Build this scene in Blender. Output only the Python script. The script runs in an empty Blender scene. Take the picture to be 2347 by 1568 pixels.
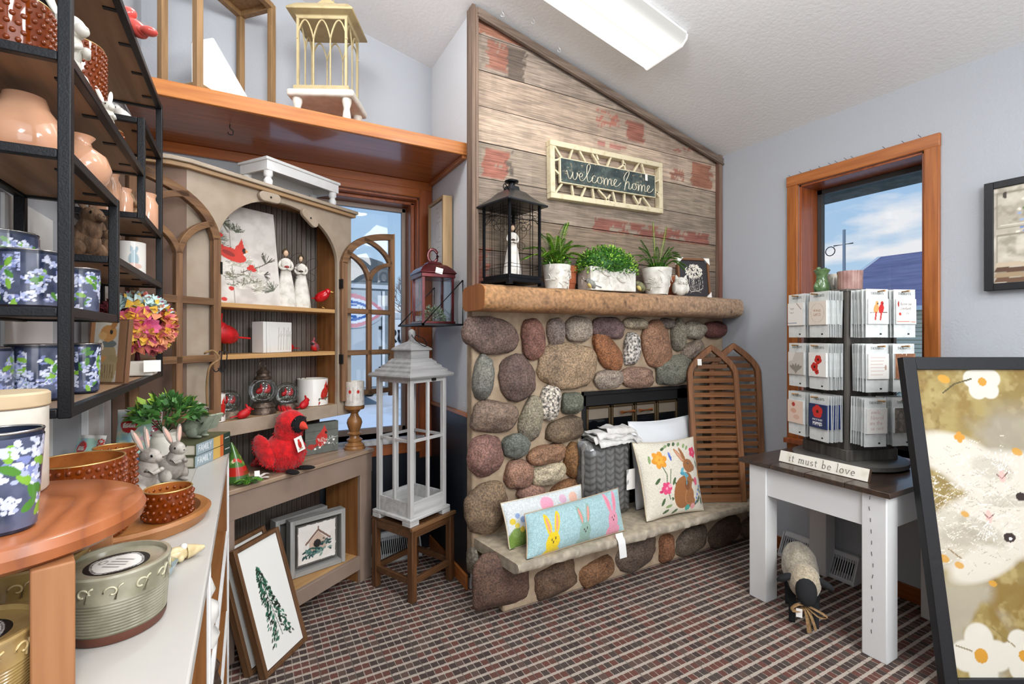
import bpy, math, random
import numpy as np
from mathutils import Vector, Matrix
random.seed(7)
SC = bpy.context.scene
COL = SC.collection
# ---------------------------------------------------------------- camera (photo is 2347x1568)
FPX, YAW, CAMH, HORIZ = 1100.0, math.radians(28.75), 1.30, 772.0
cam_data = bpy.data.cameras.new('camera')
cam_data.sensor_width = 36.0
cam_data.lens = 36.0 * FPX / 2347.0
cam_data.shift_y = (HORIZ - 784.0) / 2347.0
cam_data.clip_start = 0.02
cam = bpy.data.objects.new('camera', cam_data)
COL.objects.link(cam)
cam.location = (0, 0, CAMH)
cam.rotation_euler = (math.pi/2, 0, -YAW)
SC.camera = cam
# ---------------------------------------------------------------- exposure
SC.view_settings.view_transform = 'Standard'
SC.view_settings.look = 'None'
SC.view_settings.gamma = 1.0
SC.view_settings.use_curve_mapping = False
SC.view_settings.exposure = 0.76
SC.cycles.use_denoising = True
SC.cycles.max_bounces = 8
SC.cycles.transparent_max_bounces = 16
SC.cycles.caustics_reflective = False
SC.cycles.caustics_refractive = False
SC.cycles.sample_clamp_indirect = 6.0
# ---------------------------------------------------------------- world: pale blue sky with small clouds
world = bpy.data.worlds.new('sky'); SC.world = world; world.use_nodes = True
wn, wl = world.node_tree.nodes, world.node_tree.links
wn.clear()
w_out = wn.new('ShaderNodeOutputWorld'); w_bg = wn.new('ShaderNodeBackground')
w_tc = wn.new('ShaderNodeTexCoord'); w_map = wn.new('ShaderNodeMapping'); w_noise = wn.new('ShaderNodeTexNoise')
w_cr = wn.new('ShaderNodeValToRGB'); w_mix = wn.new('ShaderNodeMixRGB'); w_sep = wn.new('ShaderNodeSeparateXYZ'); w_sky = wn.new('ShaderNodeValToRGB')
w_map.inputs['Scale'].default_value = (1.0, 1.0, 3.4)
w_map.inputs['Location'].default_value = (0.35, 0.2, 0.1)
w_noise.inputs['Scale'].default_value = 4.2; w_noise.inputs['Detail'].default_value = 6
w_cr.color_ramp.elements[0].position = 0.59; w_cr.color_ramp.elements[1].position = 0.70
w_cr.color_ramp.elements[0].color = (0, 0, 0, 1); w_cr.color_ramp.elements[1].color = (1, 1, 1, 1)
w_sky.color_ramp.elements[0].position = 0.0; w_sky.color_ramp.elements[0].color = (0.62, 0.83, 1.0, 1)
w_sky.color_ramp.elements[1].position = 0.55; w_sky.color_ramp.elements[1].color = (0.16, 0.42, 0.88, 1)
w_mix.inputs['Color2'].default_value = (1.0, 1.02, 1.06, 1)
wl.new(w_tc.outputs['Generated'], w_map.inputs['Vector']); wl.new(w_map.outputs[0], w_noise.inputs['Vector'])
wl.new(w_noise.outputs['Fac'], w_cr.inputs['Fac']); wl.new(w_tc.outputs['Generated'], w_sep.inputs[0])
wl.new(w_sep.outputs['Z'], w_sky.inputs['Fac']); wl.new(w_sky.outputs[0], w_mix.inputs['Color1'])
wl.new(w_cr.outputs[0], w_mix.inputs['Fac']); wl.new(w_mix.outputs[0], w_bg.inputs['Color'])
w_bg.inputs['Strength'].default_value = 0.50
wl.new(w_bg.outputs[0], w_out.inputs['Surface'])
# ---------------------------------------------------------------- lights: unseen fill lamps added for even brightness, and a low sun
def area(name, loc, rot, sx, sy, power, color=(1, 1, 1)):
    d = bpy.data.lights.new(name, 'AREA'); d.shape = 'RECTANGLE'; d.size = sx; d.size_y = sy
    d.energy = power; d.color = color
    o = bpy.data.objects.new(name, d); COL.objects.link(o); o.location = loc; o.rotation_euler = rot
    return o
def ceil_z(x): return 2.54 + (2.855 - x) * 0.238
SLOPE = math.atan(0.238)
area('added_area_fill', (1.7, -0.9, ceil_z(1.7) - 0.12), (0, SLOPE, 0), 0.5, 1.3, 24, (0.98, 0.99, 1))  # area fills added behind the camera to brighten the room
area('added_area_fill', (0.3, -2.2, ceil_z(0.3) - 0.12), (0, SLOPE, 0), 0.5, 1.3, 24, (0.98, 0.99, 1))
area('added_front_fill', (1.2, -3.30, 1.45), (math.radians(90), 0, 0), 3.0, 2.3, 34, (0.95, 0.98, 1))  # added frontal fill; the wall behind it has no window
def fill_point(x, y, z, power, r=0.22):  # point fills added to lift walls and ceiling; no globes hang here
    d = bpy.data.lights.new('added_point_fill', 'POINT'); d.energy = power; d.shadow_soft_size = r; d.color = (0.98, 0.99, 1)
    o = bpy.data.objects.new('added_point_fill', d); COL.objects.link(o); o.location = (x, y, z)
fill_point(1.2, -0.45, 2.25, 24); fill_point(1.9, -1.8, 2.0, 12); fill_point(0.0, -1.2, 2.45, 26)
fill_point(0.12, 1.72, 2.88, 15, 0.12); fill_point(1.0, 1.0, 2.66, 13, 0.12)
sun_d = bpy.data.lights.new('sun', 'SUN'); sun_d.energy = 1.1; sun_d.angle = 0.05; sun_d.color = (1, 0.96, 0.9)
sun = bpy.data.objects.new('sun', sun_d); COL.objects.link(sun); sun.rotation_euler = (math.radians(50), 0, math.radians(-150+180))
# ================================================================ rays: a pixel of the photo to a point in the room
def ray(u, v):
    s = (u - 1173.5) / FPX; sa, ca = math.sin(YAW), math.cos(YAW)
    return Vector((sa + ca*s, ca - sa*s, (HORIZ - v) / FPX))
def PX(u, v, c): r = ray(u, v); t = c / r.x; return Vector((c, r.y*t, CAMH + r.z*t))
def PY(u, v, c): r = ray(u, v); t = c / r.y; return Vector((r.x*t, c, CAMH + r.z*t))
def PZ(u, v, c): r = ray(u, v); t = (c - CAMH) / r.z; return Vector((r.x*t, r.y*t, c))
def PN(u, v, p, ang):
    n = Vector((math.sin(ang), -math.cos(ang), 0)); r = ray(u, v)
    t = (p[0]*n.x + p[1]*n.y) / (r.x*n.x + r.y*n.y); return Vector((r.x*t, r.y*t, CAMH + r.z*t))
def PD(u, v, d):                                         # at depth d along the view axis
    r = ray(u, v); return Vector((r.x*d, r.y*d, CAMH + r.z*d))
# ================================================================ materials
def lin(c):
    if isinstance(c, str):
        c = c.lstrip('#'); c = tuple(int(c[i:i+2], 16)/255 for i in (0, 2, 4))
    return tuple((x/12.92 if x <= 0.04045 else ((x+0.055)/1.055)**2.4) for x in c[:3])
def rgba(c): return lin(c) + (1.0,)
MATS = {}
def _base(name):
    m = bpy.data.materials.new(name); m.use_nodes = True
    n, l = m.node_tree.nodes, m.node_tree.links
    b = n['Principled BSDF']
    return m, n, l, b
def mat(name, col, rough=0.5, metal=0.0, col2=None, nscale=12, lo=0.35, hi=0.65, bump=0.0, bscale=60, stretch=None,
        trans=0.0, alpha=1.0, emit=None, estr=1.0, ior=1.45, coat=0.0, sheen=0.0, spec=None, detail=4, col3=None, n3=3.0, lo3=.5, hi3=.62):
    if name in MATS: return MATS[name]
    m, n, l, b = _base(name)
    b.inputs['Base Color'].default_value = rgba(col)
    b.inputs['Roughness'].default_value = rough; b.inputs['Metallic'].default_value = metal
    b.inputs['IOR'].default_value = ior
    if trans: b.inputs['Transmission Weight'].default_value = trans
    if coat: b.inputs['Coat Weight'].default_value = coat; b.inputs['Coat Roughness'].default_value = 0.08
    if sheen: b.inputs['Sheen Weight'].default_value = sheen
    if spec is not None: b.inputs['Specular IOR Level'].default_value = spec
    if alpha < 1: b.inputs['Alpha'].default_value = alpha
    if emit: b.inputs['Emission Color'].default_value = rgba(emit); b.inputs['Emission Strength'].default_value = estr
    tc = mp = None
    if col2 or bump:
        tc = n.new('ShaderNodeTexCoord'); mp = n.new('ShaderNodeMapping'); l.new(tc.outputs['Object'], mp.inputs[0])
        if stretch: mp.inputs['Scale'].default_value = stretch
    if col2:
        t = n.new('ShaderNodeTexNoise'); t.inputs['Scale'].default_value = nscale; t.inputs['Detail'].default_value = detail
        l.new(mp.outputs[0], t.inputs['Vector'])
        r = n.new('ShaderNodeValToRGB'); r.color_ramp.elements[0].position = lo; r.color_ramp.elements[1].position = hi
        r.color_ramp.elements[0].color = rgba(col); r.color_ramp.elements[1].color = rgba(col2)
        l.new(t.outputs['Fac'], r.inputs[0])
        out = r.outputs[0]
        if col3:
            t3 = n.new('ShaderNodeTexNoise'); t3.inputs['Scale'].default_value = n3; t3.inputs['Detail'].default_value = 5
            l.new(mp.outputs[0], t3.inputs['Vector'])
            r3 = n.new('ShaderNodeValToRGB'); r3.color_ramp.elements[0].position = lo3; r3.color_ramp.elements[1].position = hi3
            r3.color_ramp.elements[0].color = (0, 0, 0, 1); r3.color_ramp.elements[1].color = (1, 1, 1, 1)
            l.new(t3.outputs['Fac'], r3.inputs[0]); mx = n.new('ShaderNodeMixRGB'); l.new(r3.outputs[0], mx.inputs['Fac'])
            l.new(out, mx.inputs['Color1']); mx.inputs['Color2'].default_value = rgba(col3); out = mx.outputs[0]
        l.new(out, b.inputs['Base Color'])
    if bump:
        t2 = n.new('ShaderNodeTexNoise'); t2.inputs['Scale'].default_value = bscale; t2.inputs['Detail'].default_value = 3
        l.new(mp.outputs[0], t2.inputs['Vector'])
        bp = n.new('ShaderNodeBump'); bp.inputs['Strength'].default_value = bump; bp.inputs['Distance'].default_value = 0.004
        l.new(t2.outputs['Fac'], bp.inputs['Height']); l.new(bp.outputs[0], b.inputs['Normal'])
    MATS[name] = m
    return m
def wood(name, c1, c2, axis='x', fine=60, rough=0.45, bump=0.25, c3=None, coat=0.0, big=3.0, lo=.3, hi=.7, n3=4):
    if name in MATS: return MATS[name]
    st = {'x': (0.06, 1, 1), 'y': (1, 0.06, 1), 'z': (1, 1, 0.06)}[axis]
    return mat(name, c1, rough, col2=c2, nscale=fine, lo=lo, hi=hi, bump=bump, bscale=fine*2.2, stretch=st, coat=coat, col3=c3, n3=n3, detail=8)
def painted(name, rough=0.6, bump=0.0, bscale=200, speck=0.0, sscale=300, metal=0, sheen=0, coat=0, dark=0.45, trans=0):
    if name in MATS: return MATS[name]
    m, n, l, b = _base(name)
    b.inputs['Roughness'].default_value = rough; b.inputs['Metallic'].default_value = metal
    if sheen: b.inputs['Sheen Weight'].default_value = sheen
    if trans: b.inputs['Transmission Weight'].default_value = trans
    if coat: b.inputs['Coat Weight'].default_value = coat; b.inputs['Coat Roughness'].default_value = 0.1
    a = n.new('ShaderNodeAttribute'); a.attribute_name = 'Col'; out = a.outputs['Color']
    tc = n.new('ShaderNodeTexCoord')
    if speck:
        t = n.new('ShaderNodeTexNoise'); t.inputs['Scale'].default_value = sscale; t.inputs['Detail'].default_value = 3
        l.new(tc.outputs['Object'], t.inputs['Vector'])
        r = n.new('ShaderNodeValToRGB'); r.color_ramp.elements[0].position = .36; r.color_ramp.elements[1].position = .66
        r.color_ramp.elements[0].color = (dark, dark, dark, 1); r.color_ramp.elements[1].color = (1.5, 1.45, 1.4, 1)
        l.new(t.outputs['Fac'], r.inputs[0]); mx = n.new('ShaderNodeMixRGB'); mx.blend_type = 'MULTIPLY'; mx.inputs['Fac'].default_value = speck
        l.new(out, mx.inputs['Color1']); l.new(r.outputs[0], mx.inputs['Color2']); out = mx.outputs[0]
    l.new(out, b.inputs['Base Color'])
    if bump:
        t2 = n.new('ShaderNodeTexNoise'); t2.inputs['Scale'].default_value = bscale; t2.inputs['Detail'].default_value = 3
        l.new(tc.outputs['Object'], t2.inputs['Vector'])
        bp = n.new('ShaderNodeBump'); bp.inputs['Strength'].default_value = bump; bp.inputs['Distance'].default_value = 0.003
        l.new(t2.outputs['Fac'], bp.inputs['Height']); l.new(bp.outputs[0], b.inputs['Normal'])
    MATS[name] = m
    return m
def glassmat(name='clear_glass', tint='#ffffff', a=0.10, rough=0.02):
    if name in MATS: return MATS[name]
    m, n, l, b = _base(name); n.remove(b)
    o = n['Material Output']; tr = n.new('ShaderNodeBsdfTransparent'); gl = n.new('ShaderNodeBsdfGlossy'); mx = n.new('ShaderNodeMixShader')
    fr = n.new('ShaderNodeFresnel'); fr.inputs['IOR'].default_value = 1.45; mul = n.new('ShaderNodeMath'); mul.operation = 'MULTIPLY_ADD'
    mul.inputs[1].default_value = 0.22+a*.5; mul.inputs[2].default_value = a*0.06
    tr.inputs['Color'].default_value = rgba(tint); gl.inputs['Roughness'].default_value = rough
    l.new(fr.outputs[0], mul.inputs[0]); l.new(mul.outputs[0], mx.inputs['Fac'])
    l.new(tr.outputs[0], mx.inputs[1]); l.new(gl.outputs[0], mx.inputs[2]); l.new(mx.outputs[0], o.inputs['Surface'])
    MATS[name] = m
    return m
# ================================================================ tags
def tag(o, label=None, cat=None, group=None, kind=None):
    if label: o['label'] = label
    if cat: o['category'] = cat
    if group: o['group'] = group
    if kind: o['kind'] = kind
    return o
def thing(name, label, cat, loc=(0, 0, 0), rz=0.0, group=None, kind=None, rx=0.0, ry=0.0, label_only=False):
    o = bpy.data.objects.new(name, None); COL.objects.link(o); o.empty_display_size = 0.05
    o.location = loc; o.rotation_euler = (rx, ry, rz)
    return tag(o, label, cat, group, kind)
def copy_tree(o, parent=None):
    c = o.copy(); COL.objects.link(c)
    if parent is not None: c.parent = parent
    for ch in [x for x in COL.objects if x.parent == o and x.name != c.name]:
        copy_tree(ch, c)
    return c
def children_of(o): return [x for x in COL.objects if x.parent == o]
# ================================================================ mesh builder
def Rz(a): return Matrix.Rotation(a, 3, 'Z')
def Rx(a): return Matrix.Rotation(a, 3, 'X')
def Ry(a): return Matrix.Rotation(a, 3, 'Y')
def frame_from(d, up=Vector((0, 0, 1))):
    d = Vector(d).normalized(); up = Vector(up)
    if abs(d.dot(up)) > 0.98: up = Vector((1, 0, 0))
    x = d.cross(up).normalized(); y = x.cross(d).normalized()
    return x, y, d
class MB:
    def __init__(s): s.v = []; s.f = []; s.m = []; s.c = []; s.cur = None; s.mi = 0
    def V(s, p):
        s.v.append(tuple(p)); s.c.append(s.cur); return len(s.v) - 1
    def F(s, idx, m=None): s.f.append(tuple(idx)); s.m.append(s.mi if m is None else m)
    def box(s, c, d, R=None, m=None):
        c = Vector(c); i = len(s.v)
        for z in (-.5, .5):
            for y in (-.5, .5):
                for x in (-.5, .5):
                    p = Vector((x*d[0], y*d[1], z*d[2]))
                    if R is not None: p = R @ p
                    s.V(c + p)
        for q in ((0, 2, 3, 1), (4, 5, 7, 6), (0, 1, 5, 4), (2, 6, 7, 3), (0, 4, 6, 2), (1, 3, 7, 5)): s.F([i+k for k in q], m)
        return s
    def box2(s, a, b, m=None):
        a = Vector(a); b = Vector(b); return s.box((a+b)/2, [abs(x) for x in (b-a)], None, m)
    def bar(s, p, q, w, h, up=(0, 0, 1), m=None):
        p, q = Vector(p), Vector(q); x, y, d = frame_from(q-p, up); i = len(s.v)
        for e in (p, q):
            for (a, b) in ((-1, -1), (1, -1), (1, 1), (-1, 1)): s.V(e + x*(a*w/2) + y*(b*h/2))
        for k in range(4): s.F((i+k, i+(k+1) % 4, i+4+(k+1) % 4, i+4+k), m)
        s.F((i+3, i+2, i+1, i), m); s.F((i+4, i+5, i+6, i+7), m); return s
    def tube(s, pts, r, n=8, closed=False, m=None, flat=1.0):
        pts = [Vector(p) for p in pts]; N = len(pts); rs = r if isinstance(r, (list, tuple)) else [r]*N
        rings = []; px = None
        for k in range(N):
            if closed: d = pts[(k+1) % N] - pts[k-1]
            else: d = pts[min(k+1, N-1)] - pts[max(k-1, 0)]
            if d.length < 1e-9: d = Vector((0, 0, 1))
            d.normalize()
            if px is None: x, y, d = frame_from(d)
            else:
                x = px - d*px.dot(d)
                x = x.normalized() if x.length > 1e-6 else frame_from(d)[0]
                y = d.cross(x)
            px = x
            rings.append([s.V(pts[k] + (x*math.cos(2*math.pi*j/n) + y*math.sin(2*math.pi*j/n)*flat)*rs[k]) for j in range(n)])
        for k in range(N if closed else N-1):
            a, b = rings[k], rings[(k+1) % N]
            for j in range(n): s.F((a[j], a[(j+1) % n], b[(j+1) % n], b[j]), m)
        if not closed: s.F(rings[0][::-1], m); s.F(rings[-1], m)
        return s
    def lathe(s, prof, n=24, c=(0, 0, 0), m=None, cap=True, R=None, sx=1, sy=1, ph=0):
        c = Vector(c); rings = []
        for (r, z) in prof:
            ring = []
            for j in range(n):
                a = 2*math.pi*j/n + ph; p = Vector((r*math.cos(a)*sx, r*math.sin(a)*sy, z))
                if R is not None: p = R @ p
                ring.append(s.V(c + p))
            rings.append(ring)
        for k in range(len(rings)-1):
            a, b = rings[k], rings[k+1]
            for j in range(n): s.F((a[j], a[(j+1) % n], b[(j+1) % n], b[j]), m)
        if cap: s.F(rings[0][::-1], m); s.F(rings[-1], m)
        return s
    def ell(s, c, r, R=None, nu=16, nv=10, m=None, e=1.0, fn=None):
        c = Vector(c); rings = []
        r = (r, r, r) if not isinstance(r, (tuple, list)) else r
        sg = lambda x: math.copysign(abs(x)**e, x)
        for k in range(nv+1):
            ph = -math.pi/2 + math.pi*k/nv; ring = []
            for j in range(nu if 0 < k < nv else 1):
                th = 2*math.pi*j/nu
                d = Vector((sg(math.cos(ph))*sg(math.cos(th)), sg(math.cos(ph))*sg(math.sin(th)), sg(math.sin(ph))))
                if fn: d = fn(d)
                p = Vector((d.x*r[0], d.y*r[1], d.z*r[2]))
                if R is not None: p = R @ p
                ring.append(s.V(c + p))
            rings.append(ring)
        for k in range(nv):
            a, b = rings[k], rings[k+1]
            for j in range(nu):
                j2 = (j+1) % nu
                if len(a) == 1: s.F((a[0], b[j2], b[j]), m)
                elif len(b) == 1: s.F((a[j], a[j2], b[0]), m)
                else: s.F((a[j], a[j2], b[j2], b[j]), m)
        return s
    def prism(s, poly, o, ax, ay, az, m=None, mside=None):
        o, ax, ay, az = Vector(o), Vector(ax), Vector(ay), Vector(az); i = len(s.v); N = len(poly)
        for k in (0, 1):
            for (a, b) in poly: s.V(o + ax*a + ay*b + az*k)
        s.F([i+k for k in range(N)][::-1], m); s.F([i+N+k for k in range(N)], m)
        for k in range(N): s.F((i+k, i+(k+1) % N, i+N+(k+1) % N, i+N+k), m if mside is None else mside)
        return s
    def grid(s, P, closed_u=False, closed_v=False, m=None):      # P[i][j] points
        idx = [[s.V(p) for p in row] for row in P]; A, B = len(idx), len(idx[0])
        for i in range(A if closed_u else A-1):
            for j in range(B if closed_v else B-1):
                s.F((idx[i][j], idx[(i+1) % A][j], idx[(i+1) % A][(j+1) % B], idx[i][(j+1) % B]), m)
        return idx
    def leaf(s, p, d, up, L, w, m=None, bend=0.0, fold=0.15):
        d = Vector(d).normalized(); x, y, d = frame_from(d, up); p = Vector(p)
        a = s.V(p); b = s.V(p + d*L*.5 + x*w/2 + y*(w*fold)); c = s.V(p + d*L - y*(bend*L)); e = s.V(p + d*L*.5 - x*w/2 + y*(w*fold)); f = s.V(p + d*L*.5)
        s.F((a, b, f), m); s.F((f, b, c), m); s.F((a, f, e), m); s.F((f, c, e), m); return s
    def build(s, name, mats, parent=None, label=None, smooth=40, bevel=0.0, seg=2, loc=None, rz=None, cat=None, group=None, kind=None, sub=0, rot=None):
        me = bpy.data.meshes.new(name); me.from_pydata(s.v, [], s.f)
        if not isinstance(mats, (list, tuple)): mats = [mats]
        for mm in mats: me.materials.append(mm)
        me.polygons.foreach_set('material_index', s.m)
        if any(c is not None for c in s.c):
            a = me.color_attributes.new('Col', 'FLOAT_COLOR', 'POINT'); arr = []
            for c in s.c: arr.extend(c if c is not None else (0.5, 0.5, 0.5, 1))
            a.data.foreach_set('color', arr)
        if smooth:
            me.polygons.foreach_set('use_smooth', [True]*len(me.polygons))
            if smooth < 180: me.set_sharp_from_angle(angle=math.radians(smooth))
        me.validate(); me.update()
        o = bpy.data.objects.new(name, me); COL.objects.link(o)
        if parent is not None: o.parent = parent
        if loc is not None: o.location = loc
        if rot is not None: o.rotation_euler = rot
        elif rz is not None: o.rotation_euler = (0, 0, rz)
        if bevel:
            b = o.modifiers.new('bevel', 'BEVEL'); b.width = bevel; b.segments = seg; b.limit_method = 'ANGLE'; b.angle_limit = math.radians(40); b.harden_normals = False
        if sub:
            q = o.modifiers.new('sub', 'SUBSURF'); q.levels = sub; q.render_levels = sub
        return tag(o, label, cat, group, kind)
def skin(name, pts, edges, radii, mats, parent=None, sub=2, **kw):
    me = bpy.data.meshes.new(name); me.from_pydata([tuple(p) for p in pts], edges, []); me.skin_vertices.new()
    for k, r in enumerate(radii):
        r = r if isinstance(r, (tuple, list)) else (r, r); me.skin_vertices[0].data[k].radius = r
    me.skin_vertices[0].data[0].use_root = True
    o = bpy.data.objects.new(name, me); COL.objects.link(o)
    if parent is not None: o.parent = parent
    sk = o.modifiers.new('skin', 'SKIN'); sk.use_smooth_shade = True
    q = o.modifiers.new('sub', 'SUBSURF'); q.levels = sub; q.render_levels = sub
    me.materials.append(mats)
    for k, v in kw.items(): o[k] = v
    return o
# ================================================================ painted surfaces: colour laid on a fine grid of vertices
class Canvas:
    def __init__(s, w, h, res, bg='#ffffff'):
        s.w, s.h, s.res = w, h, res; s.nx = max(2, int(round(w/res))+1); s.ny = max(2, int(round(h/res))+1)
        s.X, s.Y = np.meshgrid(np.linspace(0, w, s.nx), np.linspace(0, h, s.ny)); s.a = np.zeros((s.ny, s.nx, 3)); s.a[:] = lin(bg)
        s.rng = np.random.RandomState(3)
    def put(s, mask, col, al=1.0):
        c = np.array(lin(col)); mk = (mask.astype(float)*al)[..., None]; s.a = s.a*(1-mk) + c*mk; return s
    def ell(s, x, y, rx, ry, col, rot=0, al=1.0, soft=0.0):
        r = math.radians(rot); dx, dy = s.X-x, s.Y-y; a = dx*math.cos(r)+dy*math.sin(r); b = -dx*math.sin(r)+dy*math.cos(r)
        d = (a/rx)**2 + (b/ry)**2
        return s.put(np.clip((1+soft-d)/(soft or 1e-6), 0, 1) if soft else (d < 1), col, al)
    def poly(s, pts, col, al=1.0):
        ins = np.zeros(s.X.shape, bool); n = len(pts)
        for i in range(n):
            x1, y1 = pts[i]; x2, y2 = pts[(i+1) % n]
            if y1 == y2: continue
            c = ((s.Y < y1) != (s.Y < y2)) & (s.X < (x2-x1)*(s.Y-y1)/(y2-y1)+x1); ins ^= c
        return s.put(ins, col, al)
    def line(s, pts, wd, col, al=1.0, taper=False):
        n = len(pts)-1
        for k in range(n):
            (x1, y1), (x2, y2) = pts[k], pts[k+1]; dx, dy = x2-x1, y2-y1; L = dx*dx+dy*dy or 1e-12
            t = np.clip(((s.X-x1)*dx+(s.Y-y1)*dy)/L, 0, 1); d = np.hypot(s.X-x1-t*dx, s.Y-y1-t*dy)
            w = wd/2*(1-(k+t)/n*0.85) if taper else wd/2
            s.put(d < w, col, al)
        return s
    def noise(s, scale, seed=0, octv=3):
        rs = np.random.RandomState(seed); out = np.zeros(s.X.shape); amp = 1; tot = 0
        for o in range(octv):
            nx, ny = int(s.w/scale)+3, int(s.h/scale)+3; g = rs.rand(ny, nx); fx, fy = s.X/scale, s.Y/scale
            ix, iy = fx.astype(int), fy.astype(int); tx, ty = fx-ix, fy-iy; tx = tx*tx*(3-2*tx); ty = ty*ty*(3-2*ty)
            v = g[iy, ix]*(1-tx)*(1-ty)+g[iy, ix+1]*tx*(1-ty)+g[iy+1, ix]*(1-tx)*ty+g[iy+1, ix+1]*tx*ty
            out += v*amp; tot += amp; amp *= .5; scale = max(scale*.5, s.res*.8)
        return out/tot
    def blot(s, scale, col, lo, hi, seed=0, al=1.0, region=None):
        m = np.clip((s.noise(scale, seed)-lo)/(hi-lo), 0, 1)
        if region is not None: m = m*region
        return s.put(m, col, al)
    def petals(s, x, y, r, n, col, rw=.45, rot=0, c2=None, jit=0):
        for k in range(n):
            a = 2*math.pi*k/n + math.radians(rot) + (s.rng.rand()-.5)*jit
            s.ell(x+math.cos(a)*r*.55, y+math.sin(a)*r*.55, r*.5, r*rw*.6, col, math.degrees(a), 1, getattr(s, 'soft', 0))
        if c2: s.ell(x, y, r*.22, r*.22, c2)
        return s
    def mesh(s, name, fn, material, parent=None, wrap=False, back=None, **kw):
        """fn(X, Y arrays) -> px, py, pz arrays"""
        x, y, z = fn(s.X, s.Y); x = x + 0*s.X; y = y + 0*s.X; z = z + 0*s.X
        nv = s.nx*s.ny; co = np.stack([x, y, z], -1).reshape(-1, 3).astype(np.float32)
        i, j = np.meshgrid(np.arange(s.nx-1), np.arange(s.ny-1)); a = (j*s.nx+i).ravel()
        q = np.stack([a, a+1, a+1+s.nx, a+s.nx], -1).astype(np.int32)
        me = bpy.data.meshes.new(name); me.vertices.add(nv); me.vertices.foreach_set('co', co.ravel())
        me.loops.add(q.size); me.loops.foreach_set('vertex_index', q.ravel()); me.polygons.add(len(q))
        me.polygons.foreach_set('loop_start', (np.arange(len(q))*4).astype(np.int32))
        me.polygons.foreach_set('use_smooth', np.ones(len(q), bool))
        ca = me.color_attributes.new('Col', 'FLOAT_COLOR', 'POINT')
        c4 = np.concatenate([s.a.reshape(-1, 3), np.ones((nv, 1))], 1).astype(np.float32); ca.data.foreach_set('color', c4.ravel())
        me.materials.append(material); me.update(calc_edges=True); me.validate()
        o = bpy.data.objects.new(name, me); COL.objects.link(o)
        if parent is not None: o.parent = parent
        for k, v in kw.items():
            if k == 'loc': o.location = v
            elif k == 'rot': o.rotation_euler = v
            elif k == 'cat': o['category'] = v
            else: o[k] = v
        return o
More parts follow.
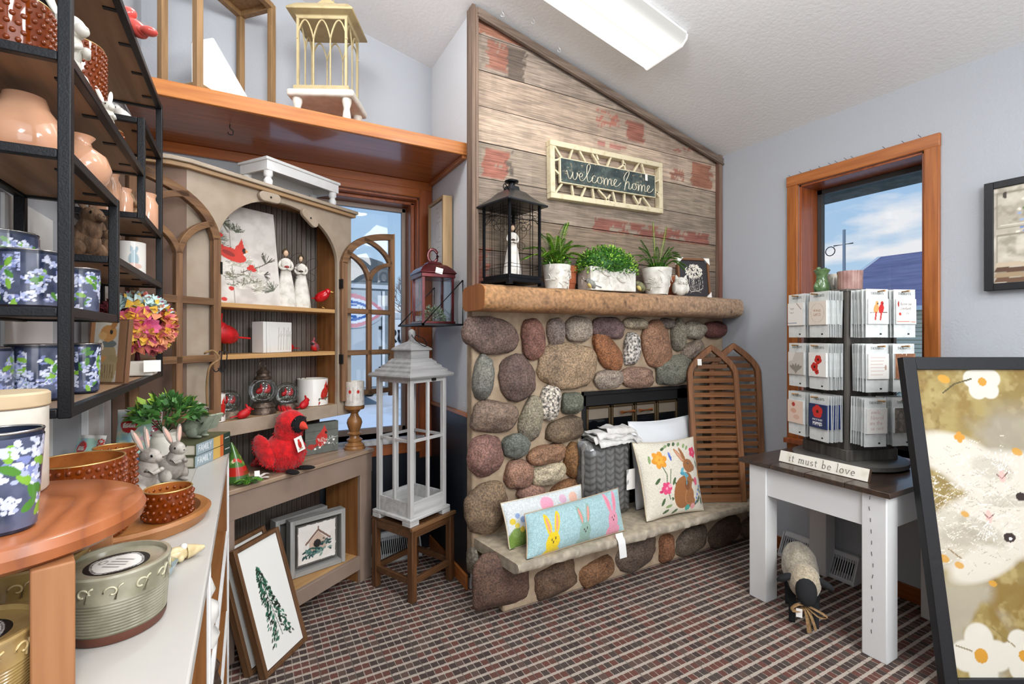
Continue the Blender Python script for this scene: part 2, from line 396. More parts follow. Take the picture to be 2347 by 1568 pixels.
# stroke letters, on a unit em (x 0..w, y 0..1 baseline 0, x-height .5)
def arc(cx, cy, rx, ry, a0, a1, n=10): return [(cx+rx*math.cos(math.radians(a0+(a1-a0)*k/n)), cy+ry*math.sin(math.radians(a0+(a1-a0)*k/n))) for k in range(n+1)]
GLYPH = {
 'i': (.30, [[(.15, .0), (.15, .5)], [(.05, .5), (.15, .5)], [(.05, 0), (.25, 0)], [(.14, .68), (.16, .68)]]),
 't': (.36, [[(.16, .7), (.16, .1)] + arc(.25, .1, .09, .1, 180, 300, 6), [(.03, .5), (.32, .5)]]),
 'm': (.78, [[(.12, 0), (.12, .5)], [(.03, .5), (.12, .5)], [(.12, .32)] + arc(.26, .36, .13, .14, 160, 0, 8) + [(.39, 0)], [(.39, .32)] + arc(.53, .36, .13, .14, 160, 0, 8) + [(.66, 0)], [(.04, 0), (.2, 0)], [(.31, 0), (.47, 0)], [(.58, 0), (.74, 0)]]),
 'u': (.54, [[(.03, .5), (.12, .5), (.12, .16)] + arc(.25, .15, .13, .15, 180, 330, 8), [(.32, .5), (.41, .5), (.41, 0), (.5, 0)]]),
 's': (.42, [arc(.2, .37, .13, .13, 30, 270, 8) + arc(.2, .12, .14, .12, 90, -150, 8)]),
 'b': (.56, [[(.03, .95), (.12, .95), (.12, 0)], arc(.28, .25, .17, .25, 0, 360, 16)]),
 'e': (.50, [[(.08, .27), (.42, .27)] + arc(.25, .25, .18, .25, 8, 320, 16)]),
 'l': (.30, [[(.05, .95), (.15, .95), (.15, 0)], [(.05, 0), (.25, 0)]]),
 'o': (.54, [arc(.26, .25, .19, .25, 0, 360, 18)]),
 'v': (.52, [[(.06, .5), (.25, .0), (.45, .5)], [(.0, .5), (.15, .5)], [(.36, .5), (.52, .5)]]),
 'h': (.56, [[(.03, .95), (.12, .95), (.12, 0)], [(.12, .3)] + arc(.27, .35, .15, .15, 170, 0, 8) + [(.42, 0)]]),
 'r': (.40, [[(.05, .5), (.13, .5), (.13, 0)], [(.13, .3)] + arc(.27, .36, .13, .14, 165, 50, 6)]),
 'n': (.54, [[(.03, .5), (.12, .5), (.12, 0)], [(.12, .3)] + arc(.27, .35, .14, .15, 165, 0, 8) + [(.41, 0)]]),
 'a': (.50, [arc(.24, .25, .17, .25, 0, 360, 14), [(.41, .5), (.41, 0)]]), 'c': (.46, [arc(.25, .25, .18, .25, 40, 320, 14)]),
 'd': (.54, [arc(.24, .25, .17, .25, 0, 360, 14), [(.41, .95), (.41, 0)]]),
 'T': (.6, [[(.3, 0), (.3, .9)], [(.02, .9), (.58, .9)]]), 'H': (.6, [[(.08, 0), (.08, .9)], [(.52, 0), (.52, .9)], [(.08, .45), (.52, .45)]]),
 'O': (.66, [arc(.32, .45, .27, .45, 0, 360, 18)]), 'U': (.6, [[(.08, .9), (.08, .3)] + arc(.3, .3, .22, .3, 180, 360, 10) + [(.52, .9)]]),
 'G': (.64, [arc(.33, .45, .27, .45, 45, 340, 14) + [(.6, .42), (.4, .42)]]), 'S': (.54, [arc(.27, .67, .2, .22, 30, 270, 8) + arc(.27, .22, .21, .22, 90, -150, 8)]),
 'E': (.54, [[(.5, .9), (.08, .9), (.08, 0), (.5, 0)], [(.08, .45), (.42, .45)]]), 'I': (.25, [[(.12, 0), (.12, .9)]]),
 'R': (.58, [[(.08, 0), (.08, .9), (.3, .9)] + arc(.3, .68, .2, .22, 90, -90, 8) + [(.08, .46)], [(.28, .46), (.54, 0)]]),
 'D': (.62, [[(.08, 0), (.08, .9), (.25, .9)] + arc(.25, .45, .3, .45, 90, -90, 10) + [(.08, 0)]]),
 'A': (.6, [[(.02, 0), (.3, .9), (.58, 0)], [(.13, .32), (.47, .32)]]), 'N': (.6, [[(.08, 0), (.08, .9), (.52, 0), (.52, .9)]]),
 'M': (.74, [[(.08, 0), (.08, .9), (.37, .2), (.66, .9), (.66, 0)]]), 'L': (.5, [[(.08, .9), (.08, 0), (.48, 0)]]),
 'F': (.5, [[(.08, 0), (.08, .9), (.48, .9)], [(.08, .48), (.4, .48)]]), 'B': (.56, [[(.08, 0), (.08, .9), (.3, .9)] + arc(.3, .69, .19, .21, 90, -90, 8) + arc(.3, .24, .22, .24, 90, -90, 8) + [(.08, 0)], [(.08, .48), (.3, .48)]]),
 'V': (.6, [[(.02, .9), (.3, 0), (.58, .9)]]), 'P': (.55, [[(.08, 0), (.08, .9), (.3, .9)] + arc(.3, .68, .2, .22, 90, -90, 8) + [(.08, .46)]]),
 'Z': (.56, [[(.04, .9), (.52, .9), (.04, 0), (.52, 0)]]), 'C': (.62, [arc(.33, .45, .27, .45, 45, 315, 14)]),
 'Y': (.6, [[(.02, .9), (.3, .45), (.58, .9)], [(.3, .45), (.3, 0)]]),
 '-': (.4, [[(.08, .4), (.32, .4)]]), ' ': (.34, []), '.': (.2, [[(.08, 0), (.1, 0)]]), '1': (.35, [[(.05, .7), (.18, .9), (.18, 0)]]),
}
def text_strokes(txt, size, sp=0.06):
    x = 0; out = []
    for ch in txt:
        w, st = GLYPH.get(ch, GLYPH['o'])
        for s_ in st: out.append([((x+a)*size, b*size) for a, b in s_])
        x += w + sp
    return out, x*size
def paint_text(cv, txt, x, y, size, wd, col, center=False, rot=0, sp=.06):
    st, W = text_strokes(txt, size, sp); r = math.radians(rot); ox = -W/2 if center else 0
    for s_ in st:
        cv.line([(x+(a+ox)*math.cos(r)-b*math.sin(r), y+(a+ox)*math.sin(r)+b*math.cos(r)) for a, b in s_], wd, col)
def catmull(pts, n=6, closed=False):
    P = [Vector(p) for p in pts]; out = []; N = len(P)
    rng = range(N) if closed else range(N-1)
    for i in rng:
        p0 = P[i-1] if (i > 0 or closed) else P[0]; p1 = P[i]; p2 = P[(i+1) % N]; p3 = P[(i+2) % N] if (i+2 < N or closed) else P[-1]
        for k in range(n):
            t = k/n; out.append(0.5*((2*p1)+(-p0+p2)*t+(2*p0-5*p1+4*p2-p3)*t*t+(-p0+3*p1-3*p2+p3)*t*t*t))
    if not closed: out.append(P[-1])
    return out
from mathutils import noise as mathutils_noise
# ================================================================ palette
SL = 0.232
def cz(x): return 2.54 + (2.855 - x) * SL
XR, YB, XC, XL, YF = 2.855, 2.86, 1.0, -0.45, -3.4
M_wall = mat('wall_paint', '#b0b3b8', 0.85, bump=0.35, bscale=90, spec=.2)
M_ceil = mat('ceiling_texture', '#e9e9e9', 0.9, bump=0.35, bscale=55, spec=.15)
M_white = mat('white_paint', '#e6e6e4', 0.5, col2='#cfcfcd', nscale=5, lo=.55, hi=.75, bump=.06, bscale=120)
M_oak = wood('golden_oak', '#c07a3a', '#9c5a26', 'x', 55, 0.42, .2, coat=.15)
M_oakz = wood('golden_oak_upright', '#b0682e', '#8a4a1d', 'z', 55, 0.45, .2, coat=.1)
M_oaky = wood('golden_oak_crossing', '#b87038', '#965425', 'y', 55, 0.42, .2, coat=.15)
M_redoak = wood('varnished_red_oak', '#ac602e', '#8c4a20', 'x', 50, 0.26, .12, coat=.45)
M_redoakz = wood('red_oak_upright', '#a4562a', '#7c3c1a', 'z', 50, 0.34, .15, coat=.2)
M_dark = mat('dark_panel', '#15171b', 0.35, col2='#1f2228', nscale=4, spec=.4)
M_black = mat('black_metal', '#17181b', 0.42, metal=.3, bump=.15, bscale=300)
M_glass = glassmat()
# carpet ----------------------------------------------------------
def carpet_material():
    m, n, l, b = _base('woven_plaid_carpet')
    tc = n.new('ShaderNodeTexCoord'); sep = n.new('ShaderNodeSeparateXYZ')
    wob = n.new('ShaderNodeTexNoise'); wob.inputs['Scale'].default_value = 150; wm = n.new('ShaderNodeVectorMath'); wm.operation = 'SCALE'; wm.inputs['Scale'].default_value = 0.006
    sub = n.new('ShaderNodeVectorMath'); sub.operation = 'SUBTRACT'; sub.inputs[1].default_value = (.5, .5, .5); add = n.new('ShaderNodeVectorMath'); add.operation = 'ADD'
    l.new(tc.outputs['Object'], wob.inputs['Vector']); l.new(wob.outputs['Color'], sub.inputs[0]); l.new(sub.outputs[0], wm.inputs[0])
    l.new(tc.outputs['Object'], add.inputs[0]); l.new(wm.outputs[0], add.inputs[1]); l.new(add.outputs[0], sep.inputs[0])
    def M(op, a, b_=None, c=None):
        k = n.new('ShaderNodeMath'); k.operation = op
        for i, x in enumerate((a, b_, c)):
            if x is None: continue
            if isinstance(x, (int, float)): k.inputs[i].default_value = x
            else: l.new(x, k.inputs[i])
        return k.outputs[0]
    X, Y = sep.outputs['X'], sep.outputs['Y']
    yy = M('DIVIDE', Y, 0.0416); fy = M('FRACT', yy); band = M('LESS_THAN', fy, 0.31)
    xx = M('DIVIDE', X, 0.030); fx = M('FRACT', xx); thin = M('LESS_THAN', fx, 0.10)
    xd = M('FRACT', M('DIVIDE', X, 0.12)); darkl = M('LESS_THAN', xd, 0.035)
    comb = n.new('ShaderNodeCombineXYZ'); l.new(M('FLOOR', M('DIVIDE', X, 0.030)), comb.inputs[0]); l.new(M('FLOOR', yy), comb.inputs[1])
    wnz = n.new('ShaderNodeTexWhiteNoise'); wnz.noise_dimensions = '2D'; l.new(comb.outputs[0], wnz.inputs['Vector'])
    cr = n.new('ShaderNodeValToRGB'); cr.color_ramp.interpolation = 'CONSTANT'; e = cr.color_ramp.elements
    e[0].position = 0; e[0].color = rgba('#4e423e'); e[1].position = .3; e[1].color = rgba('#6c4a42')
    for p, c in ((.52, '#544a45'), (.72, '#64524a'), (.88, '#704a42')): q = e.new(p); q.color = rgba(c)
    l.new(wnz.outputs['Value'], cr.inputs[0])
    def MX(f, a, b_, bt='MIX'):
        k = n.new('ShaderNodeMixRGB'); k.blend_type = bt
        for i, x in enumerate((f, a, b_)):
            if isinstance(x, (int, float)): k.inputs[i].default_value = x
            elif isinstance(x, tuple): k.inputs[i].default_value = x
            else: l.new(x, k.inputs[i])
        return k.outputs[0]
    # fine weave stripes across each dark row
    wv = M('FRACT', M('DIVIDE', X, 0.0062)); wvm = M('MULTIPLY', M('LESS_THAN', wv, 0.4), 0.35)
    c = MX(wvm, cr.outputs[0], rgba('#2a2423'))
    c = MX(M('MULTIPLY', thin, .75), c, rgba('#b0a59a'))
    c = MX(M('MULTIPLY', band, .92), c, rgba('#b4a89c'))
    c = MX(M('MULTIPLY', darkl, .6), c, rgba('#2e2a29'))
    fl = n.new('ShaderNodeTexNoise'); fl.inputs['Scale'].default_value = 420; l.new(tc.outputs['Object'], fl.inputs['Vector'])
    fr = n.new('ShaderNodeValToRGB'); fr.color_ramp.elements[0].position = .3; fr.color_ramp.elements[1].position = .7
    fr.color_ramp.elements[0].color = (.55, .55, .55, 1); fr.color_ramp.elements[1].color = (1.35, 1.35, 1.35, 1); l.new(fl.outputs['Fac'], fr.inputs[0])
    c = MX(.8, c, fr.outputs[0], 'MULTIPLY')
    l.new(c, b.inputs['Base Color']); b.inputs['Roughness'].default_value = .95; b.inputs['Specular IOR Level'].default_value = .1
    h = M('ADD', M('MULTIPLY', band, .5), fl.outputs['Fac']); bp = n.new('ShaderNodeBump'); bp.inputs['Strength'].default_value = .5; bp.inputs['Distance'].default_value = .004
    l.new(h, bp.inputs['Height']); l.new(bp.outputs[0], b.inputs['Normal'])
    return m
def struct(name, bm, mats, **k): return bm.build(name, mats, kind='structure', **k)
struct('floor', MB().box2((XL-.1, YF-.1, -.06), (XR+.1, YB+.12, 0)), carpet_material(), smooth=0)
# ceiling: one plane falling towards the right wall
cb = MB(); ii = [cb.V(p) for p in ((XL-.1, YF-.1, cz(XL-.1)), (XR+.2, YF-.1, cz(XR+.2)), (XR+.2, YB+.2, cz(XR+.2)), (XL-.1, YB+.2, cz(XL-.1)))]
jj = [cb.V(Vector(cb.v[i]) + Vector((0, 0, .1))) for i in ii]
cb.F(ii[::-1]); cb.F(jj)
for k in range(4): cb.F((ii[k], ii[(k+1) % 4], jj[(k+1) % 4], jj[k]))
struct('ceiling', cb, M_ceil, smooth=0)
# right wall with its window opening
WY0, WY1, WZ0, WZ1 = 1.07, 1.672, 0.70, 2.195
b = MB()
b.box2((XR, YF, 0), (XR+.2, WY0, 2.6)); b.box2((XR, WY1, 0), (XR+.2, YB+.2, 2.6))
b.box2((XR, WY0, 0), (XR+.2, WY1, WZ0)); b.box2((XR, WY0, WZ1), (XR+.2, WY1, 2.6))
struct('wall_right', b, M_wall, smooth=0)
# back wall with its window opening (left of the chimney)
BX0, BX1, BZ0, BZ1 = 0.10, 0.915, 0.70, 2.15
b = MB(); ztop = 3.5
b.box2((XL-.1, YB, 0), (BX0, YB+.2, ztop)); b.box2((BX1, YB, 0), (XC+.1, YB+.2, ztop))
b.box2((BX0, YB, 0), (BX1, YB+.2, BZ0)); b.box2((BX0, YB, BZ1), (BX1, YB+.2, ztop))
struct('wall_back', b, M_wall, smooth=0)
struct('wall_left', MB().box2((XL-.12, YF, 0), (XL, YB+.2, 3.6)), M_wall, smooth=0)
struct('wall_front', MB().box2((XL-.12, YF-.12, 0), (XR+.2, YF, 3.6)), M_wall, smooth=0)
b = MB(); b.box2((XC, 2.27, 1.40), (XR, YB+.2, 3.05)); b.box2((XC, 2.27, 0), (XC+.5, YB+.2, 1.40)); b.box2((2.6, 2.3, 0), (XR, YB+.2, 1.40)); b.box2((1.4, 2.7, 0), (2.7, 2.8, 1.40))
struct('wall_alcove', b, mat('alcove_paint', '#d6d7d9', .8, bump=.3, bscale=80, spec=.2), smooth=0)
# dark wainscot in the alcove and its cap
scr = mat('scuffed_navy_panel', '#14171e', .38, col2='#1d222b', nscale=3, stretch=(1, 1, .1), col3='#39404a', n3=60, lo3=.72, hi3=.76)
b = MB(); b.box2((XC-.010, 2.27, .06), (XC, YB, .885)); b.box2((.05, YB-.012, .0), (XC, YB, .62))
struct('trim_1', b, scr, smooth=0)
struct('trim_2', MB().box2((XC-.022, 2.27, .885), (XC, YB, .905)), M_oaky, bevel=.003)
struct('baseboard_alcove', MB().box2((XC-.024, 2.27, 0), (XC-.010, YB-.01, .075)), M_oaky, bevel=.004)
struct('baseboard_right', MB().box2((XR-.014, YF, 0), (XR, 1.95, .078)), M_redoakz if 0 else wood('base_oak', '#8e4a22', '#6f3716', 'y', 50, .4, .15), bevel=.004)
# white corner trims on the left wall, by the shelf unit
b = MB(); b.box2((XL, 1.92, 0), (XL+.018, 2.04, 2.2)); b.box2((XL, 2.10, 0), (XL+.018, 2.20, 2.2))
struct('trim_3', b, M_white, bevel=.002); struct('trim_9', MB().box2((XL, 1.38, .95), (XL+.006, 1.66, 1.60)), M_white)
# ---------------------------------------------------------------- weathered barn boards over the mantel (colours follow each board)
M_barn = painted('weathered_board', .85, bump=.7, bscale=45, speck=.6, sscale=110)
def barn_boards():
    n = M_barn.node_tree.nodes; l = M_barn.node_tree.links
    for t in [x for x in n if x.type == 'TEX_NOISE']:
        mp = n.new('ShaderNodeMapping'); mp.inputs['Scale'].default_value = (.07, 1, 1.6 if t.inputs['Scale'].default_value > 100 else 2.2)
        src = t.inputs['Vector'].links[0].from_socket; l.new(src, mp.inputs[0]); l.new(mp.outputs[0], t.inputs['Vector'])
    rs = random.Random(5); x0, x1 = .993, 2.825; res = .011
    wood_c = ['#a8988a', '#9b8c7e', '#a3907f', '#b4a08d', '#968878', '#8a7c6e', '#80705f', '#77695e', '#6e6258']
    red = lin('#a04a38'); orange = lin('#b06038'); dk = lin('#3a302b'); pale = lin('#b8aa9c')
    patches = []   # (x0,x1,z0,z1,colour,strength) read off the boards
    def pt(u0, v0, u1, v1, c, s): a = PY(u0, v0, 2.225); e = PY(u1, v1, 2.225); patches.append((a.x, e.x, e.z, a.z, lin(c), s))
    pt(1118, 88, 1163, 170, '#94523f', .7); pt(1163, 105, 1202, 190, '#40342e', .85); pt(1093, 40, 1230, 118, '#a8603f', .8)
    pt(1370, 250, 1420, 305, '#a8584a', .5); pt(1436, 275, 1476, 332, '#8e4032', .8); pt(1376, 320, 1436, 350, '#a8605a', .5)
    pt(1108, 335, 1162, 412, '#9a4c3c', .8); pt(1160, 345, 1176, 405, '#3c3430', .6); pt(1586, 372, 1630, 438, '#8f4424', .85)
    pt(1536, 385, 1570, 420, '#8f4838', .55); pt(1545, 330, 1600, 360, '#8f4a40', .5); pt(1360, 495, 1625, 566, '#843a2e', .6)
    pt(1093, 570, 1130, 650, '#8c4634', .6); pt(1330, 535, 1470, 548, '#8c4a40', .35)
    b = MB(); zt = 2.842; k = 0
    edges = [3.03, 2.842]
    while edges[-1] > 1.4: edges.append(edges[-1]-.183)
    cv = Canvas(2.0, 1.7, .03); nz = cv.noise(.05, 4, 3); nz2 = cv.noise(.018, 9, 2)
    def nv(a, X, Z): return a[min(a.shape[0]-1, max(0, int((Z-1.35)/.03))), min(a.shape[1]-1, max(0, int((X-.95)/.03)))]
    for k in range(len(edges)-1):
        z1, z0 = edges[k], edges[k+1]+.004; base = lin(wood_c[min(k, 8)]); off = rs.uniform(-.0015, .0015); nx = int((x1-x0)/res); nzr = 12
        P = []; joints = [] if k in (0, 2, 3) else [rs.uniform(1.3, 2.5)]
        idx = []
        for i in range(nx+1):
            X = x0 + (x1-x0)*i/nx; row = []
            top = min(z1, cz(X) - .035)
            for j in range(nzr+1):
                Z = z0 + (max(top, z0+.0005)-z0)*j/nzr
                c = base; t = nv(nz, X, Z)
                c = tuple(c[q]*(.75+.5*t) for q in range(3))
                rr = .5+.55*mathutils_noise.noise(Vector((X*11, k*3.1, Z*34)))+.2*mathutils_noise.noise(Vector((X*60, k, Z*90)))
                for (a, e, c0, d, pc, s_) in patches:
                    if a+.05*(rr-.5) < X < e+.05*(rr-.5) and c0 < Z < d:
                        if s_ > .9 or (rr*.85+rs.random()*.2) < s_: c = tuple(c[q]*.3+pc[q]*.7 for q in range(3))
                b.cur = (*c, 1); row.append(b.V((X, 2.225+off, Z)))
            idx.append(row)
        for i in range(nx):
            X = x0+(x1-x0)*i/nx
            if z0 >= cz(X+res)-.04: break
            for j in range(nzr): b.F((idx[i][j], idx[i+1][j], idx[i+1][j+1], idx[i][j+1]))
        # underside lip of each board
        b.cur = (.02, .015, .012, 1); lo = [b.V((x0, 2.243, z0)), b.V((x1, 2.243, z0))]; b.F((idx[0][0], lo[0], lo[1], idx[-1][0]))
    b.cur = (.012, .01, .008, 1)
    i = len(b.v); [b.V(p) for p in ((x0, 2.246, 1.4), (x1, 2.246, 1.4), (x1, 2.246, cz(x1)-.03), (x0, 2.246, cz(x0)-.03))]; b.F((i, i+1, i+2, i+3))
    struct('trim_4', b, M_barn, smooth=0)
barn_boards()
M_btrim = wood('weathered_trim', '#8a7464', '#5c4a3e', 'z', 40, .8, .8, c3='#7a4438', n3=5)
M_btrimx = wood('weathered_trim_long', '#877668', '#5f4f44', 'x', 40, .8, .8)
b = MB(); b.box2((XC-.022, 2.195, 1.54), (XC-.002, 2.265, cz(XC)-.005)); b.box2((XC-.002, 2.19, 1.54), (XC+.012, 2.225, cz(XC)-.02))
struct('trim_5', b, M_btrim, bevel=.002)
struct('trim_6', MB().box2((2.818, 2.19, 1.5), (2.85, 2.225, 2.545)), M_btrim, bevel=.003)
b = MB()
p, q = Vector((XC+.005, 2.20, cz(XC)-.035)), Vector((2.85, 2.20, cz(2.85)-.035))
b.bar(p, q, .035, .030); b.bar(p+Vector((0, -.012, -.026)), q+Vector((0, -.012, -.026)), .02, .012)
struct('trim_7', b, M_btrimx, bevel=.002)
# ---------------------------------------------------------------- windows
def window(name, parts):
    w = thing(name, None, None, kind='structure'); return w
w = thing('window_1', None, None, kind='structure')
b = MB(); X0 = XR-.018
b.box2((X0, WY0-.062, WZ0-.10), (XR, WY0, WZ1+.062)); b.box2((X0, WY1, WZ0-.10), (XR, WY1+.065, WZ1+.062))
b.build('casing_upright', M_oakz, w, bevel=.005)
b = MB(); b.box2((X0-.002, WY0-.064, WZ1), (XR, WY1+.067, WZ1+.064)); b.box2((X0, WY0, WZ0-.10), (XR, WY1, WZ0-.03)); b.build('casing_head', M_oaky, w, bevel=.005)
b = MB(); b.box2((XR-.06, WY0-.06, WZ0-.028), (XR+.17, WY1+.06, WZ0)); b.box2((XR, WY0, WZ1-.012), (XR+.17, WY1, WZ1)); b.box2((XR, WY1-.012, WZ0), (XR+.17, WY1, WZ1)); b.box2((XR, WY0, WZ0), (XR+.17, WY0+.012, WZ1))
b.build('jamb', M_redoakz, w, bevel=.002)
XG = XR+.165
b = MB(); t = .028
b.box2((XG, WY0+.012, WZ0), (XG+.03, WY0+.012+t, WZ1-.012)); b.box2((XG, WY1-.012-t, WZ0), (XG+.03, WY1-.012, WZ1-.012)); b.box2((XG, WY0, WZ0), (XG+.03, WY1, WZ0+t)); b.box2((XG, WY0, WZ1-.04), (XG+.03, WY1, WZ1-.012))
b.build('sash', mat('grey_sash', '#3c3a38', .5), w, bevel=.002)
b = MB(); b.box2((XG+.012, WY0+.012, WZ0+.01), (XG+.016, WY1-.012, WZ1-.02)); b.build('pane', M_glass, w, smooth=0)
# alcove window
w = thing('window_2', None, None, kind='structure')
b = MB(); b.box2((BX1, YB-.018, .56), (XC-.004, YB, 2.225)); b.build('casing_upright', M_redoakz, w, bevel=.004)
b = MB(); b.box2((BX0-.08, YB-.02, 2.15), (BX1+.003, YB, 2.225)); b.build('casing_head', M_redoak, w, bevel=.004)
b = MB(); b.box2((BX1-.012, YB, BZ0), (BX1, YB+.16, BZ1)); b.box2((BX1-.035, YB+.05, BZ0), (BX1-.012, YB+.16, BZ1-.02)); b.box2((BX0, YB, BZ1-.014), (BX1, YB+.16, BZ1)); b.box2((BX0, YB+.05, BZ1-.034), (BX1, YB+.16, BZ1-.014))
b.build('jamb', M_redoakz, w, bevel=.003)
b = MB(); b.box2((BX0, YB-.03, .665), (BX1+.03, YB+.16, .70)); b.build('stool_board', mat('worn_white_sill', '#d8d8da', .5, col2='#a8a4a0', nscale=30), w, bevel=.004)
b = MB(); b.box2((BX0, YB-.022, .60), (BX1+.01, YB, .665)); b.build('apron', M_redoak, w, bevel=.003)
b = MB(); yg = YB+.155
b.box2((BX1-.06, yg, BZ0), (BX1-.035, yg+.03, BZ1-.03)); b.box2((BX0, yg, BZ1-.06), (BX1-.03, yg+.03, BZ1-.034)); b.box2((BX0, yg, BZ0), (BX1-.03, yg+.03, BZ0+.035))
b.build('sash', mat('tan_sash', '#a08c80', .5), w, bevel=.002)
b = MB(); b.box2((BX0, yg+.012, BZ0+.03), (BX1-.04, yg+.016, BZ1-.05)); b.build('pane', M_glass, w, smooth=0)
# ---------------------------------------------------------------- overhead oak shelf over the alcove
sh = thing('overhead_shelf', 'long varnished oak shelf running high across the alcove above the hutch', 'shelf', (0, 2.30, 2.248))
MB().box2((XL+.01, 0, -.004), (XC-.002, .02, .060)).build('front_edge', M_oak, sh, bevel=.003)
MB().box2((XL+.01, .02, 0), (XC-.002, YB-2.30, .022)).build('shelf_board', M_redoak, sh)
MB().box2((XL+.01, YB-2.30-.024, -.05), (XC-.006, YB-2.30-.001, 0)).build('wall_cleat', M_redoak, sh, bevel=.003)
MB().box2((XC-.028, .01, -.02), (XC-.002, YB-2.30-.02, -.0)).build('end_cleat', M_oaky, sh, bevel=.002)
hk = MB(); p = PZ(527, 285, 2.248); hk.tube(catmull([p+Vector((0, 0, 0)), p+Vector((0, 0, -.018)), p+Vector((.012, 0, -.028)), p+Vector((.010, 0, -.045)), p+Vector((-.004, 0, -.045)), p+Vector((-.008, 0, -.036))], 5), .0018, 6)
hk.build('cup_hook', M_black, label='small dark cup hook screwed into the underside of the oak shelf', cat='hook')
from mathutils import noise as mnoise
# ================================================================ stone fireplace
YM = 2.19
fp = thing('stone_fireplace', 'floor-standing fieldstone fireplace with raised hearth below the barn board wall', 'fireplace', (0, 0, 0))
M_mortar = mat('sandy_mortar', '#b09c84', .95, col2='#94806a', nscale=14, lo=.35, hi=.7, bump=.9, bscale=60, spec=.1)
FX0, FX1, FZ = 1.655, 2.56, .985
b = MB()
b.box2((.975, YM, .20), (FX0, 2.262, 1.44)); b.box2((FX0-.01, YM, FZ), (FX1+.01, 2.262, 1.44)); b.box2((FX1, YM, .2), (XR-.002, 2.262, 1.44))
b.box2((1.045, 1.995, 0), (XR-.002, 2.26, .245))
b.build('mortar_body', M_mortar, fp, bevel=.012, seg=3)
M_stone = painted('field_stone', .8, bump=1.0, bscale=110, speck=.75, sscale=120, dark=.35)
M_stonew = painted('speckled_field_stone', .75, bump=.6, bscale=110, speck=.95, sscale=75, dark=.06)
def stone(cx, cy, hw, hh, rot, col, y=2.145, e=.8, thick=.055, zm=3, seed=None, m=None, cyy=None):
    sc, ox, oy = (.2933, 1060, 640) if zm == 3 else (.2812, 1060, 1000)
    c = PY(ox+cx*sc, oy+cy*sc, y); k = ((c - Vector((0, 0, CAMH))).length / math.sqrt(1 + ((ox+cx*sc-1173.5)/FPX)**2 + ((oy+cy*sc-HORIZ)/FPX)**2)) / FPX * sc
    # foreshortening: the wall recedes to the right
    s = (ox+cx*sc-1173.5)/FPX; wfac = 1/(math.cos(YAW)-0*s) * (math.cos(YAW)-math.sin(YAW)*s)**-0 
    a1 = PY(ox+(cx-hw)*sc, oy+cy*sc, y); a2 = PY(ox+(cx+hw)*sc, oy+cy*sc, y); rw = (a2.x-a1.x)/2; rh = hh*k
    sd = seed if seed is not None else int(cx*7+cy*13)
    bb = MB(); base = lin(col); R = Ry(math.radians(rot)); nu, nv = 30, 20
    sg = lambda x: math.copysign(abs(x)**e, x)
    P = []; off = Vector((sd*1.7 % 31, sd*.37 % 17, sd*.11 % 7))
    for j in range(nv+1):
        ph = -math.pi/2+math.pi*j/nv; row = []
        for i in range(nu):
            th = 2*math.pi*i/nu
            # pole axis along Y (towards the room)
            d = Vector((math.cos(ph)*sg(math.cos(th)), math.sin(ph), math.cos(ph)*sg(math.sin(th))))
            q = 1 + .17*mnoise.noise(d*1.3+off) + .06*mnoise.noise(d*4+off) + .022*mnoise.noise(d*11+off)
            p = Vector((d.x*rw*q, d.y*thick*(1+.25*mnoise.noise(d*2+off)), d.z*rh*q)); p = R @ p
            t = .5+.5*mnoise.noise(p*38+off); t2 = .5+.5*mnoise.noise(p*9+off)
            f = .60+.55*t+.65*(t2-.5); bb.cur = (base[0]*f*1.0, base[1]*f, base[2]*f*(1.05-.1*t2), 1)
            row.append(bb.V(Vector((c.x, y+.035, c.z)) + p))
        P.append(row)
    for j in range(nv):
        for i in range(nu): bb.F((P[j][i], P[j+1][i], P[j+1][(i+1) % nu], P[j][(i+1) % nu]))
    return bb.build('stone', m or M_stone, fp, smooth=180)
for a in [(250,440,212,150,8,'#746058'),(575,470,88,165,-6,'#8a6256'),(755,410,62,112,0,'#94857c'),(935,392,106,100,0,'#a3978a'),(1170,380,125,86,6,'#745f5e'),
          (1385,345,90,45,4,'#b0a48e'),(1160,575,150,100,48,'#9a6644'),(1545,512,108,188,-18,'#a27a60'),(1625,345,48,42,0,'#7a7068'),
          (1715,435,50,128,0,'#8a8474'),(1845,400,80,72,0,'#a39b8b'),(2005,395,80,66,0,'#68403c'),(1830,552,86,66,-25,'#9a8a7a'),(845,680,235,188,4,'#a38b70'),
          (185,775,82,175,-7*-1,'#787870'),(455,775,132,195,-12,'#705c54'),(1170,785,106,76,-4,'#a09284'),(1400,770,126,80,4,'#9a7c6a'),
          (270,1080,180,132,6,'#7f6c5e'),(560,1108,88,176,12,'#8a8270'),(825,1185,146,104,-8,'#73624f'),
          (200,1390,132,166,-5,'#8c685e'),(440,1310,108,100,0,'#6f736b'),(685,1380,146,78,-3,'#926f56'),(910,1425,82,146,-5,'#8b643e')]: stone(*a)
stone(1350,545,58,136,6,'#d2cec6', m=M_stonew); stone(705,975,84,146,18,'#d0c8bc', m=M_stonew)
stone(1690,715,150,116,-6,'#77776a', e=.55); stone(880,975,78,86,0,'#686c5e', e=.55)
for a in [(480,320,120,122,12,'#967260'),(730,315,132,94,-8,'#c4b79c'),(590,475,112,72,8,'#8f6d60'),(860,430,112,56,-15,'#8a6243'),(215,600,180,205,0,'#806b55')]: stone(*a, zm=4)
stone(1985, 900, 60, 130, 0, '#7a6a58'); stone(1980, 1200, 60, 150, 0, '#6f5c48'); stone(1960, 640, 60, 60, 0, '#8c7a68')
